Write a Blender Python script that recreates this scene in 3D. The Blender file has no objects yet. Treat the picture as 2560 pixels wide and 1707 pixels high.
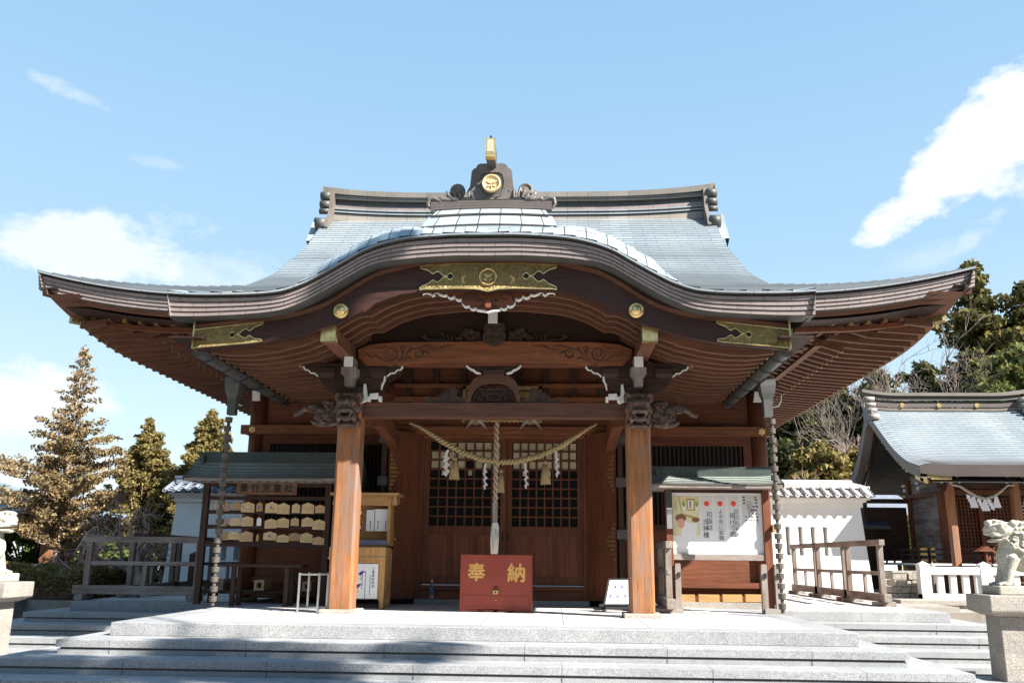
import bpy, math, random
import numpy as np
from mathutils import Vector, Matrix
C = bpy.context.scene.collection
SC = bpy.context.scene
R_ = math.radians
# ---------------------------------------------------------------- camera
FPX, CAM = 2200.01, np.array([0.7561, -11.0416, 0.6831])
PI_, YA, RO = 0.2403, -0.0482, 0.0111
Fv = np.array([math.sin(YA)*math.cos(PI_), math.cos(YA)*math.cos(PI_), math.sin(PI_)])
r0 = np.array([math.cos(YA), -math.sin(YA), 0.0]); u0 = np.cross(r0, Fv)
Rv = math.cos(RO)*r0 + math.sin(RO)*u0; Uv = -math.sin(RO)*r0 + math.cos(RO)*u0
cd = bpy.data.cameras.new('camera'); cam = bpy.data.objects.new('camera', cd); C.objects.link(cam)
cd.sensor_width = 36; cd.lens = FPX/2560*36; cd.clip_start = 0.1; cd.clip_end = 3000
cam.matrix_world = Matrix(((Rv[0], Uv[0], -Fv[0], CAM[0]), (Rv[1], Uv[1], -Fv[1], CAM[1]), (Rv[2], Uv[2], -Fv[2], CAM[2]), (0, 0, 0, 1)))
SC.camera = cam
# ---------------------------------------------------------------- light
SUN_AZ, SUN_EL = R_(58), R_(40)      # azimuth: to the right of the direction that faces the hall front
w = bpy.data.worlds.new("World"); SC.world = w; w.use_nodes = True
nt = w.node_tree; nt.nodes.clear()
def wn(t, **k):
    n = nt.nodes.new(t)
    for a, b in k.items(): setattr(n, a, b)
    return n
sky = wn('ShaderNodeTexSky', sky_type='NISHITA', sun_disc=False, sun_elevation=SUN_EL, air_density=1.0, dust_density=0.4, ozone_density=1.5)
sky.sun_rotation = math.pi - SUN_AZ
bg = wn('ShaderNodeBackground'); bg.inputs[1].default_value = 0.078
out = wn('ShaderNodeOutputWorld')
tc = wn('ShaderNodeTexCoord')
def wmath(op, a, b=None, clamp=False):
    n = wn('ShaderNodeMath', operation=op, use_clamp=clamp)
    for i, v in enumerate((a, b)):
        if v is None: continue
        if isinstance(v, (int, float)): n.inputs[i].default_value = v
        else: nt.links.new(v, n.inputs[i])
    return n.outputs[0]
def wdot(vec):
    n = wn('ShaderNodeVectorMath', operation='DOT_PRODUCT'); nt.links.new(tc.outputs['Generated'], n.inputs[0]); n.inputs[1].default_value = vec
    return n.outputs['Value']
def cdir(px, py):
    d = Fv + Rv*(px-1280)/FPX - Uv*(py-853.5)/FPX
    return Vector(d).normalized()
noi = wn('ShaderNodeTexNoise'); noi.inputs['Scale'].default_value = 13.0; noi.inputs['Detail'].default_value = 12; noi.inputs['Roughness'].default_value = .66
mp = wn('ShaderNodeMapping'); mp.inputs['Scale'].default_value = (1, 1, 1.7)
nt.links.new(tc.outputs['Generated'], mp.inputs[0]); nt.links.new(mp.outputs[0], noi.inputs[0])
noise = noi.outputs[0]
cloud = None
# clouds: direction in the sky, angular half width, half height (radians), tilt, softness, strength
CL = [((2400, 400), .085, .042, .85, 1.0, 1.1), ((2530, 330), .075, .060, .9, 1.0, 1.3), ((2290, 520), .065, .022, .42, 1.0, .95), ((2480, 560), .06, .018, .5, 1.0, .5),
      ((230, 620), .10, .042, .05, .8, .75), ((420, 570), .075, .026, .2, .8, .42), ((60, 1010), .085, .045, .0, .8, .75), ((170, 225), .04, .010, -.2, .8, .35), ((400, 405), .035, .007, 0, .8, .18),
      ((90, 1180), .25, .06, 0, .8, .5), ((2310, 640), .06, .02, .2, .8, .22), ((560, 680), .09, .03, .2, .8, .4)]
for (p, aw, ah, tilt, soft, st) in CL:
    d = cdir(*p); e1 = d.cross(Vector((0, 0, 1))).normalized(); e2 = e1.cross(d)
    a1 = e1*math.cos(tilt) + e2*math.sin(tilt); a2 = -e1*math.sin(tilt) + e2*math.cos(tilt)
    x = wmath('DIVIDE', wdot(a1), aw); y = wmath('DIVIDE', wdot(a2), ah)
    r2 = wmath('ADD', wmath('MULTIPLY', x, x), wmath('MULTIPLY', y, y))
    # only in the half of the sky the cloud stands in
    front = wmath('GREATER_THAN', wdot(d), 0.2)
    m = wmath('SUBTRACT', 1.0, wmath('MULTIPLY', r2, .62), True)
    dens = wmath('MULTIPLY', wmath('SUBTRACT', wmath('ADD', noise, wmath('MULTIPLY', m, .50 if st > .6 else .34)), .70, True), 5.5)
    dens = wmath('MULTIPLY', dens, front, True)
    dens = wmath('MULTIPLY', wmath('MINIMUM', dens, 1.0), min(1, st))
    cloud = dens if cloud is None else wmath('MAXIMUM', cloud, dens)
mix = wn('ShaderNodeMixRGB'); nt.links.new(cloud, mix.inputs[0]); pass
mix.inputs[2].default_value = (4.6, 4.75, 4.9, 1)
# thin milky air: the paler sky near the horizon
sep = wn('ShaderNodeSeparateXYZ'); nt.links.new(tc.outputs['Generated'], sep.inputs[0])
hz = wmath('ADD', wmath('POWER', wmath('SUBTRACT', 1.0, wmath('ABSOLUTE', sep.outputs[2]), True), 3.0), .30)
mix2 = wn('ShaderNodeMixRGB'); nt.links.new(wmath('ADD', 0, .85, True), mix2.inputs[0]); nt.links.new(sky.outputs[0], mix2.inputs[1]); cr_ = wn('ShaderNodeValToRGB'); els = cr_.color_ramp.elements
for _ in range(3): els.new(.5)
for e_, (p_, c_) in zip(els, [(0, (3.7, 4.15, 4.35, 1)), (.12, (3.1, 4.0, 4.35, 1)), (.32, (2.15, 3.3, 4.3, 1)), (.58, (1.55, 2.75, 4.1, 1)), (1, (.9, 1.9, 3.4, 1))]): e_.position = p_; e_.color = tuple(v/5 for v in c_[:3])+(1,)
nt.links.new(wmath('ABSOLUTE', sep.outputs[2]), cr_.inputs[0]); vm_ = wn('ShaderNodeVectorMath', operation='SCALE'); nt.links.new(cr_.outputs[0], vm_.inputs[0]); vm_.inputs['Scale'].default_value = 5.0; nt.links.new(vm_.outputs[0], mix2.inputs[2])
nt.links.new(mix2.outputs[0], mix.inputs[1]); nt.links.new(mix.outputs[0], bg.inputs[0]); nt.links.new(bg.outputs[0], out.inputs[0])
sd = bpy.data.lights.new('sun', 'SUN'); sd.energy = 5.0; sd.angle = R_(0.53); sd.color = (1, .95, .87)
so = bpy.data.objects.new('sun', sd); C.objects.link(so)
sdir = Vector((math.sin(SUN_AZ)*math.cos(SUN_EL), -math.cos(SUN_AZ)*math.cos(SUN_EL), math.sin(SUN_EL)))
so.rotation_euler = sdir.to_track_quat('Z', 'Y').to_euler(); so.location = (20, -20, 30)
vs = SC.view_settings; vs.view_transform = 'Standard'; vs.look = 'None'; vs.exposure = 1.6; vs.gamma = 1; vs.use_curve_mapping = False
SC.cycles.max_bounces = 6; SC.cycles.diffuse_bounces = 4; SC.cycles.transparent_max_bounces = 8
# ---------------------------------------------------------------- helpers
def ray(x, y): return Fv + Rv*(x-1280)/FPX - Uv*(y-853.5)/FPX
def A(x, y, Y):                                  # photo pixel on the upright plane at depth Y -> (X, Z)
    d = ray(x, y); t = (Y-CAM[1])/d[1]; p = CAM + d*t
    return float(p[0]), float(p[2])
def AZ(x, y, Z):                                 # photo pixel on the level plane at height Z -> (X, Y)
    d = ray(x, y); p = CAM + d*((Z-CAM[2])/d[2]); return float(p[0]), float(p[1])
def AX(x, y, X):
    d = ray(x, y); p = CAM + d*((X-CAM[0])/d[0]); return float(p[1]), float(p[2])
def cub(pts):
    xs = [p[0] for p in pts]; ys = [p[1] for p in pts]; n = len(xs)
    h = [xs[i+1]-xs[i] for i in range(n-1)]; d = [(ys[i+1]-ys[i])/h[i] for i in range(n-1)]
    m = [d[0]] + [0 if d[i-1]*d[i] <= 0 else 2*d[i-1]*d[i]/(d[i-1]+d[i]) for i in range(1, n-1)] + [d[-1]]
    def f(x):
        if x <= xs[0]: return ys[0] + m[0]*(x-xs[0])
        if x >= xs[-1]: return ys[-1] + m[-1]*(x-xs[-1])
        i = 0
        while x > xs[i+1]: i += 1
        t = (x-xs[i])/h[i]; t2 = t*t; t3 = t2*t
        return (2*t3-3*t2+1)*ys[i] + (t3-2*t2+t)*h[i]*m[i] + (-2*t3+3*t2)*ys[i+1] + (t3-t2)*h[i]*m[i+1]
    return f
def lin(a, b, n): return [a+(b-a)*i/(n-1) for i in range(n)]
ORG = {}
def setp(o, label=None, cat=None, group=None, kind=None):
    for k, v in (('label', label), ('category', cat), ('group', group), ('kind', kind)):
        if v: o[k] = v
def thing(name, label, cat, loc=(0, 0, 0), group=None, rz=0.0, local=False):
    o = bpy.data.objects.new(name, None); C.objects.link(o); o.location = loc; o.rotation_euler = (0, 0, rz)
    o.empty_display_size = .2
    ORG[o.name] = Vector((0, 0, 0)) if (local or rz) else Vector(loc); setp(o, label, cat, group); return o
class MB:
    def __init__(s): s.v = []; s.f = []; s.m = []; s.uv = []; s.mi = 0; s.sm = []; s.smooth = False
    def add(s, vs, fs, uvs=None):
        b = len(s.v); s.v += [tuple(v) for v in vs]
        for i, f in enumerate(fs):
            s.f.append(tuple(b+k for k in f)); s.m.append(s.mi); s.sm.append(s.smooth)
            s.uv.append(uvs[i] if uvs else None)
    def bx(s, x0, x1, y0, y1, z0, z1, M=None):
        vs = [(x, y, z) for z in (z0, z1) for y in (y0, y1) for x in (x0, x1)]
        if M is not None: vs = [tuple(M @ Vector(v)) for v in vs]
        s.add(vs, [(0, 2, 3, 1), (4, 5, 7, 6), (0, 1, 5, 4), (2, 6, 7, 3), (0, 4, 6, 2), (1, 3, 7, 5)])
    def bc(s, x, y, z, sx, sy, sz, M=None): s.bx(x-sx/2, x+sx/2, y-sy/2, y+sy/2, z, z+sz, M)
    def beam(s, a, b, w, h, taper=1.0):          # bar from a to b, width w, height h
        a = Vector(a); b = Vector(b); d = (b-a).normalized()
        up = Vector((0, 0, 1)) if abs(d.z) < .95 else Vector((0, 1, 0))
        r = d.cross(up).normalized(); u = r.cross(d)
        vs = []
        for p, k in ((a, 1), (b, taper)):
            for sx, sy in ((-1, -1), (1, -1), (1, 1), (-1, 1)): vs.append(p + r*(sx*w*k/2) + u*(sy*h*k/2))
        s.add(vs, [(3, 2, 1, 0), (4, 5, 6, 7), (0, 1, 5, 4), (1, 2, 6, 5), (2, 3, 7, 6), (3, 0, 4, 7)])
    def chamf(s, x, y, z0, z1, w, c):            # square post with chamfered corners
        h = w/2; P = [(-h+c, -h), (h-c, -h), (h, -h+c), (h, h-c), (h-c, h), (-h+c, h), (-h, h-c), (-h, -h+c)]
        s.prismz([(x+a, y+b) for a, b in P], z0, z1)
    def prismz(s, P, z0, z1):
        n = len(P); s.add([(p[0], p[1], z0) for p in P] + [(p[0], p[1], z1) for p in P],
              [tuple(range(n))[::-1], tuple(range(n, 2*n))] + [(i, (i+1) % n, n+(i+1) % n, n+i) for i in range(n)])
    def prism(s, P, y0, y1, M=None):             # outline in XZ, thickness along Y
        n = len(P); vs = [(p[0], y0, p[1]) for p in P] + [(p[0], y1, p[1]) for p in P]
        if M is not None: vs = [tuple(M @ Vector(v)) for v in vs]
        ar = sum(P[i][0]*P[(i+1) % n][1]-P[(i+1) % n][0]*P[i][1] for i in range(n))
        F = [tuple(range(n)), tuple(range(n, 2*n))[::-1]] + [(i, n+i, n+(i+1) % n, (i+1) % n) for i in range(n)]
        if ar < 0: F = [f[::-1] for f in F]
        s.add(vs, F)
    def tube(s, pts, r, n=8, cap=True):
        pts = [Vector(p) for p in pts]; m = len(pts); rr = r if isinstance(r, (list, tuple)) else [r]*m
        vs = []; prev = None
        for i, p in enumerate(pts):
            d = (pts[min(i+1, m-1)]-pts[max(i-1, 0)])
            d = d.normalized() if d.length > 1e-9 else Vector((0, 0, 1))
            if prev is None: prev = Vector((1, 0, 0)) if abs(d.x) < .9 else Vector((0, 1, 0))
            e = (prev - d*prev.dot(d)).normalized(); g = d.cross(e); prev = e
            for k in range(n):
                a = 2*math.pi*k/n; vs.append(p + (e*math.cos(a)+g*math.sin(a))*rr[i])
        F = [(i*n+k, i*n+(k+1) % n, (i+1)*n+(k+1) % n, (i+1)*n+k) for i in range(m-1) for k in range(n)]
        if cap: F += [tuple(range(n))[::-1], tuple((m-1)*n+k for k in range(n))]
        s.add(vs, F)
    def lathe(s, c, prof, n=16, axis='z'):       # prof: (radius, height)
        vs = []
        for (r, h) in prof:
            for k in range(n):
                a = 2*math.pi*k/n; q = (r*math.cos(a), r*math.sin(a), h)
                if axis == 'y': q = (q[0], q[2], q[1])
                if axis == 'x': q = (q[2], q[0], q[1])
                vs.append((c[0]+q[0], c[1]+q[1], c[2]+q[2]))
        m = len(prof); F = [(i*n+k, i*n+(k+1) % n, (i+1)*n+(k+1) % n, (i+1)*n+k) for i in range(m-1) for k in range(n)]
        F += [tuple(range(n))[::-1], tuple((m-1)*n+k for k in range(n))]
        if axis == 'y': F = [f[::-1] for f in F]
        s.add(vs, F)
    def loft(s, rows, uv=None, close=False):     # rows: list of equal-length point lists
        n = len(rows[0]); vs = [p for r in rows for p in r]; F = []; U = []
        for i in range(len(rows)-1):
            for k in range(n-1):
                F.append((i*n+k, i*n+k+1, (i+1)*n+k+1, (i+1)*n+k))
                if uv: U.append((uv[i][k], uv[i][k+1], uv[i+1][k+1], uv[i+1][k]))
        s.add(vs, F, U if uv else None)
    def ell(s, c, r, n=12, m=8, M=None):
        prof = [(math.sin(math.pi*i/m), -math.cos(math.pi*i/m)) for i in range(1, m)]
        vs = [(0, 0, -1)] + [(p[0]*math.cos(2*math.pi*k/n), p[0]*math.sin(2*math.pi*k/n), p[1]) for p in prof for k in range(n)] + [(0, 0, 1)]
        F = [(0, 1+(k+1) % n, 1+k) for k in range(n)]
        for i in range(m-2): F += [(1+i*n+k, 1+i*n+(k+1) % n, 1+(i+1)*n+(k+1) % n, 1+(i+1)*n+k) for k in range(n)]
        b = 1+(m-2)*n; F += [(b+k, b+(k+1) % n, len(vs)-1) for k in range(n)]
        vs = [Vector((v[0]*r[0], v[1]*r[1], v[2]*r[2])) for v in vs]
        if M is not None: vs = [M @ v for v in vs]
        s.add([(v[0]+c[0], v[1]+c[1], v[2]+c[2]) for v in vs], F)
    def mesh(s, name, mats, off=Vector((0, 0, 0))):
        me = bpy.data.meshes.new(name)
        me.from_pydata([(v[0]-off[0], v[1]-off[1], v[2]-off[2]) for v in s.v], [], s.f)
        for m in (mats if isinstance(mats, (list, tuple)) else [mats]): me.materials.append(m)
        me.polygons.foreach_set('material_index', s.m); me.polygons.foreach_set('use_smooth', s.sm)
        if any(u for u in s.uv):
            L = me.uv_layers.new(name='uv')
            k = 0
            for f, u in zip(s.f, s.uv):
                for j in range(len(f)):
                    L.data[k].uv = u[j] if u else (s.v[f[j]][0], s.v[f[j]][2]); k += 1
        me.update(); return me
    def build(s, name, mats, parent=None, bevel=0, label=None, kind=None, cat=None, group=None, loc=None):
        off = Vector((0, 0, 0))
        if parent is not None: off = ORG.get(parent.name, off)
        elif loc is not None: off = Vector(loc)
        o = bpy.data.objects.new(name, s.mesh(name, mats, off)); C.objects.link(o)
        if parent is not None: o.parent = parent
        elif loc is not None: o.location = loc
        ORG[o.name] = off
        if bevel:
            b = o.modifiers.new('b', 'BEVEL'); b.width = bevel; b.segments = 2; b.limit_method = 'ANGLE'; b.angle_limit = R_(40)
        setp(o, label, cat, group, kind); return o
def rename_safe(o): return o
def copy_tree(o, parent=None):
    c = o.copy(); C.objects.link(c); c.parent = parent if parent else None
    for ch in list(o.children): copy_tree(ch, c)
    return c
def voxel(mb, name, mats, parent, vox=.012, smooth=4, **k):      # fuse overlapping shapes into one surface
    o = mb.build(name, mats, parent, **k)
    m = o.modifiers.new('r', 'REMESH'); m.mode = 'VOXEL'; m.voxel_size = vox; m.use_smooth_shade = True
    if smooth: q = o.modifiers.new('s', 'SMOOTH'); q.iterations = smooth; q.factor = .5
    dg = bpy.context.evaluated_depsgraph_get(); me = bpy.data.meshes.new_from_object(o.evaluated_get(dg))
    o.modifiers.clear(); o.data = me; me.name = name; return o
def textmb(s, size, at, M=None, depth=.002, mat=None, bold=0):           # characters as thin raised mesh, centred on at, facing -Y
    c = bpy.data.curves.new('t', 'FONT'); c.body = s; c.size = size; c.extrude = depth; c.align_x = 'CENTER'; c.align_y = 'CENTER'
    o = bpy.data.objects.new('t', c); C.objects.link(o)
    dg = bpy.context.evaluated_depsgraph_get(); me = bpy.data.meshes.new_from_object(o.evaluated_get(dg))
    vs = [(v.co.x+at[0], at[1]-v.co.z, v.co.y+at[2]) for v in me.vertices]; fs = [tuple(p.vertices) for p in me.polygons]
    if bold:                                                     # brush weight: the same strokes laid again a hair aside
        v0, f0, n0 = list(vs), list(fs), len(vs)
        for q, (dx, dz) in enumerate(((bold, 0), (-bold, 0), (0, bold), (0, -bold)), 1): vs += [(v[0]+dx, v[1]-.0003*q, v[2]+dz) for v in v0]; fs += [tuple(k+n0*q for k in f) for f in f0]
    bpy.data.objects.remove(o); bpy.data.curves.remove(c); bpy.data.meshes.remove(me)
    return vs, fs
# ---------------------------------------------------------------- materials
def newmat(name):
    m = bpy.data.materials.new(name); m.use_nodes = True; t = m.node_tree; b = t.nodes['Principled BSDF']; return m, t, b
def nd(t, ty, **k):
    n = t.nodes.new(ty)
    for a, v in k.items(): setattr(n, a, v)
    return n
def noise(t, vec, scale, det=4, rough=.6):
    n = nd(t, 'ShaderNodeTexNoise'); n.inputs['Scale'].default_value = scale; n.inputs['Detail'].default_value = det; n.inputs['Roughness'].default_value = rough
    if vec is not None: t.links.new(vec, n.inputs['Vector'])
    return n.outputs['Fac']
def ramp(t, fac, stops):
    n = nd(t, 'ShaderNodeValToRGB'); e = n.color_ramp.elements
    while len(e) < len(stops): e.new(.5)
    for i, (p, c) in enumerate(stops): e[i].position = p; e[i].color = (*c, 1) if len(c) == 3 else c
    t.links.new(fac, n.inputs[0]); return n.outputs[0]
def mapping(t, src, scale, rot=(0, 0, 0)):
    m = nd(t, 'ShaderNodeMapping'); m.inputs['Scale'].default_value = scale; m.inputs['Rotation'].default_value = rot; t.links.new(src, m.inputs[0]); return m.outputs[0]
def mixc(t, fac, a, b, mode='MIX'):
    n = nd(t, 'ShaderNodeMixRGB', blend_type=mode)
    for i, v in enumerate((fac, a, b)):
        if isinstance(v, (int, float)): n.inputs[i].default_value = v
        elif isinstance(v, tuple): n.inputs[i].default_value = (*v, 1)
        else: t.links.new(v, n.inputs[i])
    return n.outputs[0]
def bump(t, b, h, dist=.01, st=.5):
    n = nd(t, 'ShaderNodeBump'); n.inputs['Distance'].default_value = dist; n.inputs['Strength'].default_value = st
    t.links.new(h, n.inputs['Height']); t.links.new(n.outputs[0], b.inputs['Normal'])
def objc(t): return nd(t, 'ShaderNodeTexCoord').outputs['Object']
def uvc(t): return nd(t, 'ShaderNodeTexCoord').outputs['UV']
def sc3(c, k): return tuple(min(1, x*k) for x in c)
def wood(name, c, axis='z', rough=.62, contrast=.45, grey=None, gamt=0.0, fine=1.0):
    m, t, b = newmat(name); o = objc(t)
    S = {'z': (1, 1, .06), 'x': (.06, 1, 1), 'y': (1, .06, 1)}[axis]
    v = mapping(t, o, S)
    n1 = noise(t, v, 26*fine, 5, .65); n2 = noise(t, v, 110*fine, 3, .5); n3 = noise(t, o, 1.7, 3, .5)
    col = ramp(t, n1, [(.25, sc3(c, 1-contrast)), (.5, c), (.75, sc3(c, 1+contrast*.8))])
    col = mixc(t, .35, col, ramp(t, n2, [(.35, (.35, .35, .35)), (.65, (1, 1, 1))]), 'MULTIPLY')
    col = mixc(t, .5, col, ramp(t, n3, [(.3, (.7, .7, .7)), (.7, (1.2, 1.15, 1.1))]), 'MULTIPLY')
    if grey:
        n4 = noise(t, mapping(t, o, tuple(.5 if q == 1 else .12 for q in S)), 9, 6, .7)
        col = mixc(t, ramp(t, n4, [(.5-gamt*.25, (0, 0, 0)), (.5+.18-gamt*.25, (1, 1, 1))]), col, grey)
    t.links.new(col, b.inputs['Base Color']); b.inputs['Roughness'].default_value = rough
    b.inputs['Specular IOR Level'].default_value = .3
    bump(t, b, mixc(t, .5, n1, n2), .004, .5); return m
def plain(name, c, rough=.6, metal=0.0, var=.15, vs=8, bmp=0.0, bs=40, spec=.4):
    m, t, b = newmat(name); o = objc(t); n = noise(t, o, vs, 5, .6)
    col = ramp(t, n, [(.25, sc3(c, 1-var)), (.75, sc3(c, 1+var))]); t.links.new(col, b.inputs['Base Color'])
    b.inputs['Roughness'].default_value = rough; b.inputs['Metallic'].default_value = metal; b.inputs['Specular IOR Level'].default_value = spec
    if bmp: bump(t, b, noise(t, o, bs, 4, .6), bmp, .8)
    return m
def granite(name, c, spk=260):
    m, t, b = newmat(name); o = objc(t)
    n = noise(t, o, spk, 2, .7); n2 = noise(t, o, 1.3, 4, .6); n3 = noise(t, o, 9, 4, .6)
    col = ramp(t, n, [(.33, sc3(c, .45)), (.5, c), (.68, sc3(c, 1.45))])
    fl = nd(t, 'ShaderNodeVectorMath', operation='FLOOR'); t.links.new(mapping(t, o, (.75, .4, 7.69)), fl.inputs[0]); wh = nd(t, 'ShaderNodeTexWhiteNoise'); t.links.new(fl.outputs[0], wh.inputs[0]); col = mixc(t, .8, col, ramp(t, wh.outputs['Value'], [(0, (.86, .87, .88)), (1, (1.08, 1.07, 1.05))]), 'MULTIPLY')
    col = mixc(t, .6, col, ramp(t, n2, [(.3, (.78, .78, .8)), (.7, (1.12, 1.11, 1.08))]), 'MULTIPLY')
    col = mixc(t, .4, col, ramp(t, n3, [(.35, (.8, .79, .78)), (.6, (1.1, 1.1, 1.1))]), 'MULTIPLY')
    t.links.new(col, b.inputs['Base Color']); b.inputs['Roughness'].default_value = .75; b.inputs['Specular IOR Level'].default_value = .25
    bump(t, b, n, .002, .4); return m
def coppertile(name, c1, c2, tw, th, seam=.006, rough=.42, seamcol=.35, metal=.0, stain=(.25, .2, .17)):
    # folded copper sheet; UV in metres: u along the course, v up the slope
    m, t, b = newmat(name); u = uvc(t); o = objc(t)
    br = nd(t, 'ShaderNodeTexBrick'); br.offset = .5; br.inputs['Scale'].default_value = 1; br.inputs['Brick Width'].default_value = tw; br.inputs['Row Height'].default_value = th
    br.inputs['Mortar Size'].default_value = seam; br.inputs['Mortar Smooth'].default_value = .1; br.inputs['Color1'].default_value = (1, 1, 1, 1); br.inputs['Color2'].default_value = (.78, .8, .82, 1); br.inputs['Mortar'].default_value = (seamcol,)*3+(1,)
    t.links.new(u, br.inputs['Vector'])
    n1 = noise(t, o, 1.1, 5, .6); n2 = noise(t, mapping(t, u, (7, .8, 1)), 3, 5, .65); n3 = noise(t, o, 30, 4, .6)
    col = ramp(t, n1, [(.3, c1), (.7, c2)]); col = mixc(t, ramp(t, n2, [(.52, (0, 0, 0)), (.75, (.5, .5, .5))]), col, stain)
    col = mixc(t, .25, col, ramp(t, n3, [(.3, (.6, .6, .6)), (.7, (1.2, 1.2, 1.2))]), 'MULTIPLY')
    col = mixc(t, 1, col, br.outputs['Color'], 'MULTIPLY')
    t.links.new(col, b.inputs['Base Color']); b.inputs['Roughness'].default_value = rough; b.inputs['Metallic'].default_value = metal
    bump(t, b, br.outputs['Fac'], -.006, .6); return m
def goldm(name, c=(.62, .45, .17), rough=.38, emb=0.0):
    m, t, b = newmat(name); o = objc(t); n = noise(t, o, 12, 5, .6)
    col = ramp(t, n, [(.25, sc3(c, .55)), (.7, sc3(c, 1.15))]); t.links.new(col, b.inputs['Base Color'])
    b.inputs['Metallic'].default_value = .85; b.inputs['Roughness'].default_value = rough
    if emb:
        w_ = nd(t, 'ShaderNodeTexNoise'); w_.inputs['Scale'].default_value = 26; w_.inputs['Detail'].default_value = 1.5; w_.inputs['Distortion'].default_value = 3.0; t.links.new(o, w_.inputs['Vector'])
        h = ramp(t, w_.outputs['Fac'], [(.42, (0, 0, 0)), (.5, (1, 1, 1)), (.58, (0, 0, 0))])
        t.links.new(mixc(t, ramp(t, w_.outputs['Fac'], [(.44, (0, 0, 0)), (.5, (.8, .8, .8)), (.56, (0, 0, 0))]), col, (.85, .66, .3)), b.inputs['Base Color'])
        bump(t, b, h, emb, 1.0)
    return m
M = {}
M['wz'] = wood('warm_wood_upright', (.165, .056, .027)); M['wx'] = wood('warm_wood_level', (.165, .056, .027), 'x'); M['wy'] = wood('warm_wood_deep', (.165, .058, .028), 'y')
M['dz'] = wood('dark_wood_upright', (.055, .028, .020)); M['dx'] = wood('dark_wood_level', (.055, .027, .019), 'x')
M['barge'] = wood('barge_wood', (.05, .021, .017), 'x', rough=.5)
M['beamx'] = wood('beam_wood', (.24, .088, .04), 'x'); M['tie'] = wood('tie_beam_wood', (.12, .052, .034), 'x')
M['pillar'] = wood('pillar_wood', (.34, .14, .055), 'z', contrast=.5, grey=(.20, .14, .11), gamt=.1)
M['raft'] = wood('rafter_wood', (.15, .066, .040), 'x'); M['rafty'] = wood('rafter_wood_deep', (.15, .064, .038), 'y')
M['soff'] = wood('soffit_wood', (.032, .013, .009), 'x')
M['carv'] = plain('carved_dark_wood', (.05, .03, .022), .6, var=.6, vs=14, bmp=.004, bs=60)
M['carvl'] = plain('carved_weathered_wood', (.055, .032, .022), .65, var=.7, vs=16, bmp=.006, bs=45)
M['whitep'] = plain('white_paint_wood', (.72, .70, .67), .7, var=.08)
M['copper'] = coppertile('copper_roof_sheet', (.215, .255, .285), (.30, .34, .365), .42, 10.0, .006, .38, .45)
M['cverge'] = coppertile('copper_edge_sheet', (.27, .325, .36), (.36, .405, .425), .26, 10, .008, .36, .2, stain=(.34, .30, .26))
M['cstrip'] = coppertile('copper_fascia_strip', (.23, .18, .17), (.30, .245, .23), .30, 10.0, .004, .5, .35, stain=(.2, .15, .14))
M['cdark'] = plain('dark_copper_gap_shade', (.075, .075, .072), .5, .0, .3, 5)  # dark copper parts, and the painted shade in roof gaps
M['cridge'] = coppertile('copper_ridge_sheet', (.25, .21, .17), (.34, .30, .26), .42, 10, .006, .45, .5, stain=(.4, .4, .38))
M['gutter'] = plain('gutter_sheet', (.09, .09, .09), .45, .2, .25, 4)
M['gold'] = goldm('brass_plain'); M['golde'] = goldm('brass_embossed', (.24, .19, .085), .42, .006); M['goldb'] = goldm('brass_bright', (.85, .62, .28), .3); M['goldl'] = plain('gilt_disc', (.72, .56, .30), .4, .35, .12); M['cshield'] = plain('crest_copper', (.13, .115, .105), .5, .15, .3, 6, .003, 60)
M['granite'] = granite('granite', (.31, .315, .325), 150); M['granw'] = granite('granite_worn', (.34, .31, .28), 110); M['floor'] = granite('paving', (.60, .58, .56), 60)
M['band'] = granite('paving_band', (.36, .37, .40), 160)
M['grey'] = wood('weathered_wood_x', (.20, .15, .125), 'x', .8, .4, grey=(.27, .24, .22), gamt=.4); M['greyz'] = wood('weathered_wood_z', (.20, .15, .125), 'z', .8, .4, grey=(.27, .24, .22), gamt=.4)
M['greyy'] = wood('weathered_wood_y', (.20, .13, .10), 'y', .8, .4, grey=(.27, .24, .22), gamt=.3)
M['yel'] = wood('new_wood', (.52, .30, .125), 'x', .5, .18); M['yelz'] = wood('new_wood_z', (.52, .30, .125), 'z', .5, .18)
M['ema'] = plain('plaque_wood', (.62, .45, .24), .7, var=.15, vs=5); M['ema2'] = plain('plaque_wood_brown', (.40, .24, .11), .7, var=.2, vs=5)
M['ink'] = plain('ink', (.02, .02, .022), .6); M['inkl'] = plain('pale_ink', (.22, .17, .12), .7)
M['white'] = plain('white_paper', (.80, .80, .80), .7, var=.03); M['plaster'] = plain('white_plaster', (.80, .79, .77), .85, var=.05, vs=2)
M['black'] = plain('black', (.01, .01, .012), .4); M['red'] = plain('red_print', (.7, .05, .03), .6); M['blue'] = plain('blue_print', (.03, .05, .35), .6)
M['chain'] = plain('chain_bronze', (.115, .10, .085), .6, .3, .25, 6); M['cloth'] = plain('grey_cloth', (.46, .42, .37), .8, var=.2)
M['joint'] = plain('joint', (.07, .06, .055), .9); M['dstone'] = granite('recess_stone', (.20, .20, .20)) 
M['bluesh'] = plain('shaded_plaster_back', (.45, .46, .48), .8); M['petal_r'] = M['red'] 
M['glass'], t_, b_ = newmat('dark_glass'); b_.inputs['Base Color'].default_value = (.012, .014, .016, 1); b_.inputs['Roughness'].default_value = .12; b_.inputs['Specular IOR Level'].default_value = .2
M['boxseam'] = plain('seam_red', (.16, .03, .02), .6); M['giltpaint'] = plain('gilt_paint', (.62, .36, .10), .5, .2); M['rope'] = plain('hemp_rope', (.34, .25, .17), .85, var=.35, vs=60, bmp=.004, bs=200)
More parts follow.
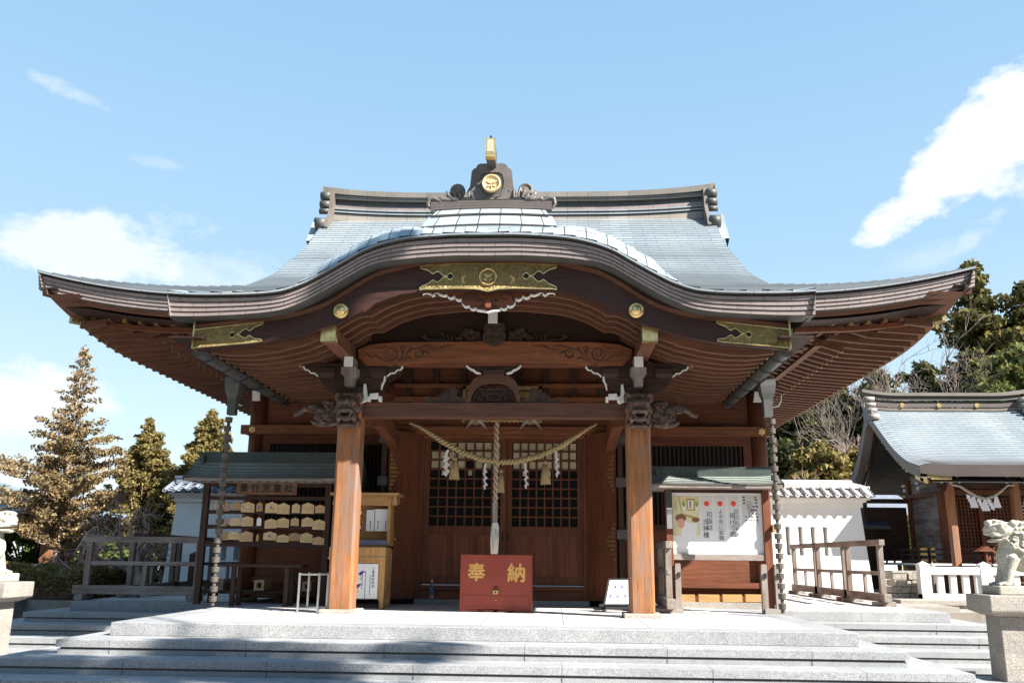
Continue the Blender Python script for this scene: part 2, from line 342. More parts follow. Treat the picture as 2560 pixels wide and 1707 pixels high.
M['straw'] = plain('straw', (.46, .36, .19), .85, var=.35, vs=50, bmp=.005, bs=160); M['tassel'] = plain('cotton_tassel', (.50, .47, .42), .9, var=.2, vs=40, bmp=.006, bs=90); M['shide'] = plain('streamer_paper', (.72, .70, .72), .7, var=.03)
M['chrome'] = plain('chrome', (.55, .57, .58), .25, .85, .05); M['skinp'] = plain('print_skin', (.7, .4, .3), .7); M['lav'] = plain('lavender_card', (.30, .30, .42), .6); M['bluel'] = plain('blue_label', (.05, .2, .5), .4)
M['blue2'] = plain('pale_blue_print', (.25, .36, .50), .7); M['steelp'] = coppertile('pavilion_sheet_roof', (.16, .20, .22), (.24, .28, .29), .6, 10, .006, .5, .6, stain=(.12, .13, .14)); M['coppergrn'] = coppertile('copper_green_sheet', (.30, .37, .33), (.40, .45, .40), .45, 10, .005, .45, .6); M['cdark2'] = plain('green_black_copper', (.06, .075, .07), .45, .2, .3, 5)
M['boardw'] = wood('sign_wood', (.20, .11, .07), 'x'); M['ema3'] = plain('plaque_wood_tan', (.56, .36, .20), .7, var=.15, vs=5); M['cordr'] = plain('red_cord', (.45, .02, .03), .7); M['cordg'] = plain('green_cord', (.02, .12, .08), .7)
M['yelg'] = wood('pale_timber', (.50, .36, .22), 'y', .6, .15); M['yelpap'] = plain('yellow_paper', (.70, .66, .40), .6, var=.06); M['goldpap'] = plain('ochre_print', (.50, .34, .10), .6); M['green'] = plain('green_print', (.12, .42, .08), .6)
M['brownp'] = plain('brown_print', (.40, .22, .12), .6); M['brownh'] = plain('brown_hair_print', (.22, .10, .06), .6); M['pinkp'] = plain('pink_print', (.70, .36, .28), .6); M['paper'] = plain('grey_white_paper', (.70, .70, .70), .7, var=.03); M['greypap'] = plain('grey_paper', (.64, .64, .64), .7, var=.05); M['redot'] = plain('red_dot', (.80, .08, .04), .6)
m_, t_, b_ = newmat('clear_plastic'); b_.inputs['Transmission Weight'].default_value = .9; b_.inputs['Roughness'].default_value = .08; b_.inputs['Base Color'].default_value = (.85, .9, .92, 1); M['clear'] = m_
# ================================================================ GROUND AND STEPS
mb = MB(); mb.bx(-400, 400, -80, 700, -.84, -.78)
m_, t_, b_ = newmat('ground'); o_ = objc(t_)
t_.links.new(ramp(t_, noise(t_, o_, 2, 8, .7), [(.3, (.20, .17, .14)), (.6, (.33, .30, .26))]), b_.inputs['Base Color']); b_.inputs['Roughness'].default_value = .95; bump(t_, b_, noise(t_, o_, 60, 3, .6), .01, .6); M['ground'] = m_
g = mb.build('ground', [M['ground']], None, kind='structure')
# raised garden level behind and beside the hall
mb = MB(); mb.bx(-60, -8.2, 3.2, 60, -.79, -.10); mb.bx(8.4, 60, 3.4, 60, -.79, -.10); mb.bx(-8.2, 8.4, 4.2, 60, -.79, -.11); mb.build('garden_ground', [M['ground']], None, kind='structure')
RIS = .13
def joints(mb, x0, x1, y, z0, z1, xs, w=.004):
    mb.mi = 1
    for x in xs: mb.bx(x-w/2, x+w/2, y-.0015, y+.01, z0, z1)
# porch terrace and hall terrace (paving)
mb = MB(); mb.mi = 0
mb.bx(-3.745, 3.745, -1.85, 2.3, -.13, 0); mb.build('porch_terrace', [M['granite']], None, kind='structure', bevel=.006)
mb = MB(); mb.mi = 0; mb.bx(-6.25, 6.25, 1.97, 12.8, -.13, -.0012); mb.build('hall_terrace', [M['granite']], None, kind='structure', bevel=.006)
mb = MB()
mb.mi = 0; mb.bx(-3.08, 3.08, -1.50, 2.25, -.01, .004); mb.mi = 1; mb.bx(-3.42, -3.083, -1.50, 2.25, -.01, .003); mb.bx(3.083, 3.42, -1.50, 2.25, -.01, .003)
mb.mi = 2
for y in (-1.1, -.6, -.1, .4, .9, 1.4): mb.bx(-3.08, 3.08, y, y+.006, -.005, .0062)
for i, x in enumerate(lin(-2.6, 2.6, 7)): mb.bx(x-.003, x+.003, -1.5, 2.25, -.005, .0060)
mb.build('paving', [M['floor'], M['band'], M['joint']], None, kind='structure')
mb = MB(); mb.mi = 0; mb.bx(-6.0, -3.8, 2.25, 12, -.01, .002); mb.bx(3.8, 6.0, 2.25, 12, -.01, .002); mb.mi = 2
for y in (3, 4, 5, 6, 7): mb.bx(-6, -3.8, y, y+.006, -.01, .0042); mb.bx(3.8, 6, y, y+.006, -.01, .0042)
mb.build('paving', [M['floor'], M['band'], M['joint']], None, kind='structure')
# steps: nosed treads with a recess under each
rj = random.Random(8)
def tread(k, x, yf, yb, cut=None):
    z1 = -RIS*k; mb = MB(); mb.mi = 0
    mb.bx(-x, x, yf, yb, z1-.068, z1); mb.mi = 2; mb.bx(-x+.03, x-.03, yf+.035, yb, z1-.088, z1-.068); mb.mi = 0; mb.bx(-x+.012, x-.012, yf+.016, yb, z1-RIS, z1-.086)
    xs = []; q = -x+rj.uniform(.3, 1.3)
    while q < x: xs.append(q); q += 1.33
    joints(mb, -x, x, yf, z1-.068, z1+.0015, xs); 
    for q in xs: mb.mi = 1; mb.bx(q-.003, q+.003, yf+.012, yf+.03, z1-RIS, z1-.086); mb.bx(q-.0015, q+.0015, yf, yf+.5, z1-.01, z1+.0012)
    mb.build('step', [M['granite'], M['joint'], M['dstone']], None, kind='structure', bevel=.005)
for k, (x, yf) in enumerate([(4.03, -2.33), (4.42, -2.75), (4.80, -3.17), (5.18, -3.59), (5.56, -4.0)], 1): tread(k, x, yf, 1.9)
for k, (x, yf) in enumerate([(6.66, 1.50), (7.08, 1.05), (7.5, .60), (7.92, .16), (8.34, -.28)], 1): tread(k, x, yf, 4.0-.2*k)
M_ = 0
# ================================================================ THE HALL
hall = thing('shrine_hall', 'large wooden shrine hall with a wavy green copper porch roof and open front doors', 'shrine', (0, 2.4, 0))
LIP = cub([(0, 4.276), (.28, 4.276), (.65, 4.259), (.916, 4.233), (1.18, 4.176), (1.42, 4.085), (1.64, 3.954), (1.89, 3.805), (2.11, 3.690), (2.375, 3.605), (2.62, 3.580), (2.88, 3.572), (3.16, 3.570), (3.44, 3.576), (3.70, 3.594)])
PR = cub([(-1.59, 3.57), (-.2, 3.985), (.67, 4.27), (1.6, 4.63), (2.3, 4.95), (2.9, 5.24), (3.4, 5.53), (3.83, 5.82), (4.3, 6.10), (4.78, 6.43), (5.31, 6.87), (5.8, 7.25), (6.35, 7.66)])
HX, RY, EY, EX = 4.0, 6.35, -.2, 6.1
def upturn(x, y): t = min(1, max(0, (abs(x)-3.6)/2.5)); return .33*t*t
def g0_(d): return (.26*math.sin(min(1, d/.36)*math.pi/2) if d < .36 else .26+.1*(d-.36))
def g_(d, x=9): return g0_(d)*(.70+.30*min(1, max(0, (abs(x)-.65)/.4)))
def zroof(x, y):
    zm = PR(y) + upturn(x, y) + (LIP(min(abs(x), 3.66))-3.572 if (y < -.2 and abs(x) > 2.9) else 0)
    if abs(x) < 3.3:
        a = min(1, max(0, (LIP(abs(x))-3.575)/.22))
        zk = LIP(abs(x)) + a*g_(y+1.59, x)
        if a > 0: zm = max(zm, zk)
    return zm
def course(mb, y0, y1, xs0, xs1, u0, v0, v1, lift=.014, zf=zroof):
    r0 = [(x, y0, zf(x, y0)+lift) for x in xs0]; r1 = [(x, y1, zf(x, y1)) for x in xs1]
    mb.mi = 0; mb.smooth = True
    mb.loft([r0, r1], [[(x+u0, v0) for x in xs0], [(x+u0, v1) for x in xs1]])
    mb.smooth = False; mb.loft([[(x, y0, z-lift+.003) for x, _, z in r0], r0], [[(x+u0, v0) for x in xs0]]*2)
    mb.mi = 1; mb.loft([[(x, y0+.001, z-lift-.005) for x, _, z in r0], [(x, y0+.001, z-lift+.004) for x, _, z in r0]])  # dark strip paints the gap shadow under each course
# kohai part of the sheet and main front slope in courses
mb = MB(); ys = lin(-1.27, EY, 8)
for i in range(7):
    xs = lin(-3.66, 3.66, 90); course(mb, ys[i], ys[i+1], xs, xs, .21*(i % 2), 0, 1)
ys = [EY]; 
while ys[-1] < RY-.05:
    dz = (PR(ys[-1]+.01)-PR(ys[-1]))/.01; ys.append(min(RY, ys[-1]+.135/math.sqrt(1+dz*dz)))
for i in range(len(ys)-1):
    e = [min(EX-(y-EY), EX) if y < 1.75 else HX + .09*max(0, (y-5.0)/1.35)**2 for y in ys[i:i+2]]
    course(mb, ys[i], ys[i+1], lin(-e[0], e[0], 110), lin(-e[1], e[1], 110), .21*(i % 2), 0, 1)
# back slope, side slopes
for i in range(0, len(ys)-1, 3):
    a, b = ys[i], ys[min(i+3, len(ys)-1)]
    e = [min(EX-(y-EY), EX) if y < 1.75 else HX for y in (a, b)]
    mb.mi = 0; mb.loft([[(x, 2*RY-y, PR(y)+upturn(x, y)) for x in lin(ee, -ee, 20)] for y, ee in zip((a, b), e)], [[(x, y) for x in lin(e[0], -e[0], 20)] for y in (a, b)])
for s in (-1, 1):
    for k in range(13):
        d0, d1 = k*.15, (k+1)*.15
        rows = []
        for d in (d0, d1):
            zz = PR(EY+d)
            rows.append([(s*(EX-d), y, zz + .33*max(0, 1-(y-EY)/2.5, 1-((2*RY-EY)-y)/2.5)**2*max(0, 1-d/2.2)) for y in lin(EY+d, 2*RY-EY-d, 50)])
        for r in rows[:1]: rows[0] = [(p[0], p[1], p[2]+.014) for p in rows[0]]
        U = [[(p[1], 0) for p in r] for r in rows]
        if s < 0: rows = [r[::-1] for r in rows]; U = [r[::-1] for r in U]
        mb.mi = 0; mb.loft(rows, U)
roof = mb.build('roof', [M['copper'], M['cdark']], hall)
# the rolled edge of the wavy gable, one sheet overlapping the next
mb = MB(); arc = [(-3.66, 0)]; X = -3.66; n = 400
pts = [(-3.66+7.32*i/n) for i in range(n+1)]; S = [0]
for i in range(n): S.append(S[-1]+math.hypot(pts[i+1]-pts[i], LIP(abs(pts[i+1]))-LIP(abs(pts[i]))))
tot = S[-1]; nt_ = 30
def x_at(s): 
    import bisect
    i = min(max(bisect.bisect_left(S, s), 1), n); f = (s-S[i-1])/(S[i]-S[i-1]+1e-9); return pts[i-1]+f*(pts[i]-pts[i-1])
def ze(x, y):
    if abs(x) < 3.3:
        a = min(1, max(0, (LIP(abs(x))-3.575)/.22)); return max(LIP(abs(x)) + a*g_(y+1.59, x), PR(y)+.002)
    return LIP(abs(x)) + (PR(y)-3.572)
for i in range(nt_):
    s0, s1 = tot*i/nt_, tot*(i+1)/nt_; left = (s0+s1) < tot
    xs = [x_at(s0+(s1-s0)*k/5) for k in range(6)]
    lf = [.016*(1-k/5) if not left else .016*(k/5) for k in range(6)]
    lf = [.016*(k/5) if not left else .016*(1-k/5) for k in range(6)]
    rows = []; 
    for d in (0, .06, .12, .2, .28, .36):
        rows.append([(x, -1.59+d, ze(x, -1.59+d)+l_+.006) for x, l_ in zip(xs, lf)])
    hh = .17 if i % 2 else .09
    mb.mi = 0; mb.smooth = True; mb.loft(rows, [[(i*.26+.013+k*.0468, d) for k in range(6)] for d in (0, .06, .12, .2, .28, .36)])
    mb.smooth = False; mb.mi = 1
    e = rows; col = [r[0] for r in rows] if left else [r[-1] for r in rows]
    mb.loft([[(p[0], p[1], p[2]-.026) for p in col], col] if not left else [col, [(p[0], p[1], p[2]-.026) for p in col]])
    # cross seam
    dd = .11 if i % 2 else .2
    q = [(x, -1.59+dd, ze(x, -1.59+dd)+l_+.010) for x, l_ in zip(xs, lf)]; q2 = [(p[0], p[1]+.006, ze(p[0], p[1]+.006)+l_+.009) for p, l_ in zip(q, lf)]
    if LIP(abs(xs[2])) > 3.62: mb.loft([q, q2])
mb.build('edge_sheets', [M['cverge'], M['cdark']], roof)
# layered fascia strips
def fascia(mb, P, nin, tot_, d0=.045, k4=4, slant=.014, uoff=0):
    """P lip polyline, nin inward unit vector, tot_(i) total height"""
    L = [0]
    for a, b in zip(P, P[1:]): L.append(L[-1]+(Vector(b)-Vector(a)).length)
    def row(i_in, dn): return [(p[0]+nin[0]*i_in, p[1]+nin[1]*i_in, p[2]-dn(k)) for k, p in enumerate(P)]
    def add(a, b, m, uo=0):
        mb.mi = m; ra, rb = row(*a), row(*b)
        mb.loft([rb, ra], [[(l+uo, .5) for l in L]]*2)
    z = lambda v: (lambda k: v)
    add((0, z(-.006)), (0, z(.016)), 2); add((0, z(.016)), (.07, z(.022)), 0); add((.07, z(.022)), (.06, z(d0)), 0)  # shadow gap behind the lip is put in as dark colour
    add((.06, z(d0)), (.045, z(d0)), 0)
    for j in range(k4):
        hh = lambda k, j=j: d0+(tot_(k)-d0)*j/k4; h2 = lambda k, j=j: d0+(tot_(k)-d0)*(j+1)/k4-.007
        add((.045+slant*j, hh), (.047+slant*j, h2), 1, .15*(j % 2)+uoff); add((.047+slant*j, h2), (.075+slant*j, h2), 0); add((.075+slant*j, h2), (.06+slant*j, lambda k, j=j: d0+(tot_(k)-d0)*(j+1)/k4), 0)
    return .045+slant*k4
mb = MB(); P = [(x, -1.59, LIP(abs(x))) for x in lin(-3.66, 3.66, 140)]
th = cub([(0, .245), (.9, .235), (1.4, .20), (1.9, .205), (2.4, .22), (2.8, .235), (3.66, .268)])
fascia(mb, P, (0, 1, 0), lambda k: th(abs(P[k][0])))
# underside from fascia to barge board
mb.mi = 0; mb.loft([[(x, -1.22, LIP(abs(x))-th(abs(x))+.0) for x, _, _ in P], [(x, -1.50, LIP(abs(x))-th(abs(x))) for x, _, _ in P]])
for s in (-1, 1):   # cut ends of the wavy gable
    z0, z1 = LIP(3.66), LIP(3.66)-.268
    q = [(s*3.66, -1.59, z0), (s*3.62, -1.53, z1), (s*3.60, -1.1, z1-.02), (s*3.60, .5, z1+.25), (s*3.60, .6, 4.28), (s*3.66, -.2, 4.0)]
    mb.mi = 1; mb.add(q, [tuple(range(6)) if s > 0 else tuple(range(6))[::-1]])
mb.build('porch_fascia', [M['cdark'], M['cstrip'], M['copper']], roof)
for s in (-1, 1):
    mb = MB(); P = [(s*x, EY, PR(EY)+upturn(x, EY)) for x in lin(3.4, EX, 30)]
    if s < 0: P = P[::-1]
    ein = fascia(mb, P, (0, 1, 0), lambda k: .235, uoff=.1)
    mb.mi = 0; mb.loft([[(p[0], EY+.30, p[2]-.235) for p in P], [(p[0], EY+.09, p[2]-.235) for p in P]])
    mb.mi = 3; mb.loft([[(p[0], EY+.20, p[2]-.29) for p in P], [(p[0], EY+.18, p[2]-.235) for p in P]])
    mb.loft([[(p[0], EY+.62, p[2]-.25) for p in P], [(p[0], EY+.20, p[2]-.25) for p in P]])
    yy = lin(EY, 2*RY-EY, 60)
    P = [(s*EX, y, PR(EY)+.33*max(0, 1-(y-EY)/2.5, 1-((2*RY-EY)-y)/2.5)**2) for y in yy]
    if s > 0: pass
    else: P = P[::-1]
    fascia(mb, P, (-s, 0, 0), lambda k: .235)
    mb.mi = 3; a = [(s*(EX-.16), p[1], p[2]-.235) for p in P]; b = [(s*(EX-.18), p[1], p[2]-.33) for p in P]; c_ = [(s*(EX-.62), p[1], p[2]-.325) for p in P]
    mb.loft([b, a]); mb.loft([c_, b]); mb.mi = 0; mb.loft([[(s*(EX-.3), p[1], p[2]-.235) for p in P], [(s*(EX-.09), p[1], p[2]-.235) for p in P]]); mb.build('eave_fascia', [M['cdark'], M['cstrip'], M['copper'], M['raft']], roof)
# soffit boards of the main eaves
def zs(x): return cub([(3.8, 4.02), (4.9, 3.74), (5.75, 3.70), (5.95, 3.70)])(abs(x))
for s in (-1, 1):
    mb = MB(); rows = [[(s*x, y, zs(x)+.30*max(0, 1-(y-EY)/2.3)**2*max(0, (x-3.8)/2.2)) for y in lin(.12, 12.4, 50)] for x in (3.75, 4.3, 4.9, 5.4, 5.9)]
    if s > 0: rows = rows[::-1]
    mb.loft(rows)
    rows = [[(s*x, y, zs(EX-(y-EY))+.30*max(0, (x-3.8)/2.2)**2) for x in lin(3.4, 5.9, 20)] for y in (.12, .6, 1.2, 1.8, 2.4)]
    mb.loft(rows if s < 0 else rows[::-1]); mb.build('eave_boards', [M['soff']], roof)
# porch underside: boards above the curved rafters
ci = [A(1239, 735+44, -.27), A(1157, 780, -.27), A(1076, 788, -.27), A(1040, 796, -.27), A(1000, 810.6, -.27)]
RC = [(0, 3.722)] + [(abs(a), b) for a, b in ci[1:]] + [(1.33, 3.475), (1.40, 3.432), (1.44, 3.440), (1.52, 3.43), (1.62, 3.385), (1.75, 3.30), (1.95, 3.18), (2.2, 3.08), (2.5, 3.005), (2.8, 2.965), (3.05, 2.962), (3.27, 2.985)]
RCf = lambda x: float(np.interp(abs(x), [p[0] for p in RC], [p[1] for p in RC]))
xsr = sorted(set([-p[0] for p in RC] + [p[0] for p in RC] + lin(-3.27, 3.27, 60)))
mb = MB(); mb.loft([[(x, y, RCf(x)+.10) for x in xsr] for y in (2.36, 1.2, 0, -1.24)][::-1] and [[(x, y, RCf(x)+.10) for x in xsr] for y in (2.36, 1.2, 0, -1.24)])
for s in (-1, 1):
    mb.bx(min(s*3.27, s*3.64), max(s*3.27, s*3.64), -1.45, 2.36, 3.085, 3.10)
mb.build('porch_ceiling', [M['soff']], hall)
k = 0; Y = -1.05
while Y < 2.3:
    yy0, yy1 = Y-.032, Y+.032
    if Y < -.15: segs = [(-3.27, 3.27)]
    else: segs = [(-3.27, -1.55), (1.55, 3.27)]
    for (a, b) in segs:
        mb = MB()
        xx = [x for x in xsr if a <= x <= b]
        ring = []
        for x in xx:
            z = RCf(x); ring.append([(x, yy0, z), (x, yy1, z), (x, yy1, z+.098), (x, yy0, z+.098)])
        vs = [p for r in ring for p in r]; F = []
        for i in range(len(xx)-1):
            for j in range(4): F.append((i*4+j, i*4+(j+1) % 4, (i+1)*4+(j+1) % 4, (i+1)*4+j))
        mb.mi = 0; mb.add(vs, [f[::-1] for f in F])
        for e, f in ((0, (0, 1, 2, 3)), (len(xx)-1, (3, 2, 1, 0))):
            xe = xx[e]
            if abs(xe) > 3: mb.mi = 1; mb.bc(xe+math.copysign(.004, xe), Y, RCf(xe)-.006, .012, .074, .11)
            else: mb.add([ring[e][j] for j in range(4)], [f])
        mb.build('porch_rafter', [M['raft'], M['gold']], hall)
    Y += .25
# barge board
bt = [(0, 4.03), (.81, 4.015), (1.19, 3.93), (1.57, 3.75), (1.945, 3.54), (2.319, 3.385), (2.7, 3.33), (3.1, 3.30), (3.40, 3.285)]
BT = cub([(abs(a), b) for a, b in sorted([(abs(A(x, y, -1.29)[0]), A(x, y, -1.29)[1]) for x, y in [(640, 803), (700, 796), (749, 786), (803, 768), (834, 753), (891, 717), (949, 686), (1000, 673), (1060, 661), (1130, 657)]])] )
BTf = lambda x: BT(abs(x)) if abs(x) > .4 else BT(.4)
bb = sorted([(abs(A(x, y, -1.29)[0]), A(x, y, -1.29)[1]) for x, y in [(640, 859), (700, 849), (757, 835.5), (834, 812.5), (872, 795), (905, 779), (913, 781), (937, 759), (1000, 736), (1060, 727), (1150, 724.5)]])
BBf = lambda x: float(np.interp(abs(x), [0, .12] + [p[0] for p in bb] + [3.41], [3.655, 3.684] + [p[1] for p in bb] + [2.985]))
xb = sorted(set(lin(-3.41, 3.41, 120) + [-p[0] for p in bb] + [p[0] for p in bb] + [0, .12, -.12]))
mb = MB()
for a, b in zip(xb, xb[1:]):
    q = [(a, BBf(a)), (b, BBf(b)), (b, BTf(b)+.03), (a, BTf(a)+.03)]
    mb.mi = 0; mb.add([(x, -1.29, z) for x, z in q] + [(x, -1.19, z) for x, z in q], [(0, 1, 2, 3), (7, 6, 5, 4), (0, 4, 5, 1)])
    mb.mi = 1; q = [(a, BTf(a)-.015), (b, BTf(b)-.015), (b, BTf(b)+.035), (a, BTf(a)+.035)]       # upper moulding
    mb.add([(x, -1.315, z) for x, z in q] + [(x, -1.285, z) for x, z in q], [(0, 1, 2, 3), (0, 4, 5, 1)])
    mb.mi = 2; q = [(a, BTf(a)+.035), (b, BTf(b)+.035), (b, BTf(b)+.13), (a, BTf(a)+.13)]       # recessed dark board over it
    mb.add([(x, -1.27, z) for x, z in q], [(0, 1, 2, 3)])
for s in (-1, 1): mb.mi = 0; mb.bx(min(s*3.40, s*3.412), max(s*3.40, s*3.412), -1.289, -1.19, 2.99, 3.28)
barge = mb.build('barge_board', [M['barge'], M['raft'], M['dx']], hall)
# brass plates on the barge board
def cut_end(s, x0, x1, zt, zb):     # scalloped end between x0 (tip side) and x1, as (x,z) list from top to bottom
    zm = (zt+zb)/2; h = (zt-zb)/2
    P = [(x0, zt), (x0+s*.0, zt-.16*h), (x0+s*.10, zt-.28*h), (x0+s*.16, zt-.52*h), (x0+s*.20, zt-.5*h), (x0+s*.21, zm+.36*h), (x0+s*.25, zm+.10*h), (x0+s*.29, zm+.02*h), (x0+s*.25, zm-.08*h), (x0+s*.22, zm-.34*h), (x0+s*.19, zm-.42*h), (x0+s*.14, zm-.42*h), (x0+s*.07, zb+.3*h), (x0+s*.01, zb+.24*h), (x0, zb)]
    return P
def plate(mb, x0, x1, ends, y=-1.318):
    # centre plate: both ends scalloped; side plate: only the inner end
    n = 14; L = []; 
    zt = lambda x: BTf(x)-.02; zb = lambda x: BBf(x)+.004
    if ends == 'both':
        Pl = cut_end(1, x0, 0, zt(x0), zb(x0)); Pr = cut_end(-1, x1, 0, zt(x1), zb(x1))
        top = [(x, zt(x)) for x in lin(x0, x1, n)][1:-1]; bot = [(x, zb(x)) for x in lin(x1, x0, n+1)][1:-1]
        P = Pl[::-1] + top + Pr + bot
    mb.prism(P, y, y+.02)
def plate_poly(mb, P, y, m_in=.012):
    mb.mi = 0; mb.prism(P, y, y+.02)
mb = MB()
xl = abs(A(1062, 700, -1.3)[0])
def strip_plate(mb, xa, xb_, ends):
    # fill quads between top and bottom curve; scalloped end built from slices
    h = lambda x: (BTf(x)-.02, BBf(x)+.006)
    prof = [(0, 0, 1), (.0, .12, .88)] 
    N = 60
    for i in range(N):
        a = xa+(xb_-xa)*i/N; b = xa+(xb_-xa)*(i+1)/N
        for (p, q) in ((a, b),):
            t, bo = h((p+q)/2); H = t-bo
            def notch(x):
                g = 0
                for e in ends:
                    d = abs(x-e)
                    if d < .30: 
                        # notch half height as a fraction of the plate height
                        g = max(g, float(np.interp(d, [0, .03, .10, .15, .17, .20, .235, .27, .30], [.40, .34, .26, .10, .10, .22, .16, .03, 0])))
                    elif .33 < d < .385: g = max(g, .12*math.sqrt(max(0, 1-((d-.3575)/.0275)**2)))
                return g
            n0, n1 = notch(p), notch(q); 
            tz0, bz0 = h(p); tz1, bz1 = h(q); m0, m1 = (tz0+bz0)/2, (tz1+bz1)/2
            H0, H1 = tz0-bz0, tz1-bz1
            if n0 < .001 and n1 < .001: parts = [((bz0, bz1), (tz0, tz1))]
            else: parts = [((m0+n0*H0, m1+n1*H1), (tz0, tz1)), ((bz0, bz1), (m0-n0*H0, m1-n1*H1))]
            for (lo, hi) in parts:
                y = -1.312; mb.mi = 0
                mb.add([(p, y, lo[0]), (q, y, lo[1]), (q, y, hi[1]), (p, y, hi[0]), (p, -1.288, lo[0]), (q, -1.288, lo[1]), (q, -1.288, hi[1]), (p, -1.288, hi[0])], [(0, 1, 2, 3), (0, 4, 5, 1), (3, 2, 6, 7)])
                mb.mi = 1    # polished rims
                for (zz, sgn) in ((lo, 1), (hi, -1)):
                    mb.add([(p, y-.008, zz[0]), (q, y-.008, zz[1]), (q, y-.008, zz[1]+sgn*.011), (p, y-.008, zz[0]+sgn*.011), (p, y, zz[0]), (q, y, zz[1]), (q, y, zz[1]+sgn*.011), (p, y, zz[0]+sgn*.011)],
                           [(0, 1, 2, 3) if sgn > 0 else (3, 2, 1, 0), (0, 4, 5, 1), (1, 0, 4, 5), (2, 3, 7, 6), (3, 2, 6, 7)])
mbp = MB(); strip_plate(mbp, -.80, .80, (-.80, .80)); 
mbp.mi = 1; zc = (BTf(0)+BBf(0))/2+.0
mbp.lathe((0, -1.31, zc), [(.0, -.012), (.088, -.012), (.088, -.02), (.096, -.024), (.104, -.02), (.104, 0)], 28, 'y')
mbp.mi = 0; mbp.lathe((0, -1.31, zc), [(.0, -.02), (.086, -.014)], 24, 'y')
mbp.mi = 1
for a in range(-3, 4): mbp.ell((a*.011, -1.33, zc+.02-abs(a)*.003), (.005, .006, .03), 6, 5, Matrix.Rotation(a*.28, 3, 'Y'))
for a in (-1, 1): mbp.ell((a*.03, -1.33, zc-.035), (.026, .006, .008), 8, 5, Matrix.Rotation(a*-.5, 3, 'Y'))
for sx in (-1, 1):
    for q in range(9):
        a = -1.2+q*.3; mbp.ell((sx*(.245+.055*math.cos(a)), -1.318, zc-.03+.05*math.sin(a)), (.022, .006, .005), 6, 4, Matrix.Rotation(-a*sx if sx > 0 else a+math.pi, 3, 'Y'))
mbp.build('brass_plate', [M['golde'], M['goldb']], barge)
for s in (-1, 1):
    m2 = MB(); strip_plate(m2, min(s*2.60, s*3.41), max(s*2.60, s*3.41), (s*2.60,)); m2.mi = 1
    m2.bx(min(s*3.405, s*3.425), max(s*3.405, s*3.425), -1.325, -1.19, 2.985, 3.30); m2.mi = 0
    m2.build('brass_plate', [M['golde'], M['goldb']], barge)
    d = MB(); d.smooth = True; d.lathe((s*1.704, -1.30, 3.436), [(.0, -.075), (.035, -.072), (.055, -.05), (.058, -.042), (.066, -.044), (.084, -.036), (.090, -.02), (.092, 0)], 32, 'y'); d.build('brass_boss', [M['goldb']], barge)
# hanging pendant board under the middle of the barge board
G = [(965, 860), (985, 845), (1040, 832), (1110, 825), (1150, 815), (1160, 782), (1165, 800), (1215, 812), (1250, 790), (1255, 758), (1300, 772), (1345, 755), (1375, 715), (1382, 652), (1400, 668), (1440, 668), (1475, 645), (1490, 605), (1500, 625), (1550, 640), (1595, 618), (1605, 590), (1660, 600), (1720, 580), (1760, 545), (1795, 545), (1790, 575), (1830, 600), (1860, 570), (1905, 550), (1950, 550), (1975, 575)]
Gp = []
for (x, y) in G:
    a, b = A(1060+x/6.03, 640+y/6.03, -1.17); Gp.append((abs(a) if x > 965 else 0, b))
top = [(.80, 3.72), (0, 3.72)]
P = [(-x, z) for x, z in Gp[::-1]] + Gp[1:] + [(.79, 3.72), (-.79, 3.72)]
mb = MB(); mb.prism(P, -1.17, -1.12); mb.mi = 0
mb.mi = 2
for s in (-1, 1):
    mb.tube([(s*(.20+.09*math.cos(t)*(1-t/9)), -1.175, 3.635+.05*math.sin(t)*(1-t/9)) for t in lin(-.5, 5.5, 14)], [.012*(1-k/18) for k in range(14)], 6)
    mb.ell((s*.10, -1.176, 3.60), (.035, .012, .012)); mb.ell((s*.085, -1.176, 3.525), (.02, .01, .014))
pend = mb.build('pendant_board', [M['wx'], M['whitep'], M['carv']], hall)
mb = MB(); pl = [(-x, z) for x, z in Gp[::-1]] + Gp[1:]
for a, b in zip(pl, pl[1:]):
    mb.add([(a[0], -1.182, a[1]-.004), (b[0], -1.182, b[1]-.004), (b[0], -1.182, b[1]+.012), (a[0], -1.182, a[1]+.012), (a[0], -1.12, a[1]-.004), (b[0], -1.12, b[1]-.004)], [(0, 1, 2, 3), (0, 4, 5, 1)])
mb.build('white_edge', [M['whitep']], pend)
m2 = MB(); m2.prism([(0, 3.60), (-.035, 3.56), (-.03, 3.50), (.03, 3.50), (.035, 3.56)], -1.23, -1.17); m2.build('boss', [M['wx']], pend)
# ridge of the main roof
mb = MB()
rz = lambda x, b, up=.16: b + up*max(0, (abs(x)-1.6)/2.9)**2.2
RYF = RY-.16
def rband(y0, zb0, zb1, m, up=.16, xe=3.86, n=40):
    xs = lin(-xe, xe, n); mb.mi = m
    mb.loft([[(x, y0, rz(x, zb0, up)) for x in xs], [(x, y0, rz(x, zb1, up)) for x in xs]], [[(x, 0) for x in xs], [(x, .1) for x in xs]])
def rledge(y0, y1, z, m, up=.16, xe=3.86):
    xs = lin(-xe, xe, 40); mb.mi = m; mb.loft([[(x, y0, rz(x, z, up)) for x in xs], [(x, y1, rz(x, z, up)) for x in xs]], [[(x, 0) for x in xs]]*2)
Yf = RY-.22
for (y, a, b, m) in [(Yf, 7.42, 7.58, 0), (Yf-.03, 7.60, 7.63, 2), (Yf+.01, 7.63, 7.67, 0), (Yf-.03, 7.67, 7.70, 2), (Yf+.03, 7.70, 7.80, 3), (Yf+.05, 7.80, 7.90, 1), (Yf-.02, 7.90, 7.945, 0), (Yf-.05, 7.945, 7.965, 2)]: rband(y, a, b, m)
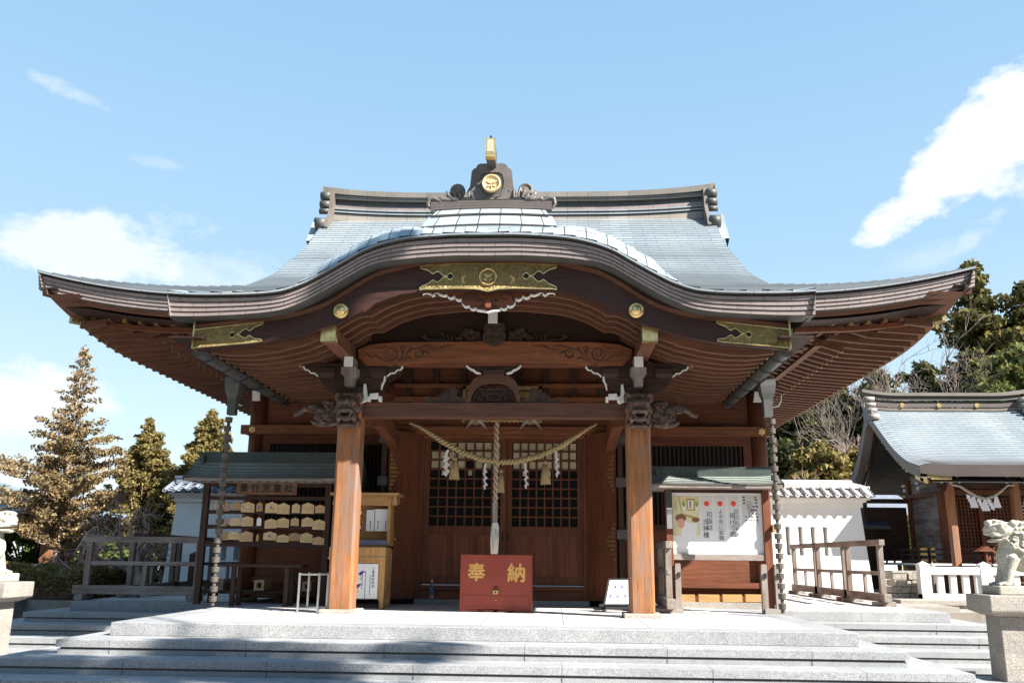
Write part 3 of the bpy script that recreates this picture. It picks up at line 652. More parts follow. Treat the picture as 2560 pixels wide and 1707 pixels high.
for (y0, y1, z) in [(Yf-.03, Yf+.02, 7.60), (Yf-.03, Yf+.02, 7.63), (Yf-.03, Yf+.02, 7.67), (Yf-.03, Yf+.05, 7.70), (Yf-.02, Yf+.05, 7.90), (Yf-.05, Yf, 7.945)]: rledge(y0, y1, z, 1)
xs = lin(-4.09, 4.09, 44); mb.mi = 0
cap = lambda x: rz(x, 7.965, .20)
mb.loft([[(x, Yf-.09, cap(x)) for x in xs], [(x, Yf-.12, cap(x)+.105+.02*(abs(x)/4.09)**6) for x in xs], [(x, RY, cap(x)+.15+.03*(abs(x)/4.09)**6) for x in xs], [(x, 2*RY-Yf+.12, cap(x)+.105) for x in xs], [(x, 2*RY-Yf+.09, cap(x)-.02) for x in xs]], [[(x, v) for x in xs] for v in (0, .1, .2, .3, .4)])
mb.mi = 1; mb.loft([[(x, Yf+.4, cap(x)) for x in xs], [(x, Yf-.09, cap(x)) for x in xs]])
mb.mi = 0; mb.bx(-3.86, 3.86, RY+.05, RY+.22, 7.3, 7.96)
for s in (-1, 1):
    mb.mi = 0; x0, x1 = sorted((s*4.09, s*4.10)); mb.bx(x0, x1, Yf-.12, 2*RY-Yf+.12, cap(4.09)-.02, cap(4.09)+.15)
ridge = mb.build('ridge', [M['cridge'], M['cdark'], M['copper'], M['cstrip']], roof)
for s in (-1, 1):        # ridge-end ornament: scroll plate with stacked rolls
    m2 = MB(); m2.mi = 0
    Z0 = 8.06; X0 = s*3.87
    prof = [(Yf-.16, 8.12), (Yf-.20, 7.9), (Yf-.22, 7.7), (Yf-.30, 7.55), (Yf-.46, 7.36), (Yf-.52, 7.18), (Yf-.42, 7.02), (Yf-.25, 7.02), (Yf+.6, 7.2), (Yf+.6, 8.12)]
    n_ = len(prof); a = [(X0-s*.03, y, z) for y, z in prof]; b = [(X0+s*.04, y, z) for y, z in prof]
    F = [tuple(range(n_)), tuple(range(n_, 2*n_))[::-1]] + [(i, n_+i, n_+(i+1) % n_, (i+1) % n_) for i in range(n_)]
    m2.add(a+b, F); m2.smooth = True
    for (y, z, r) in ((Yf-.16, 8.0, .095), (Yf-.18, 7.80, .085), (Yf-.21, 7.64, .06), (Yf-.42, 7.28, .13)):
        m2.mi = 1; m2.lathe((X0+s*.04, y+.02, z), [(r, 0), (r, s*.20)] if s > 0 else [(r, -.20), (r, 0)], 18, 'x')
    m2.build('ridge_end', [M['cridge'], M['cdark']], roof)
    m3 = MB(); m3.mi = 0     # flared hood on the gable verge beside it
    rows = [[(s*(3.95+.30*t), RY-.25-.5*u, 7.42-.55*u+.16*t*(1-u)) for t in (0, .5, 1)] for u in (0, .5, 1)]
    m3.loft(rows if s > 0 else [r[::-1] for r in rows], [[(t*.3, u) for t in (0, .5, 1)] for u in (0, .5, 1)]); m3.mi = 1
    e = [(s*4.25, RY-.25-.5*u, 7.42-.55*u+.16*(1-u)) for u in (0, .5, 1)]
    m3.loft([e, [(p[0]-s*.05, p[1], p[2]-.2) for p in e]]); m3.build('verge_hood', [M['cverge'], M['gutter']], roof)
    m4 = MB(); yy = lin(1.7, RY, 24)
    m4.mi = 0; m4.loft([[(s*(HX+.09*max(0, (y-5.0)/1.35)**2), y, PR(y)+.01) for y in yy], [(s*(HX-.02), y+.05, PR(y)-.22) for y in yy]])
    m4.mi = 1; m4.loft([[(s*(HX-.12), y, PR(y)-.05) for y in yy], [(s*(HX-.16), y+.1, PR(y)-.45) for y in yy]])
    yb = [2*RY-y for y in yy[::-1]]
    m4.mi = 0; m4.loft([[(s*HX, y, PR(2*RY-y)+.01) for y in yb], [(s*(HX-.02), y-.05, PR(2*RY-y)-.22) for y in yb]])
    m4.mi = 2; gy = yy[1:]+[2*RY-y for y in yy[1:-1][::-1]]; gt = [(s*3.85, y, PR(min(y, 2*RY-y))-.15) for y in gy]; m4.loft([[(p[0], p[1], 4.2) for p in gt], gt]); m4.build('gable_end', [M['cstrip'], M['dx'], M['soff']], roof)
# crest on the wavy gable: stepped base, shield plate, mon, scrolls, projecting top tube
def crest():
    mb = MB(); cz = LIP(0)
    def step(y0, y1, x, z0, z1, m, bow=.05):
        xs = lin(-x, x, 15); mb.mi = m; f = lambda xx, z: z-bow*(xx/1.0)**2
        mb.loft([[(q, y0, f(q, z0)) for q in xs], [(q, y0, f(q, z1)) for q in xs], [(q, y1, f(q, z1)+.06) for q in xs]], [[(q, 0) for q in xs], [(q, .1) for q in xs], [(q, .3) for q in xs]])
        for s in (-1, 1): mb.add([(s*x, y0, f(x, z0)), (s*x, y0, f(x, z1)), (s*x, y1, f(x, z1)+.06), (s*x, y1, f(x, z0))], [(0, 1, 2, 3) if s < 0 else (3, 2, 1, 0)])
    z = lambda px, Y: A(1229, px, Y)[1]
    step(-1.36, -.6, .80, z(566, -1.36)-.02, z(564, -1.36), 0)
    mb.mi = 1; 
    def slab(Yf_, zl, zh, x, m, rise, back):      # sloping sheet with dark lip
        xs = lin(-x, x, 15); f = lambda xx, q: q-.05*xx*xx
        mb.mi = 0; mb.loft([[(q, Yf_, f(q, zl+.022)) for q in xs], [(q*.93, Yf_+back, f(q, zh)) for q in xs]], [[(q, 0) for q in xs], [(q, .2) for q in xs]])
        mb.mi = 1; mb.loft([[(q, Yf_+.01, f(q, zl)) for q in xs], [(q, Yf_, f(q, zl+.022)) for q in xs]]); mb.loft([[(q, Yf_+back, f(q, zl)) for q in xs], [(q, Yf_+.01, f(q, zl)) for q in xs]])
        for s in (-1, 1): mb.add([(s*x, Yf_, f(x, zl)), (s*x, Yf_, f(x, zl+.02)), (s*x*.93, Yf_+back, f(x, zh)), (s*x*.93, Yf_+back, f(x, zl))], [(0, 1, 2, 3) if s < 0 else (3, 2, 1, 0)])
    # slab 1: front lip y 562->555 px, top to 535; slab 2: lip y 537->531, top 517; base box 500..517
    slab(-1.34, z(564, -1.34), z(536, -1.14), .80, 0, .1, .20)
    slab(-1.18, z(537, -1.18), z(519, -1.02), .70, 0, .1, .16)
    for j, (a, b) in enumerate(((520, 513.5), (513, 506.5), (506, 500))):
        xs = lin(-.74, .74, 15); y = -1.06+.012*j; f = lambda xx, q: q-.045*xx*xx
        zl, zh = z(a, y), z(b, y); mb.mi = 2; mb.loft([[(q, y, f(q, zl)) for q in xs], [(q, y, f(q, zh)) for q in xs]], [[(q, 0) for q in xs]]*2)
        mb.mi = 1; mb.loft([[(q, y, f(q, zh)) for q in xs], [(q, y+.014, f(q, zh+.004)) for q in xs]])
        for s in (-1, 1): mb.mi = 2; mb.add([(s*.74, y, f(.74, zl)), (s*.74, y, f(.74, zh)), (s*.74, y+.5, f(.74, zh)), (s*.74, y+.5, f(.74, zl))], [(0, 1, 2, 3) if s < 0 else (3, 2, 1, 0)])
    mb.mi = 2; mb.loft([[(q, -1.03, f(q, z(500, -1.03))) for q in lin(-.74, .74, 15)], [(q, -.6, f(q, z(500, -1.03))+.02) for q in lin(-.74, .74, 15)]], [[(q, 0) for q in lin(-.74, .74, 15)]]*2)
    base = mb.build('crest', [M['cverge'], M['cdark'], M['cstrip']], roof)
    # shield
    Y = -1.02; c0 = lambda x, y: A(1070+x/5.6, 320+y/5.6, Y)
    out_ = [(640, 1000), (600, 945), (555, 925), (535, 895), (545, 870), (575, 820), (585, 740), (600, 610), (625, 575), (660, 560), (680, 520), (720, 500), (880, 497)]
    pl_ = [c0(*p) for p in out_]; xm = A(1227, 450, Y)[0]
    prof = [(x-xm, z_) for x, z_ in pl_]; prof = prof[:-1]
    P = prof + [(-x, z_) for x, z_ in prof[::-1]]
    inn = [(800, 970), (740, 930), (700, 850), (690, 760), (720, 660), (770, 620), (880, 590)]
    q = [(c0(*p)[0]-xm, c0(*p)[1]) for p in inn][:-1]; Q = q + [(-x, z_) for x, z_ in q[::-1]]
    m2 = MB(); m2.mi = 0; m2.prism(P[::-1], Y, Y+.10); sh = None
    m2.mi = 1; m2.prism(Q[::-1], Y-.004, Y+.01)
    for a, b in zip(Q, Q[1:]): m2.mi = 0; m2.beam((a[0], Y-.01, a[1]), (b[0], Y-.01, b[1]), .018, .018)
    zc_ = c0(870, 800)[1]
    m2.mi = 2; m2.smooth = True; m2.lathe((0, Y-.005, zc_), [(0, -.05), (.092, -.05), (.094, -.066), (.104, -.07), (.114, -.062), (.114, 0)], 36, 'y')
    m2.mi = 3; m2.smooth = True
    for a in range(-2, 3): m2.ell((a*.02, Y-.062, zc_+.025-abs(a)*.006), (.011, .008, .03), 8, 6, Matrix.Rotation(a*.5, 3, 'Y'))
    for a in (-1, 1):
        m2.ell((a*.038, Y-.062, zc_+.012), (.036, .007, .008), 8, 6, Matrix.Rotation(a*-.6, 3, 'Y')); m2.ell((a*.034, Y-.062, zc_-.036), (.026, .007, .014), 8, 6, Matrix.Rotation(a*.15, 3, 'Y'))
    m2.ell((0, Y-.062, zc_-.04), (.004, .008, .045))
    for s in (-1, 1): m2.mi = 1; m2.ell((s*(abs(c0(630, 880)[0]-xm)), Y-.0, c0(630, 880)[1]), (.022, .006, .013), 8, 6, Matrix.Rotation(s*.5, 3, 'Y'))
    m2.build('crest_shield', [M['cshield'], M['cdark'], M['goldl'], M['goldl']], roof)
    # scrolls either side
    for s in (-1, 1):
        m3 = MB(); m3.mi = 0
        def sp(cx, cy, r, a0, a1, w0, w1, n=18, yo=0):
            pts = []; rr = []
            for i in range(n):
                t = i/(n-1); a = a0+(a1-a0)*t; r_ = r*(1-.72*t); pts.append((s*(cx+r_*math.cos(a)), Y+.02+yo, cy+r_*math.sin(a))); rr.append(w0+(w1-w0)*t)
            m3.tube(pts, rr, 8)
        bx_, bz_ = c0(1340, 870); bx_ -= xm
        m3.smooth = True
        m3.ell((s*bx_, Y+.04, bz_), (.085, .03, .105), 16, 10)
        sp(bx_, bz_+.01, .098, -.6, 3.6+1.6, .020, .012)
        for j in range(5): m3.tube([(s*(bx_-.13+.05*j+.02*q*j*.3), Y-.01, bz_-.10+.025*q*(1.3-.18*j)*(1+.2*j)) for q in range(5)], [.014, .016, .014, .010, .004], 6)
        lx, lz = c0(1475, 900); lx -= xm
        m3.tube([(s*(lx-.12), Y, lz-.09), (s*(lx-.05), Y, lz-.085), (s*(lx+.01), Y, lz-.03), (s*(lx+.02), Y, lz+.03)], [.03, .04, .03, .008], 8)
        tx, tz = c0(1715, 1010); tx -= xm
        m3.tube([(s*(lx-.02), Y, lz-.10), (s*(lx+.10), Y, tz+.02), (s*(tx-.12), Y, tz-.015), (s*(tx-.03), Y, tz+.03), (s*(tx+.03), Y, tz+.015), (s*(tx+.045), Y, tz-.05), (s*(tx+.01), Y, tz-.11)], [.03, .03, .026, .03, .03, .026, .014], 8)
        voxel(m3, 'scroll', [M['cshield']], roof, .008, 1)
    # projecting tube
    m4 = MB(); ya, yb = -1.55, -1.0
    za, zb = A(1229, 384, -1.55)[1], A(1229, 420, -1.0)[1]
    a = Vector((0, -1.30, A(1229, 393, -1.30)[1])); b = Vector((0, -.95, A(1229, 419, -.95)[1]+.01))
    m4.mi = 0
    hw = .055
    top0, bot0 = A(1229, 349, -1.30)[1], A(1229, 392, -1.30)[1]
    P0 = [(-hw, bot0), (hw, bot0), (hw, top0-.01), (.03, top0+.008), (-.03, top0+.008), (-hw, top0-.01)]
    bk = [(x, z_+.01) for x, z_ in P0]
    m4.add([(x, -1.30, z_) for x, z_ in P0] + [(x, -.95, z_-.02) for x, z_ in bk], [tuple(range(6))] + [(i, 6+i, 6+(i+1) % 6, (i+1) % 6) for i in range(6)])
    m4.mi = 1; m4.bx(-hw-.004, hw+.004, -1.325, -1.299, bot0+.035, top0+.006); m4.mi = 2; m4.bx(-hw+.016, hw-.016, -1.33, -1.324, bot0+.055, top0-.012)
    m4.mi = 1; m4.bx(-hw-.004, hw+.004, -1.32, -1.22, bot0-.004, bot0+.034)
    m4.mi = 3; m4.bx(-.01, .012, -1.28, -1.25, top0, top0+.06)
    pass
    m4.build('crest_tube', [M['cdark'], M['goldb'], M['mesh_gold'], M['black']], roof)
m_, t_, b_ = newmat('gold_mesh'); ck = nd(t_, 'ShaderNodeTexChecker'); ck.inputs['Scale'].default_value = 130; t_.links.new(objc(t_), ck.inputs[0]); ck.inputs[1].default_value = (.9, .8, .6, 1); ck.inputs[2].default_value = (.2, .12, .05, 1)
t_.links.new(ck.outputs[0], b_.inputs['Base Color']); b_.inputs['Metallic'].default_value = .5; M['mesh_gold'] = m_
crest()
# ---------------- side eave rafters (two tiers)
def eave_rafters():
    for s in (-1, 1):
        i = 0; Y = .45
        while Y < 9.3:
            up = .30*max(0, 1-(Y-EY)/2.3)**2
            xin = 4.55 if Y > 1.6 else EX-(Y-EY)-.05+.0
            mb = MB(); zo = 3.565+up*.8
            if xin < 5.6:
                pts = [(s*max(xin, 4.50), zo+.115), (s*5.1, zo+.05), (s*5.76, zo)]
                if xin > 5.1: pts = [(s*xin, zo+.04), (s*5.76, zo)]
                for a, b in zip(pts, pts[1:]): mb.mi = 0; mb.beam((a[0], Y, a[1]+.045), (b[0], Y, b[1]+.045), .065, .085)
                mb.mi = 1; mb.bc(s*5.765, Y, zo, .012, .07, .09)
                mb.build('flying_rafter', [M['raft'], M['gold']], hall)
            if Y > 1.45:
                mb = MB(); xi = max(3.9, EX-(Y-EY)-.05); a = (s*xi, Y, 3.58+up*.5+(4.9-xi)*.30+.04); b = (s*4.9, Y, 3.585+up*.4+.04)
                if xi < 4.8:
                    mb.mi = 0; mb.beam(a, b, .07, .095); mb.mi = 1; mb.bc(s*4.905, Y, 3.585+up*.4-.006, .012, .075, .10); mb.build('base_rafter', [M['raft'], M['gold']], hall)
            Y += .255
    # front rows: ends face the viewer
    for (px, py) in [(238.8, 793), (277, 797.5), (316, 802), (355, 805.5), (395, 808.5), (436, 809.5)]:
        x, z = A(px, py, .50)
        for s in (-1, 1):
            m2 = MB(); m2.mi = 0; m2.beam((s*abs(x), .45, z), (s*abs(x), 1.25, z+.03), .055, .07); m2.mi = 1; m2.bc(s*abs(x), .448, z-.04, .052, .012, .08); m2.build('front_rafter', [M['rafty'], M['gold']], hall)
    for (px, py) in [(2030, 844.5), (2070, 842)]:
        x, z = A(px, py, 1.3)
        for s in (-1, 1):
            m2 = MB(); m2.mi = 0; m2.beam((s*abs(x), 1.3, z), (s*abs(x), 2.2, z+.12), .06, .08); m2.mi = 1; m2.bc(s*abs(x), 1.298, z-.045, .062, .012, .09); m2.build('front_rafter', [M['rafty'], M['gold']], hall)
    for s in (-1, 1):
        m2 = MB(); m2.mi = 0      # hip rafter with brass end
        m2.beam((s*3.95, 2.35, 3.76), (s*5.86, .50, 3.86), .12, .16); m2.mi = 1
        m2.beam((s*5.60, .75, 3.845), (s*5.92, .435, 3.862), .135, .175)
        m2.build('hip_rafter', [M['rafty'], M['golde']], hall)
        x, z = A(399, 844, 1.35); m3 = MB(); m3.mi = 0; m3.beam((s*4.0, 2.3, z+.22), (s*abs(x), 1.36, z), .10, .13); m3.mi = 1; m3.beam((s*(abs(x)-.07), 1.43, z), (s*(abs(x)+.01), 1.35, z), .115, .145)
        m3.build('hip_rafter', [M['rafty'], M['golde']], hall)
        m4 = MB(); fr = sorted((abs(A(a_, b_, .50)[0]), A(a_, b_, .50)[1]) for a_, b_ in [(238.8, 793), (277, 797.5), (316, 802), (355, 805.5), (395, 808.5), (436, 809.5)]); fz = cub(fr); xl2 = lin(4.0, 5.72, 14)
        for a_, b_ in zip(xl2, xl2[1:]): m4.beam((s*a_, .62, fz(a_)-.065), (s*b_, .62, fz(b_)-.065), .10, .06)
        m4.mi = 1; m4.bx(min(s*4.50, s*4.60), max(s*4.50, s*4.60), 1.4, 12, 3.665, 3.73); m4.build('eave_beam', [M['wx'], M['wy']], hall)
eave_rafters()
# ---------------- porch posts and beams
def both(f):
    for s in (-1, 1): f(s)
def porch(s):
    mb = MB(); mb.mi = 0; mb.chamf(s*1.812, 0, .055, 2.55, .295, .03); mb.build('porch_pillar', [M['pillar']], hall, bevel=.004)
    mb = MB(); mb.bx(s*1.812-.225, s*1.812+.225, -.225, .225, -.01, .057); mb.build('pillar_base', [M['granw']], hall, bevel=.008)
    # bracket set over the pillar
    mb = MB(); mb.mi = 0
    def tray(x, y, z, w, h, d=None):     # bearing block: flared foot, square top
        d = d or w
        mb.mi = 0; k = .68
        vs = [(x-w*k/2, y-d*k/2, z), (x+w*k/2, y-d*k/2, z), (x+w*k/2, y+d*k/2, z), (x-w*k/2, y+d*k/2, z)]
        v2 = [(x-w/2, y-d/2, z+h*.45), (x+w/2, y-d/2, z+h*.45), (x+w/2, y+d/2, z+h*.45), (x-w/2, y+d/2, z+h*.45)]
        mb.add(vs+v2, [(0, 1, 5, 4), (1, 2, 6, 5), (2, 3, 7, 6), (3, 0, 4, 7), (3, 2, 1, 0)]); mb.bx(x-w/2, x+w/2, y-d/2, y+d/2, z+h*.45, z+h)
    tray(s*1.812, -.02, 2.58, .30, .18)
    # big lower arm (boat shaped) along X
    arm = [(-.42, 2.90), (-.41, 2.84), (-.36, 2.76), (-.26, 2.71), (-.15, 2.695), (.15, 2.695), (.26, 2.71), (.36, 2.76), (.41, 2.84), (.42, 2.90)]
    mb.prism([(s*1.812+x, z) for x, z in arm[::-1]], -.10, .06)
    tray(s*1.812-.33, -.02, 2.885, .22, .13); tray(s*1.812+.33, -.02, 2.885, .22, .13); 
    a2 = [(-.64, 3.04), (-.60, 2.98), (-.52, 2.945), (-.45, 2.905), (.45, 2.905), (.52, 2.945), (.60, 2.98), (.64, 3.04)]
    mb.mi = 0; mb.prism([(s*1.812+x, z) for x, z in a2[::-1]], -.095, .055)
    mb.bx(s*1.812-.66, s*1.812+.66, -.09, .05, 3.04, 3.085)
    mb.mi = 2; xg = s*(1.812+.66); mb.bx(min(xg, xg+s*.05), max(xg, xg+s*.05), -.10, .06, 3.03, 3.09)
    br = mb.build('bracket_set', [M['dx'], M['whitep'], M['gold']], hall, bevel=.003)
    mb = MB()
    for t in (-1, 1):                                  # white painted carved arm ends
        P = [(-.64, 3.045), (-.655, 3.03), (-.62, 2.985), (-.585, 2.985), (-.545, 2.945), (-.50, 2.94), (-.45, 2.90), (-.44, 2.915), (-.49, 2.958), (-.54, 2.962), (-.575, 3.0), (-.61, 3.0), (-.63, 3.04)]
        mb.prism([(s*1.812+t*x, z) for x, z in P], -.105, -.088)
    if True:                                           # inner ends of the big arm
        P = [(-.43, 2.91), (-.435, 2.86), (-.405, 2.80), (-.395, 2.745), (-.375, 2.73), (-.38, 2.80), (-.405, 2.85), (-.41, 2.91)]
        mb.prism([(s*1.812-s*(-x)*-1 if False else s*1.812+s*x, z) for x, z in P], -.108, -.09)
    mb.bx(s*1.812-.055, s*1.812+.055, -.36, -.34, 2.985, 3.11)
    mb.build('white_end', [M['whitep']], br)
    mb = MB(); mb.bx(s*1.812-.055, s*1.812+.055, -.34, .1, 2.985, 3.11); mb.bx(s*1.812-.095, s*1.812+.095, -.33, -.05, 2.90, 2.985)
    mb.prism([(s*1.812-.085, 2.90), (s*1.812-.055, 2.86), (s*1.812-.05, 2.75), (s*1.812+.05, 2.75), (s*1.812+.055, 2.86), (s*1.812+.085, 2.90)], -.31, -.05)
    mb.build('bracket_nose', [M['greyz']], br, bevel=.003)
    # small white scroll noses on the beam beside the pillar
    mb = MB(); cx = s*1.50
    mb.prism([(cx-.05, 2.60), (cx-.06, 2.67), (cx+.05, 2.68), (cx+.055, 2.60)], -.2, -.17); mb.bx(cx-.09, cx-.055, -.19, -.1, 2.575, 2.64); mb.bx(cx+.055, cx+.09, -.19, -.1, 2.575, 2.64)
    q = s*1.625; mb.prism([(q-.02, 2.80), (q+.005, 2.80), (q+.04, 2.62), (q+.03, 2.58), (q-.05, 2.55), (q-.075, 2.60), (q-.03, 2.66)], -.17, -.12)
    mb.build('white_scroll', [M['whitep']], br, bevel=.006)
    # main purlin carried forward to the barge board, brass cap on its end
    mb = MB(); mb.mi = 0
    for (y0, y1, z0, z1) in ((-1.2, .2, 3.105, 3.02),):
        xa, xb_ = (1.785, 1.945)
        hs = [(1.785, 3.276), (1.945, 3.215), (1.945, 3.105), (1.785, 3.112)]
        f = [(s*x, -1.15, z) for x, z in hs]; b_ = [(s*x, 2.3, z) for x, z in hs]
        mb.add(f+b_, [((0, 3, 2, 1) if s > 0 else (0, 1, 2, 3)), (0, 1, 5, 4), (1, 2, 6, 5), (2, 3, 7, 6), (3, 0, 4, 7)])
        mb.mi = 1; e = .008; hs2 = [(1.785-e, 3.276+e), (1.945+e, 3.215+e), (1.945+e, 3.105-e), (1.785-e, 3.112-e)]
        f = [(s*x, -1.205, z) for x, z in hs2]; b_ = [(s*x, -1.10, z) for x, z in hs2]
        mb.add(f+b_, [((0, 3, 2, 1) if s > 0 else (0, 1, 2, 3)), (0, 1, 5, 4), (1, 2, 6, 5), (2, 3, 7, 6), (3, 0, 4, 7)])
    mb.build('purlin', [M['rafty'], M['golde'] if False else M['goldb']], hall)
    # beam linking porch pillar and hall
    mb = MB(); pts = [(s*1.70, .1, 2.42), (s*1.62, .8, 2.50), (s*1.6, 1.6, 2.40), (s*1.6, 2.3, 2.2)]
    for a, b in zip(pts, pts[1:]): mb.beam(a, b, .14, .22)
    mb.build('link_beam', [M['wy']], hall)
both(porch)
mb = MB(); mb.bx(-1.665, 1.665, -.105, .09, 2.383, 2.575); tie = mb.build('tie_beam', [M['tie']], hall, bevel=.008)
mb = MB()
P = [(-1.63, 3.045), (-1.2, 3.045), (-1.05, 3.075), (-.9, 3.085), (.9, 3.085), (1.05, 3.075), (1.2, 3.045), (1.63, 3.045), (1.74, 3.15), (1.76, 3.26), (1.60, 3.325), (1.3, 3.355), (0, 3.37), (-1.3, 3.355), (-1.60, 3.325), (-1.76, 3.26), (-1.74, 3.15)]
mb.prism(P, -.12, .06); mb.mi = 1; mb.bx(-1.2, 1.2, -.10, .05, 3.05, 3.086)
rb = mb.build('rainbow_beam', [M['beamx'], M['wx']], hall, bevel=.006)
def scrollwork(s):
    mb = MB(); y = -.121
    f = lambda x, yy: (lambda q: (s*abs(q[0]), q[1]))(A(640+x/3.672, 640+yy/3.672, -.12))
    def line(P, r): 
        pts = [(f(*p)[0], y, f(*p)[1]) for p in P]; mb.tube(pts, [max(.002, r*(1-abs(2*i/(len(pts)-1)-1)**2*.75)) for i in range(len(pts))], 5)
    c = (1240, 893)
    line([(c[0]+(72-58*t)*math.cos(a), c[1]+(76-60*t)*math.sin(a)) for t, a in [(i/26, -2.2-i/26*11) for i in range(27)]], .009)
    line([(1095, 840), (1130, 850), (1160, 845), (1200, 822)], .009)
    line([(970, 885), (990, 870), (1020, 895), (1060, 930), (1080, 925), (1100, 912), (1140, 940), (1180, 965), (1240, 970), (1290, 940), (1305, 900)], .007)
    line([(1240, 972), (1250, 995), (1290, 1003), (1320, 1025)], .008)
    line([(1300, 960), (1340, 930), (1350, 880), (1330, 850), (1345, 828), (1370, 840), (1360, 880)], .011)
    line([(1300, 968), (1360, 945), (1400, 930), (1425, 940), (1420, 960)], .011)
    line([(1360, 920), (1400, 880), (1420, 840), (1405, 825)], .011)
    line([(1380, 900), (1430, 860), (1490, 850), (1530, 870), (1530, 915), (1500, 935), (1465, 920), (1465, 890), (1500, 880)], .012)
    line([(1520, 870), (1560, 880), (1600, 920)], .014)
    line([(1440, 855), (1520, 840), (1580, 820), (1600, 828), (1640, 845)], .010)
    line([(1560, 850), (1640, 862), (1700, 845), (1760, 820), (1830, 826)], .010)
    line([(1700, 840), (1715, 820), (1735, 825)], .008)
    mb.build('carved_scroll', [M['carv']], rb)
both(scrollwork)
# tympanum behind the curved rafters
mb = MB(); xx = [x for x in xsr if -1.76 <= x <= 1.76]
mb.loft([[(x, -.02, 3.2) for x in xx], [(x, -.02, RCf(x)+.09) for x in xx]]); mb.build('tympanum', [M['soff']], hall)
mb = MB(); mb.prism([(-.12, 3.345), (.12, 3.345), (.145, 3.36), (.145, 3.47), (.12, 3.49), (.145, 3.545), (-.145, 3.545), (-.12, 3.49), (-.145, 3.47), (-.145, 3.36)], -.14, -.02)
mb.prism([(0, 3.285), (.05, 3.30), (.10, 3.33), (.12, 3.40), (-.12, 3.40), (-.10, 3.33), (-.05, 3.30)], -.15, -.12)
mb.mi = 1; mb.bx(-.08, .04, -.16, -.08, 3.60, 3.745); mb.mi = 0; mb.bx(-.13, .13, -.12, -.02, 3.545, 3.61); mb.bx(-.06, .03, -.14, 0, 3.6, 3.76); mb.build('king_strut', [M['carvl'], M['whitep']], hall, bevel=.004)
def tymp(s):
    m3 = MB(); rnd = random.Random(3)
    for (x, z, r) in [(.22, 3.47, .05), (.30, 3.50, .055), (.38, 3.46, .05), (.27, 3.42, .05), (.36, 3.52, .035), (.20, 3.40, .045), (.33, 3.41, .045), (.44, 3.42, .04)]:
        m3.ell((s*x, -.05, z), (r, .035, r*.8), 10, 7); m3.tube([(s*(x+r*math.cos(a)*(1-a*.1)), -.08, z+r*.8*math.sin(a)*(1-a*.1)) for a in lin(0, 5, 8)], .007, 5)
    for j in range(4): m3.tube([(s*(.48+.05*j), -.05, 3.39), (s*(.50+.055*j), -.06, 3.44+.01*j), (s*(.54+.06*j), -.05, 3.50)], [.014, .014, .004], 5)
    m3.tube([(s*.55, -.05, 3.385), (s*.72, -.05, 3.395), (s*.86, -.05, 3.41), (s*.93, -.05, 3.45), (s*.90, -.05, 3.47), (s*.87, -.05, 3.45)], [.03, .025, .02, .02, .015, .008], 6)
    m3.build('tympanum_carving', [M['carv']], hall)
both(tymp)
# frog-leg strut and waves on the tie beam
K = lambda x, y: A(1060+x/6.918, 880+y/6.918, -.1)
cxk = K(1210, 700)[0]
mb = MB(); y0, y1 = -.09, -.02
P = [(735, 850), (740, 790), (770, 700), (800, 560), (850, 480), (900, 440), (960, 400), (1030, 400), (1075, 430), (1090, 470), (1075, 500)]
pl = [(K(*p)[0]-cxk, K(*p)[1]) for p in P]; pl[0] = (pl[0][0], 2.577)
inn = [(-.29, 2.577), (-.28, 2.64), (-.245, 2.73), (-.17, 2.80), (-.06, 2.825)]
Q = pl + [(-.02, 2.83), (.02, 2.83)] + [(-x, z) for x, z in pl[::-1]] + [(-x, z) for x, z in inn] + inn[::-1]
Q = pl + [(-x, z) for x, z in pl[::-1]] + [(-x, z) for x, z in inn] + inn[::-1]
mb.mi = 0; mb.prism(Q[::-1], y0, y1)
mb.bx(-.13, .13, y0-.005, y1+.02, 2.84, 2.935)
mb.mi = 1; mb.bx(-.135, .135, y0-.01, y1+.02, 2.935, 3.0)
mb.mi = 1; mb.bx(-.27, .27, -.02, -.01, 2.577, 2.80)
mb.bx(-.31, .31, -.06, 0, 3.0, 3.045)
kae = mb.build('frog_leg_strut', [M['tie'], M['dx']], hall, bevel=.003)
m3 = MB(); rnd = random.Random(5)
m3.tube([(.09*math.cos(a), -.06, 2.655+.05*math.sin(a)) for a in lin(0, 6.28, 14)], .012, 6)
for s in (-1, 1):
    for (x, z, r, a0) in [(.22, 2.62, .035, 0), (.235, 2.69, .03, 2), (.20, 2.75, .03, 1), (.25, 2.60, .025, 3), (.10, 2.73, .035, 0), (.155, 2.73, .03, 1), (.07, 2.76, .02, 2), (.17, 2.66, .03, 3), (.14, 2.60, .03, 0), (.19, 2.605, .025, 2), (.09, 2.60, .025, 1), (.03, 2.60, .02, 0), (.13, 2.68, .022, 1)]:
        m3.tube([(s*(x+r*(1-t*.13)*math.cos(a0+t)), -.055, z+r*(1-t*.13)*math.sin(a0+t)) for t in lin(0, 5, 9)], [.010*(1-i/14) for i in range(9)], 5)
    m3.tube([(s*.0, -.06, 2.74), (s*.04, -.06, 2.76), (s*.09, -.06, 2.785)], [.01, .008, .004], 5)
m3.build('strut_carving', [M['carvl']], kae)
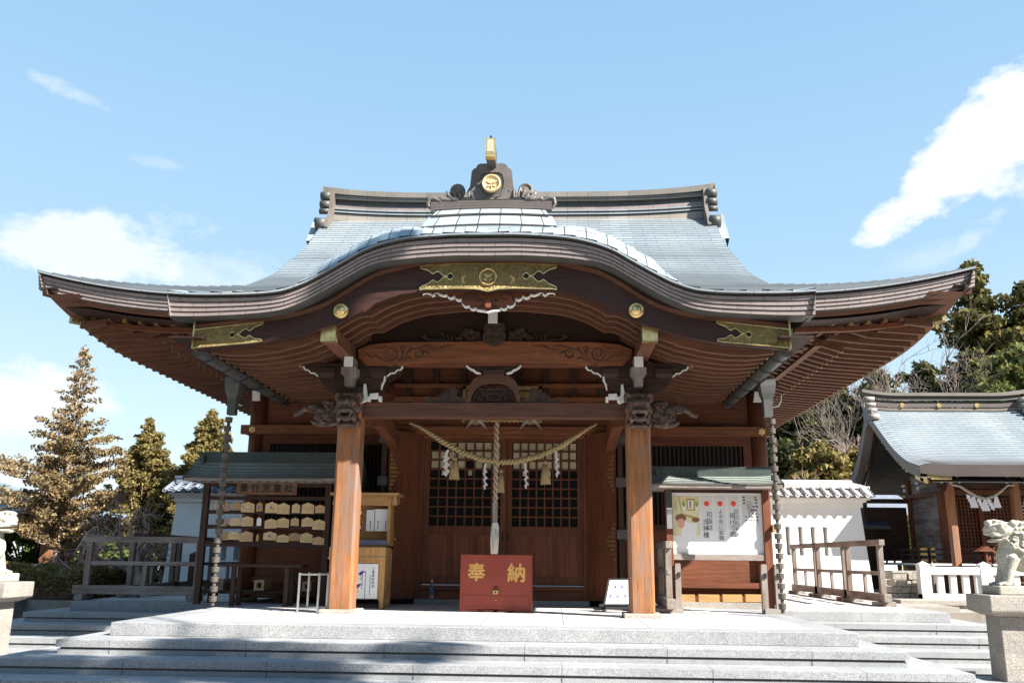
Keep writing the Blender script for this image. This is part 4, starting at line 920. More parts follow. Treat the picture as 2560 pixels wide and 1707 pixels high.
def waves(s):
    P = [(720, 845), (700, 790), (650, 775), (600, 760), (560, 740), (545, 720), (590, 715), (600, 680), (575, 630), (515, 612), (460, 625), (430, 665), (425, 700), (412, 640), (395, 650), (370, 690), (345, 700), (300, 680), (310, 720), (280, 740), (240, 722), (265, 760), (290, 790), (220, 790), (120, 815), (90, 800), (105, 775), (80, 755), (40, 765), (20, 800), (30, 850)]
    Q = [(K(*p)[0]-cxk, K(*p)[1]) for p in P]; Q[0] = (Q[0][0], 2.577); Q[-1] = (Q[-1][0], 2.577); Q = [(-s*x, z) for x, z in Q]
    m = MB(); m.mi = 0; m.prism(Q, -.075, -.03)
    for j in range(4):
        a = [(230+60*j, 745-20*j), (300+50*j, 800-15*j), (400+40*j, 845-10*j)]
        m.tube([(-s*(K(*p)[0]-cxk), -.078, K(*p)[1]) for p in a], [.006, .008, .004], 5)
    m.tube([(-s*(K(515+62*math.cos(t), 680+62*math.sin(t))[0]-cxk), -.08, K(515+62*math.cos(t), 680+62*math.sin(t))[1]) for t in lin(-3.5, .9, 12)], .007, 5)
    m.build('wave_carving', [M['carvl']], kae)
both(waves)
mb = MB()
for s in (-1, 1):
    P = [(738, 240), (760, 280), (800, 310), (830, 325), (870, 345), (890, 370), (930, 385), (985, 385), (1000, 375), (960, 350), (925, 345), (895, 325), (880, 305), (840, 295), (800, 270), (765, 240), (750, 232)]
    mb.prism([(s*abs(K(*p)[0]-cxk), K(*p)[1]) for p in P], -.125, -.1)
mb.build('white_end', [M['whitep']], kae)
# carved lion noses (facing out) and elephant noses (facing sideways)
def noses(s):
    X = s*1.812
    m = MB()
    m.ell((X, -.22, 2.50), (.155, .17, .13), 14, 10); m.ell((X, -.34, 2.53), (.13, .10, .06)); m.ell((X, -.36, 2.43), (.11, .09, .035)); m.ell((X, -.33, 2.335), (.085, .07, .03))
    for t in (-1, 1):
        m.ell((X+t*.06, -.36, 2.575), (.03, .03, .02)); m.ell((X+t*.13, -.22, 2.46), (.05, .08, .05)); m.ell((X+t*.145, -.2, 2.62), (.04, .05, .07)); m.ell((X+t*.10, -.30, 2.36), (.035, .05, .07)); m.ell((X+t*.13, -.18, 2.30), (.03, .06, .06))
    m.tube([(X+.085*math.cos(a), -.37, 2.41+.06*math.sin(a)) for a in lin(math.pi, 2*math.pi, 9)], .012, 6)
    for q in range(9): m.ell((X+(q-4)*.034, -.20-.03*(1-abs(q-4)/4), 2.29+.01*(q % 2)), (.022, .06, .03), 8, 6); m.ell((X+(q-4)*.034, -.22, 2.645+.012*((q+1) % 2)), (.024, .08, .03), 8, 6)
    m.ell((X, -.38, 2.52), (.03, .03, .025)); m.ell((X, -.2, 2.26), (.14, .12, .035))
    voxel(m, 'lion_head_carving', [M['lionc']], hall, .011, 1)
    m = MB(); x0 = 1.97
    def e(x, z, rx, rz, y=-.02, ry=.075): m.ell((s*x, y, z), (rx, ry, rz), 12, 8)
    e(2.06, 2.46, .13, .16); e(2.16, 2.38, .13, .09); e(2.22, 2.48, .09, .07); e(2.12, 2.58, .08, .045)
    m.tube([(s*2.2, -.02, 2.52), (s*2.32, -.02, 2.53), (s*2.42, -.02, 2.50), (s*2.50, -.02, 2.44), (s*2.545, -.02, 2.42), (s*2.56, -.02, 2.455)], [.05, .05, .04, .035, .028, .016], 8)
    m.tube([(s*2.28, -.08, 2.45), (s*2.36, -.09, 2.46), (s*2.43, -.08, 2.53)], [.02, .016, .004], 6)
    m.tube([(s*2.0, -.05, 2.31), (s*2.15, -.05, 2.295), (s*2.27, -.05, 2.315), (s*2.33, -.05, 2.34)], [.03, .04, .035, .015], 8)
    for j in range(7):
        a0 = j*.8; cx_, cz_ = [(2.05, 2.55), (2.13, 2.50), (2.04, 2.44), (2.14, 2.43), (2.06, 2.36), (2.16, 2.35), (2.24, 2.40)][j]
        m.tube([(s*(cx_+.04*(1-t*.12)*math.cos(a0+t)), -.10, cz_+.032*(1-t*.12)*math.sin(a0+t)) for t in lin(0, 5, 9)], [.014*(1-i/14) for i in range(9)], 6)
    for j in range(5): m.ell((s*(2.26+.035*j), -.02, 2.56-.006*j), (.02, .03, .022), 8, 6)
    voxel(m, 'elephant_nose_carving', [M['lionc']], hall, .010, 1)
m_, t_, b_ = newmat('weathered_carving'); o_ = objc(t_); n_ = noise(t_, o_, 20, 4, .6); ge = nd(t_, 'ShaderNodeNewGeometry').outputs['Normal']
sx_ = nd(t_, 'ShaderNodeSeparateXYZ'); t_.links.new(ge, sx_.inputs[0])
t_.links.new(ramp(t_, n_, [(.35, (.035, .025, .022)), (.55, (.10, .06, .045)), (.72, (.28, .13, .06))]), b_.inputs['Base Color']); bump(t_, b_, noise(t_, o_, 55, 5, .7), .012, 1); b_.inputs['Roughness'].default_value = .6; M['lionc'] = m_
both(noses)
# ---------------- hall front
HY = 2.40
def hallside(s):
    mb = MB(); mb.smooth = True; mb.lathe((s*3.865, HY+.08, 0), [(.13, .05), (.13, 3.35)], 28); mb.build('round_column', [M['wz']], hall)
    mb = MB(); mb.lathe((s*3.865, HY+.08, 0), [(.20, -.01), (.20, .03), (.17, .06)], 28); mb.build('column_base', [M['granw']], hall)
    x0, x1 = sorted((s*1.62, s*4.07))
    mb = MB(); mb.bx(x0, x1, HY-.12, HY-.02, 2.49, 2.63); mb.mi = 1; mb.bx(*sorted((s*1.7, s*3.74)), HY-.02, HY+.05, 2.35, 2.50); mb.bx(*sorted((s*3.62, s*3.74)), HY-.01, HY+.05, 1.15, 2.35); nb = mb.build('nageshi_rail', [M['beamx'], M['wx']], hall, bevel=.004)
    fl = MB(); cx, cz = s*3.885, 2.555
    for a in range(6): fl.ell((cx+.034*math.cos(a*math.pi/3+.5), HY-.128, cz+.034*math.sin(a*math.pi/3+.5)), (.02, .012, .02), 10, 6)
    fl.ell((cx, HY-.132, cz), (.017, .014, .017), 10, 6); fl.build('brass_flower', [M['goldb']], nb)
    mb = MB(); mb.bx(*sorted((s*1.62, s*3.86)), HY+.09, HY+.14, 2.55, 3.6); mb.build('wall_board', [M['wx']], hall)
    mb = MB(); mb.bx(*sorted((s*1.62, s*3.86)), HY+.07, HY+.12, .06, 1.16); mb.build('wall_board', [M['wx']], hall)
    mb = MB(); mb.mi = 1; mb.bx(*sorted((s*1.7, s*3.62)), HY+.10, HY+.12, 1.16, 2.36); mb.mi = 0
    x = 1.72
    while x < 3.62: mb.bx(s*x-.011, s*x+.011, HY+.0, HY+.03, 1.16, 2.35); x += .0665
    mb.bx(*sorted((s*1.7, s*3.62)), HY+.03, HY+.045, 1.70, 1.74); mb.bx(*sorted((s*1.7, s*3.62)), HY-.01, HY+.06, 1.10, 1.18)
    mb.bx(*sorted((s*1.66, s*1.78)), HY-.02, HY+.06, .05, 2.36); mb.build('lattice_window', [M['dz'], M['black']], hall)
    for q_ in ((.28, .36), (.06, .14)): mb = MB(); mb.bx(*sorted((s*1.62, s*3.8)), HY-.0, HY+.06, *q_); mb.build('sill_rail', [M['wx']], hall)
    mb = MB()    # side wall of the hall
    mb.bx(*sorted((s*3.86, s*3.90)), HY+.1, 10.4, .06, 3.6); mb.build('side_wall', [M['wy']], hall)
    for yy in (5.0, 7.6, 10.3):
        mb = MB(); mb.smooth = True; mb.lathe((s*3.90, yy, 0), [(.12, .05), (.12, 3.6)], 20); mb.build('round_column', [M['wz']], hall)
    for k2, yy in enumerate(lin(2.6, 10, 4)):
        pass
    mb = MB(); mb.bx(*sorted((s*3.95, s*4.02)), HY, 10.4, 2.49, 2.63); mb.build('side_rail', [M['wy']], hall)
    # bracket with white painted end at the head of the column
    mb = MB(); mb.mi = 0; mb.bx(*sorted((s*3.75, s*4.0)), HY-.25, HY+.3, 3.12, 3.22); mb.prism([(s*3.87-.35, 3.36), (s*3.87-.3, 3.25), (s*3.87+.3, 3.25), (s*3.87+.35, 3.36)], HY, HY+.12)
    xa, za = A(1887, 968, HY-.25); mb.mi = 1; mb.prism([(s*3.81-.06, 2.98), (s*3.81+.06, 2.98), (s*3.83+.07, 3.12), (s*3.83-.05, 3.14)], HY-.28, HY-.24)
    mb.tube([(s*4.22, HY-.1, 3.13), (s*4.20, HY-.1, 3.02), (s*4.16, HY-.1, 2.95), (s*4.08, HY-.1, 2.93)], [.008, .014, .016, .012], 6)
    mb.build('column_bracket', [M['dx'], M['whitep']], hall, bevel=.003)
both(hallside)
mb = MB(); mb.bx(-3.86, 3.86, 10.4, 10.45, .06, 3.6); mb.build('back_wall', [M['wx']], hall)
# centre: upper wall, head beam, frame
mb = MB(); mb.mi = 0; mb.bx(-1.62, 1.62, HY+.06, HY+.12, 2.6, 3.75)
for z0, z1, y in ((2.615, 2.72, HY-.06), (3.02, 3.09, HY-.02), (3.24, 3.30, HY-.02)): mb.mi = 1; mb.bx(-1.72, 1.72, y, HY+.08, z0, z1)
mb.mi = 2
for x in lin(-1.5, 1.5, 8): mb.bx(x-.045, x+.045, HY, HY+.06, 2.72, 3.6)
mb.build('upper_wall', [M['wx'], M['beamx'], M['dz']], hall)
mb = MB(); mb.bx(-1.72, 1.72, HY-.16, HY+.02, 2.49, 2.615); mb.mi = 0; mb.bx(-1.24, 1.24, HY-.05, HY+.05, 2.445, 2.49); mb.build('head_beam', [M['beamx']], hall, bevel=.004)
for s in (-1, 1):
    mb = MB(); mb.bx(*sorted((s*1.205, s*1.285)), HY-.06, HY+.06, .06, 2.445); mb.build('door_jamb', [M['wz']], hall, bevel=.003)
mb = MB(); mb.bx(-1.28, 1.28, HY-.10, HY+.05, .0, .075); mb.mi = 1; mb.bx(-1.205, 1.205, HY-.03, HY+.05, .075, .205); mb.bx(-1.205, 1.205, HY-.06, HY+.05, .212, .272); mb.build('door_sill', [M['granite'], M['wx']], hall, bevel=.003)
def lattice_door(x0, x1, y):
    mb = MB(); st = .085; mb.mi = 0
    xl = x0; xr = x1
    mb.bx(xl, xl+st, y, y+.045, .285, 2.445); mb.bx(xr-st, xr, y, y+.045, .285, 2.445)
    mb.bx(xl+st, xr-st, y+.001, y+.044, .285, .41); mb.bx(xl+st, xr-st, y+.001, y+.044, 1.005, 1.134); mb.bx(xl+st, xr-st, y+.001, y+.044, 2.40, 2.444)
    d = mb.build('lattice_door', [M['wz']], hall, bevel=.002)
    m = MB(); n = 8; W = (xr-xl-2*st); p = W/n
    for i in range(1, n): m.bx(xl+st+p*i-.011, xl+st+p*i+.011, y+.005, y+.03, 1.134, 2.40)
    h = (2.40-1.134)/9
    for i in range(1, 9): m.bx(xl+st, xr-st, y+.008, y+.032, 1.134+h*i-.011, 1.134+h*i+.011)
    m.build('door_lattice', [M['wz']], d)
    m = MB(); m.mi = 0; m.bx(xl+st, xr-st, y+.035, y+.04, 1.134, 2.40); m.build('pane', [M['glass']], d)
    m = MB()
    rr = random.Random(int(x0*100))
    for i in range(n):
        for j in (6, 7, 8):
            if rr.random() < .93: m.bx(xl+st+p*i+.016, xl+st+p*(i+1)-.016, y+.0335, y+.0345, 1.134+h*j+.018, 1.134+h*(j+1)-.014)
    m.bx(xl+st+p*1.3, xl+st+p*1.75, y+.0335, y+.0345, 1.134+h*5+.05, 1.134+h*6-.014); m.bx(xl+st+p*4.3, xl+st+p*4.75, y+.0335, y+.0345, 1.134+h*5+.05, 1.134+h*6-.014)
    m.build('paper_panel', [M['beige']], d)
    m = MB(); m.mi = 1; m.bx(xl+st, xr-st, y+.02, y+.035, .41, 1.005); m.mi = 0
    w3 = (xr-xl-2*st)
    for q in (.27, .62): m.bx(xl+st+w3*q, xl+st+w3*(q+.075), y+.008, y+.034, .41, 1.005)
    m.mi = 2; m.bx(xr-st*.7 if x0 < 0 else xl+st*.2, xr-st*.4 if x0 < 0 else xl+st*.5, y-.003, y+.002, .92, 1.05)
    m.build('door_panel', [M['wz'], M['redw'], M['black']], d)
M['beige'] = plain('aged_paper', (.50, .43, .30), .7, var=.25, vs=6); M['redw'] = wood('reddish_wood', (.22, .075, .04), 'z')
lattice_door(-1.205, .045, HY-.01); lattice_door(.045-.0, 1.205, HY+.045)
def leaf(s):      # board doors swung open against the jamb
    a = Vector((s*1.665, 1.83, 0)); b = Vector((s*1.275, HY-.07, 0)); d = (b-a).normalized()
    ang = math.atan2(d.y, d.x); L = (b-a).length
    Mx = Matrix.Translation(a) @ Matrix.Rotation(ang, 4, 'Z')
    t = .03
    mb = MB(); mb.bx(0, L, -t if s < 0 else 0, 0 if s < 0 else t, .09, 2.50, Mx); lf = mb.build('board_door', [M['wz']], hall, bevel=.002)
    m = MB(); sgn = -1 if s < 0 else 1; yy = (-t-.003, -t) if s < 0 else (t, t+.003)
    for z0 in (.66, 1.62):      # pierced brass hinge plates
        m = MB()
        for k in range(9):
            z = z0+.06*k-.0; wv = .13*(1-abs(k-4)/4.5)+.02
            for q in range(max(1, int(wv/.03))):
                m.bx(.02+.034*q, .044+.034*q, yy[0]-.002, yy[1]+.002, z+.01*(q % 2), z+.035+.01*(q % 2), Mx)
        m.build('brass_hinge', [M['gold']], lf)
    mb = MB(); mb.mi = 0; mb.bx(*sorted((s*1.685, s*1.755)), 1.78, HY, .06, 2.5); mb.mi = 1
    for z in (.95, 1.68, 2.30): mb.bx(*sorted((s*1.66, s*1.80)), 1.765, 1.80, z, z+.13)
    mb.build('door_post', [M['dz'], M['gutter']], hall)
both(leaf)
# framed plaque above the doors, partly hidden by the beams
pq = thing('framed_plaque', 'gilt-framed plaque hanging above the doors behind the porch beams', 'plaque', (0, 2.1, 2.7))
mb = MB(); mb.mi = 0
xa, zt = A(1157, 968, 2.05); xb_, _ = A(1355, 968, 2.05); xm_ = (xa+xb_)/2; hw = (xb_-xa)/2; zt = zt+.02; zb = A(1250, 1056, 2.05)[1]
mb.bx(xm_-hw, xm_-hw+.05, 2.05, 2.12, zb, zt); mb.bx(xm_+hw-.05, xm_+hw, 2.05, 2.12, zb, zt); mb.bx(xm_-hw, xm_+hw, 2.05, 2.12, zt-.05, zt); mb.bx(xm_-hw+.06, xm_+hw-.06, 2.08, 2.12, zt-.16, zt-.08)
mb.bx(xm_-hw+.05, xm_+hw-.05, 2.05, 2.12, zb+.03, zb+.06)
for j in range(22): mb.ell((xm_-.36+.034*j, 2.04, zb+.02+.012*(j % 2)), (.016, .012, .018), 6, 5)
mb.build('frame', [M['goldb']], pq); mb = MB(); mb.bx(xm_-hw+.05, xm_+hw-.05, 2.09, 2.11, zb+.05, zt-.05); mb.build('board', [M['dx']], pq)
# hanging grey cloths with gilt squares
for px, i in ((1191, 0), (1327, 1)):
    x, z = A(px, 1058, 1.9); t = thing('draped_cloth', ['grey draped cloth with gilt square, left of the bell rope under the beam', 'grey draped cloth with gilt square, right of the bell rope under the beam'][i], 'cloth', (x, 1.9, z), 'draped cloths under the plaque')
    mb = MB(); rows = []
    for k in range(7):
        u = k/6; rows.append([(x+(v-.5)*(.12+.22*u**1.1), 1.86-.06*math.cos((v-.5)*3), z+.13-.24*u+.11*u*math.cos((v-.5)*math.pi)**1) for v in lin(0, 1, 13)])
    mb.smooth = True; mb.loft(rows); mb.loft([[(p[0], p[1]+.03, p[2]) for p in r] for r in rows[::-1]]); mb.build('cloth', [M['cloth']], t)
    mb = MB(); mb.prism([(x-.045, z+.06), (x-.035, z+.01), (x-.04, z-.035), (x+.04, z-.035), (x+.035, z+.01), (x+.045, z+.06), (x, z+.045)], 1.80, 1.812); mb.build('gilt_square', [M['goldb']], t)
M_ = None
# ---------------- gutters and leader boxes of the porch
def gutter(s):
    mb = MB(); mb.mi = 0; r = .075; X = s*3.40; zc = 2.985
    rows = [[(X+r*math.cos(a), y, zc+r*math.sin(a)*.9) for a in lin(math.pi, 2*math.pi, 9)] for y in (-1.18, 2.34)]
    mb.smooth = True; mb.loft(rows); mb.loft([[(p[0]*1, p[1], p[2]+.008) for p in r_] for r_ in rows[::-1]]); mb.smooth = False
    mb.add([rows[0][i] for i in range(9)], [tuple(range(9))[::-1]])
    g = mb.build('gutter', [M['gutter']], hall)
    for y in (-.95, -.35, .25, .85, 1.45, 2.05): m = MB(); m.tube([(s*3.27, y, 3.02), (s*3.31, y, 2.93), (X, y, 2.905), (s*3.48, y, 2.93), (s*3.49, y, 3.09)], .008, 5); m.build('gutter_strap', [M['black']], g)
    m = MB(); y = .5; x = s*3.56
    P0 = [(.10, 3.0), (.10, 2.90), (.085, 2.80), (.06, 2.72), (.055, 2.58), (.055, 2.50)]
    vs = []; 
    for w_, z in P0: vs += [(x-w_, y-w_, z), (x+w_, y-w_, z), (x+w_, y+w_, z), (x-w_, y+w_, z)]
    F = [(i*4+j, i*4+(j+1) % 4, (i+1)*4+(j+1) % 4, (i+1)*4+j) for i in range(5) for j in range(4)]; F = [f[::-1] for f in F] + [(0, 1, 2, 3), (20, 23, 22, 21)]
    m.add(vs, F); m.build('leader_box', [M['gutter']], g)
both(gutter)
def rain_chain(s, label):
    x, y = s*3.60, .5
    t = thing('rain_chain', label, 'rain chain', (x, y, 0), 'rain chains of the porch')
    rr = random.Random(2); z = 2.47; xx = x; proto = None; i = 0
    while z > .07:
        m = MB(); dx, dy = rr.uniform(-.004, .004), rr.uniform(-.004, .004)
        m.smooth = False; m.lathe((xx+dx, y+dy, z-.118), [(.022, 0), (.024, .045), (.046, .05), (.05, .115), (.042, .118), (.03, .09)], 14)
        m.build('chain_cup', [M['chain']], t); z -= .1215; i += 1
rain_chain(-1, 'chain of bronze rain cups hanging beside the plaque rack and its railing'); rain_chain(1, 'chain of dark bronze rain cups hanging beside the white notice board')
# ================================================================ THINGS ON THE TERRACE
def text(mb, s, size, at, mi=0, depth=.0015, bold=0):
    vs, fs = textmb(s, size, at, depth=depth, bold=bold); mb.mi = mi; mb.add(vs, fs)
def vtext(mb, s, size, x, y, ztop, mi=0, step=1.12):
    for i, c in enumerate(s): text(mb, c, size, (x, y, ztop-size*(i+.5)*step), mi)
# offering box
bx0, bzt = A(1152, 1385, .62); bx1 = A(1330, 1386, .62)[0]; bxc = (bx0+bx1)/2
bz = bzt
M['boxred'] = None
m_, t_, b_ = newmat('worn_red_lacquer'); o_ = objc(t_); n1_ = noise(t_, o_, 3, 5, .6); n2_ = noise(t_, mapping(t_, o_, (1, 1, .35)), 38, 5, .75)
c_ = ramp(t_, n1_, [(.3, (.22, .028, .015)), (.7, (.28, .045, .024))]); c_ = mixc(t_, ramp(t_, n2_, [(.66, (0, 0, 0)), (.74, (.55, .55, .55))]), c_, (.42, .20, .14)); t_.links.new(c_, b_.inputs['Base Color']); b_.inputs['Roughness'].default_value = .5; bump(t_, b_, n2_, .002, .4); M['boxred'] = m_
box = thing('offering_box', 'red lacquered offering box with gilt characters in the porch opening', 'box', (bxc, .62, 0))
mb = MB(); mb.bx(bx0, bx1, .62, .65, .04, bz); mb.bx(bx0, bx0+.03, .65, 1.12, 0, bz); mb.bx(bx1-.03, bx1, .65, 1.12, 0, bz); mb.bx(bx0, bx1, 1.09, 1.12, 0, bz)
pts = [(bx0, 0)] 
W_ = bx1-bx0
prof = [(0, .0), (.12, .0), (.13, .012), (.20, .012), (.215, .0), (.225, .0), (.24, .018), (.30, .024), (.34, .014), (.37, .0), (.44, .0), (.47, .012), (.495, .04), (.505, .04), (.53, .012), (.56, .0), (.63, .0), (.66, .014), (.70, .024), (.76, .018), (.775, 0), (.88, 0), (1, 0)]
P = [(bx0+W_*u, z+.001) for u, z in prof] + [(bx1, .04), (bx0, .04)]
mb.prism(P, .62, .65)
mb.mi = 0
mb.build('body', [M['boxred']], box, bevel=.003)
mb = MB(); 
for i in range(9): mb.beam((bx0+.05+(W_-.1)*i/8, .64, bz-.03), (bx0+.05+(W_-.1)*i/8, 1.1, bz-.03), .03, .03)
mb.build('slat', [M['boxred']], box)
mb = MB(); y = .6165; mb.bx(bx0+.03, bx1-.03, y, .62, .205, .211); mb.bx(bx0+.03, bx1-.03, y, .62, .068, .074); mb.bx(bx0+.03, bx0+.036, y, .62, .07, .21); mb.bx(bx1-.036, bx1-.03, y, .62, .07, .21); mb.build('drawer_seam', [M['boxseam']], box)
mb = MB(); hgt = bz; s1 = .205
text(mb, '奉', .235, (bx0+W_*.225, .618, bz-.235), bold=.006); text(mb, '納', .245, (bx0+W_*.787, .618, bz-.24), bold=.006); mb.build('gilt_characters', [M['giltpaint']], box)
mb = MB(); lx = bx0+W_*.5; mb.mi = 0; mb.bx(lx-.036, lx+.032, .592, .616, .225, .272, ); mb.mi = 1; mb.tube([(lx-.02, .604, .27), (lx-.022, .604, .30), (lx, .604, .318), (lx+.02, .604, .30), (lx+.018, .604, .27)], .006, 6); mb.ell((lx-.004, .590, .25), (.01, .004, .013)); mb.mi = 0; mb.bx(lx-.015, lx+.015, .610, .617, .15, .158); mb.build('padlock', [M['gold'], M['ink']], box)
# bell rope
def twisted(mb, pts, r, pitch, strands=2, n=8, dens=14):
    P = [Vector(p) for p in pts]; L = [0]
    for a, b in zip(P, P[1:]): L.append(L[-1]+(b-a).length)
    N = max(8, int(L[-1]/pitch*dens)); 
    rad = r if callable(r) else (lambda s: r)
    for k in range(strands):
        out_ = []; rr = []
        for i in range(N+1):
            s = L[-1]*i/N; j = 0
            while j < len(L)-2 and s > L[j+1]: j += 1
            f = (s-L[j])/(L[j+1]-L[j]); p = P[j].lerp(P[j+1], f); d = (P[min(j+2, len(P)-1)]-P[max(j-1, 0)]).normalized()
            e = Vector((0, 1, 0)); g = d.cross(e).normalized(); a = 2*math.pi*(s/pitch + k/strands); R0 = rad(s/L[-1])
            out_.append(p + (e*math.sin(a)+g*math.cos(a))*R0*.52); rr.append(R0*.56)
        mb.smooth = True; mb.tube(out_, rr, n)
br = thing('bell_rope', 'thick twisted bell rope with netted white tassel hanging over the offering box', 'rope', (.06, .45, .65))
x0, z0 = A(1242, 1040, .45); x1, z1 = A(1238, 1256, .45); mb = MB(); twisted(mb, [(x0, .45, z0+.3), (x1, .45, z1)], .034, .17, 2, 8); mb.build('rope', [M['rope']], br)
_, z2 = A(1238, 1306, .45); mb = MB(); mb.lathe((x1, .45, 0), [(.032, z2), (.036, z1+.0), (.03, z1+.01)], 8); mb.build('grip', [M['greyz']], br)
_, z3 = A(1238, 1384, .45); mb = MB(); mb.smooth = True; mb.lathe((x1+.005, .45, 0), [(.034, z3), (.036, z3+.1), (.045, z3+.25), (.05, z2-.06), (.036, z2-.01), (.04, z2)], 16)
rr = random.Random(4)
for i in range(26):
    a = rr.uniform(0, 6.28); mb.tube([(x1+.045*math.cos(a), .45+.045*math.sin(a), z2-.06), (x1+.05*math.cos(a+.3), .45+.05*math.sin(a+.3), z2-.2), (x1+.04*math.cos(a+.2), .45+.04*math.sin(a+.2), z3+.01*rr.random())], .006, 4)
mb.build('tassel', [M['tassel']], br)
# straw rope across the doors
sp = thing('straw_rope', 'long sagging straw rope with paper streamers and tassels hung before the doors', 'rope', (0, 1.7, 2.4))
RY_ = 1.62
pp = [A(x, y, RY_) for x, y in [(1024, 1057), (1050, 1068), (1078, 1085), (1105, 1103), (1150, 1128), (1200, 1147), (1245, 1155), (1290, 1153), (1350, 1139), (1400, 1116), (1440, 1091), (1470, 1071), (1492, 1060)]]
mb = MB(); twisted(mb, [(x, RY_, z) for x, z in pp], lambda u: .016+.027*min(1, min(u, 1-u)*5), .115, 2, 8, 14); mb.build('rope', [M['straw']], sp)
def ts(px, py, pb, w):
    x, z = A(px, py, RY_-.03); _, zb = A(px, pb, RY_-.03); h = z-zb; m = MB(); m.smooth = True
    m.lathe((x, RY_-.03, 0), [(w*.5, zb), (w*.52, zb+.02), (w*.40, zb+h*.5), (w*.30, zb+h*.78), (w*.27, zb+h*.84), (w*.30, zb+h*.87), (w*.27, zb+h*.93), (w*.14, zb+h)], 18)
    r2 = random.Random(px)
    for i in range(34):
        a = r2.uniform(0, 6.28); m.tube([(x+w*.28*math.cos(a), RY_-.03+w*.28*math.sin(a), zb+h*.82), (x+w*.42*math.cos(a), RY_-.03+w*.42*math.sin(a), zb+h*.45), (x+w*.54*math.cos(a+.1), RY_-.03+w*.54*math.sin(a+.1), zb-.012*r2.random())], .005, 4)
    m.mi = 1; m.tube([(x, RY_-.03, zb+h), (x, RY_-.03, zb+h+.07)], .006, 5); m.build('straw_tassel', [M['straw'], M['ink']], sp)
ts(1137, 1141, 1197, .13); ts(1253, 1172, 1230, .085); ts(1364, 1150, 1209, .13)
def shide(px, py, pb, tilt, narrow=False):
    x, z = A(px, py, RY_-.05); _, zb = A(px, pb, RY_-.05); h = (z-zb)/4.0; m = MB(); w = .055 if not narrow else .04
    zz = z; xx = x
    m.add([(xx-w*.35, RY_-.05, zz), (xx+w*.35, RY_-.05, zz), (xx+w*.25-tilt, RY_-.05, zz-h*1.15), (xx-w*.55-tilt, RY_-.05, zz-h*1.15)], [(0, 1, 2, 3)]); xx -= tilt*.8; zz -= h*.9
    for k in range(3):
        sgn = 1; dy = .008*(k % 2)
        m.add([(xx-w*.9, RY_-.055-dy, zz-h*.65), (xx+w*.25, RY_-.055-dy, zz+h*.1), (xx+w*1.0, RY_-.06-dy, zz-h*.30), (xx-w*.05, RY_-.06-dy, zz-h*1.1)], [(0, 1, 2, 3)] if not narrow else [(0, 1, 2), (1, 2, 3)][:1]); 
        if narrow: m.add([(xx-w*.1, RY_-.06, zz+h*.2), (xx+w*.45, RY_-.06, zz-h*.1), (xx+w*.1, RY_-.06, zz-h*1.0), (xx-w*.45, RY_-.06, zz-h*.9)], [(0, 1, 2, 3)]); m.add([(xx+w*.2, RY_-.06, zz-h*.15), (xx+w*1.1, RY_-.065, zz-h*.45), (xx+w*.3, RY_-.06, zz-h*.4)], [(0, 1, 2)])
        zz -= h*.93; xx += .004
    m.build('paper_streamer', [M['shide']], sp)
shide(1120, 1124, 1194, .03); shide(1214, 1158, 1228, .012, True); shide(1313, 1158, 1226, -.012, True); shide(1390, 1128, 1198, -.012, True)
# metal stand
st = thing('metal_stand', 'bare chrome umbrella stand frame at the foot of the orange porch pillar', 'stand', (-2.2, 0, 0))
mb = MB(); y0, y1 = -.02, .30; xa, zt = A(750, 1431, y0); xb_, _ = A(799, 1432, y0)
for (x, y) in ((xa, y0), (xb_, y0), (xa+.03, y1), (xb_+.03, y1)): mb.bc(x, y, 0.0, .022, .022, zt)
for (a, b, c, d) in ((xa, xb_, y0, y0), (xa+.03, xb_+.03, y1, y1)):
    for z in (zt-.02, .05): mb.beam((a, c, z), (b, d, z), .016, .016)
for x in (xa, xb_):
    for z in (zt-.02, .05): mb.beam((x, y0, z), (x+.03, y1, z), .016, .016)
mb.build('frame', [M['chrome']], st)
# amulet cabinet
cb = thing('amulet_cabinet', 'light wooden vending cabinet for paper fortunes behind the orange porch pillar', 'cabinet', (-1.9, 1.0, 0))
Yc = .95; xa, _ = A(819, 1450, Yc); xb_, _ = A(961, 1450, Yc); zt = A(900, 1367, Yc)[1]; zl = A(900, 1394, Yc)[1]
mb = MB(); mb.bx(xa, xb_, Yc-.01, Yc+.42, zl, zt); mb.bx(xa-.008, xb_+.008, Yc-.02, Yc+.43, zl-.02, zl+.015)
mb.bx(xa+.01, xb_-.01, Yc+.01, Yc+.40, .13, zl-.02); 
for x in (xa+.03, xb_-.03):
    for y in (Yc+.02, Yc+.38): mb.bc(x, y, .004, .055, .055, .2)
mb.bx(xb_-.07, xb_, Yc, Yc+.03, .1, zl); mb.build('lower_case', [M['yelz']], cb, bevel=.003)
sx0, sx1 = A(860, 1500, Yc)[0], A(946, 1410, Yc)[0]; sz1 = A(940, 1409, Yc)[1]; sz0 = A(940, 1496, Yc)[1]
mb = MB(); mb.bx(sx0, sx1-.0, Yc-.006, Yc+.008, sz0, sz1)
sg = mb.build('sign', [M['white']], cb)
mb = MB(); vtext(mb, 'ご参拝の作法', .040, A(934, 1420, Yc)[0], Yc-.008, A(934, 1417, Yc)[1])
for k, (cx_, zz, n) in enumerate(((926, 1438, 8), (914, 1430, 11), (906, 1428, 7))):
    X_ = A(cx_, 1440, Yc)[0]; Z_ = A(cx_, zz, Yc)[1]
    for i in range(n*2): mb.mi = 0; mb.bx(X_-.006, X_+.005, Yc-.008, Yc-.0065, Z_-.016*i-.009, Z_-.016*i)
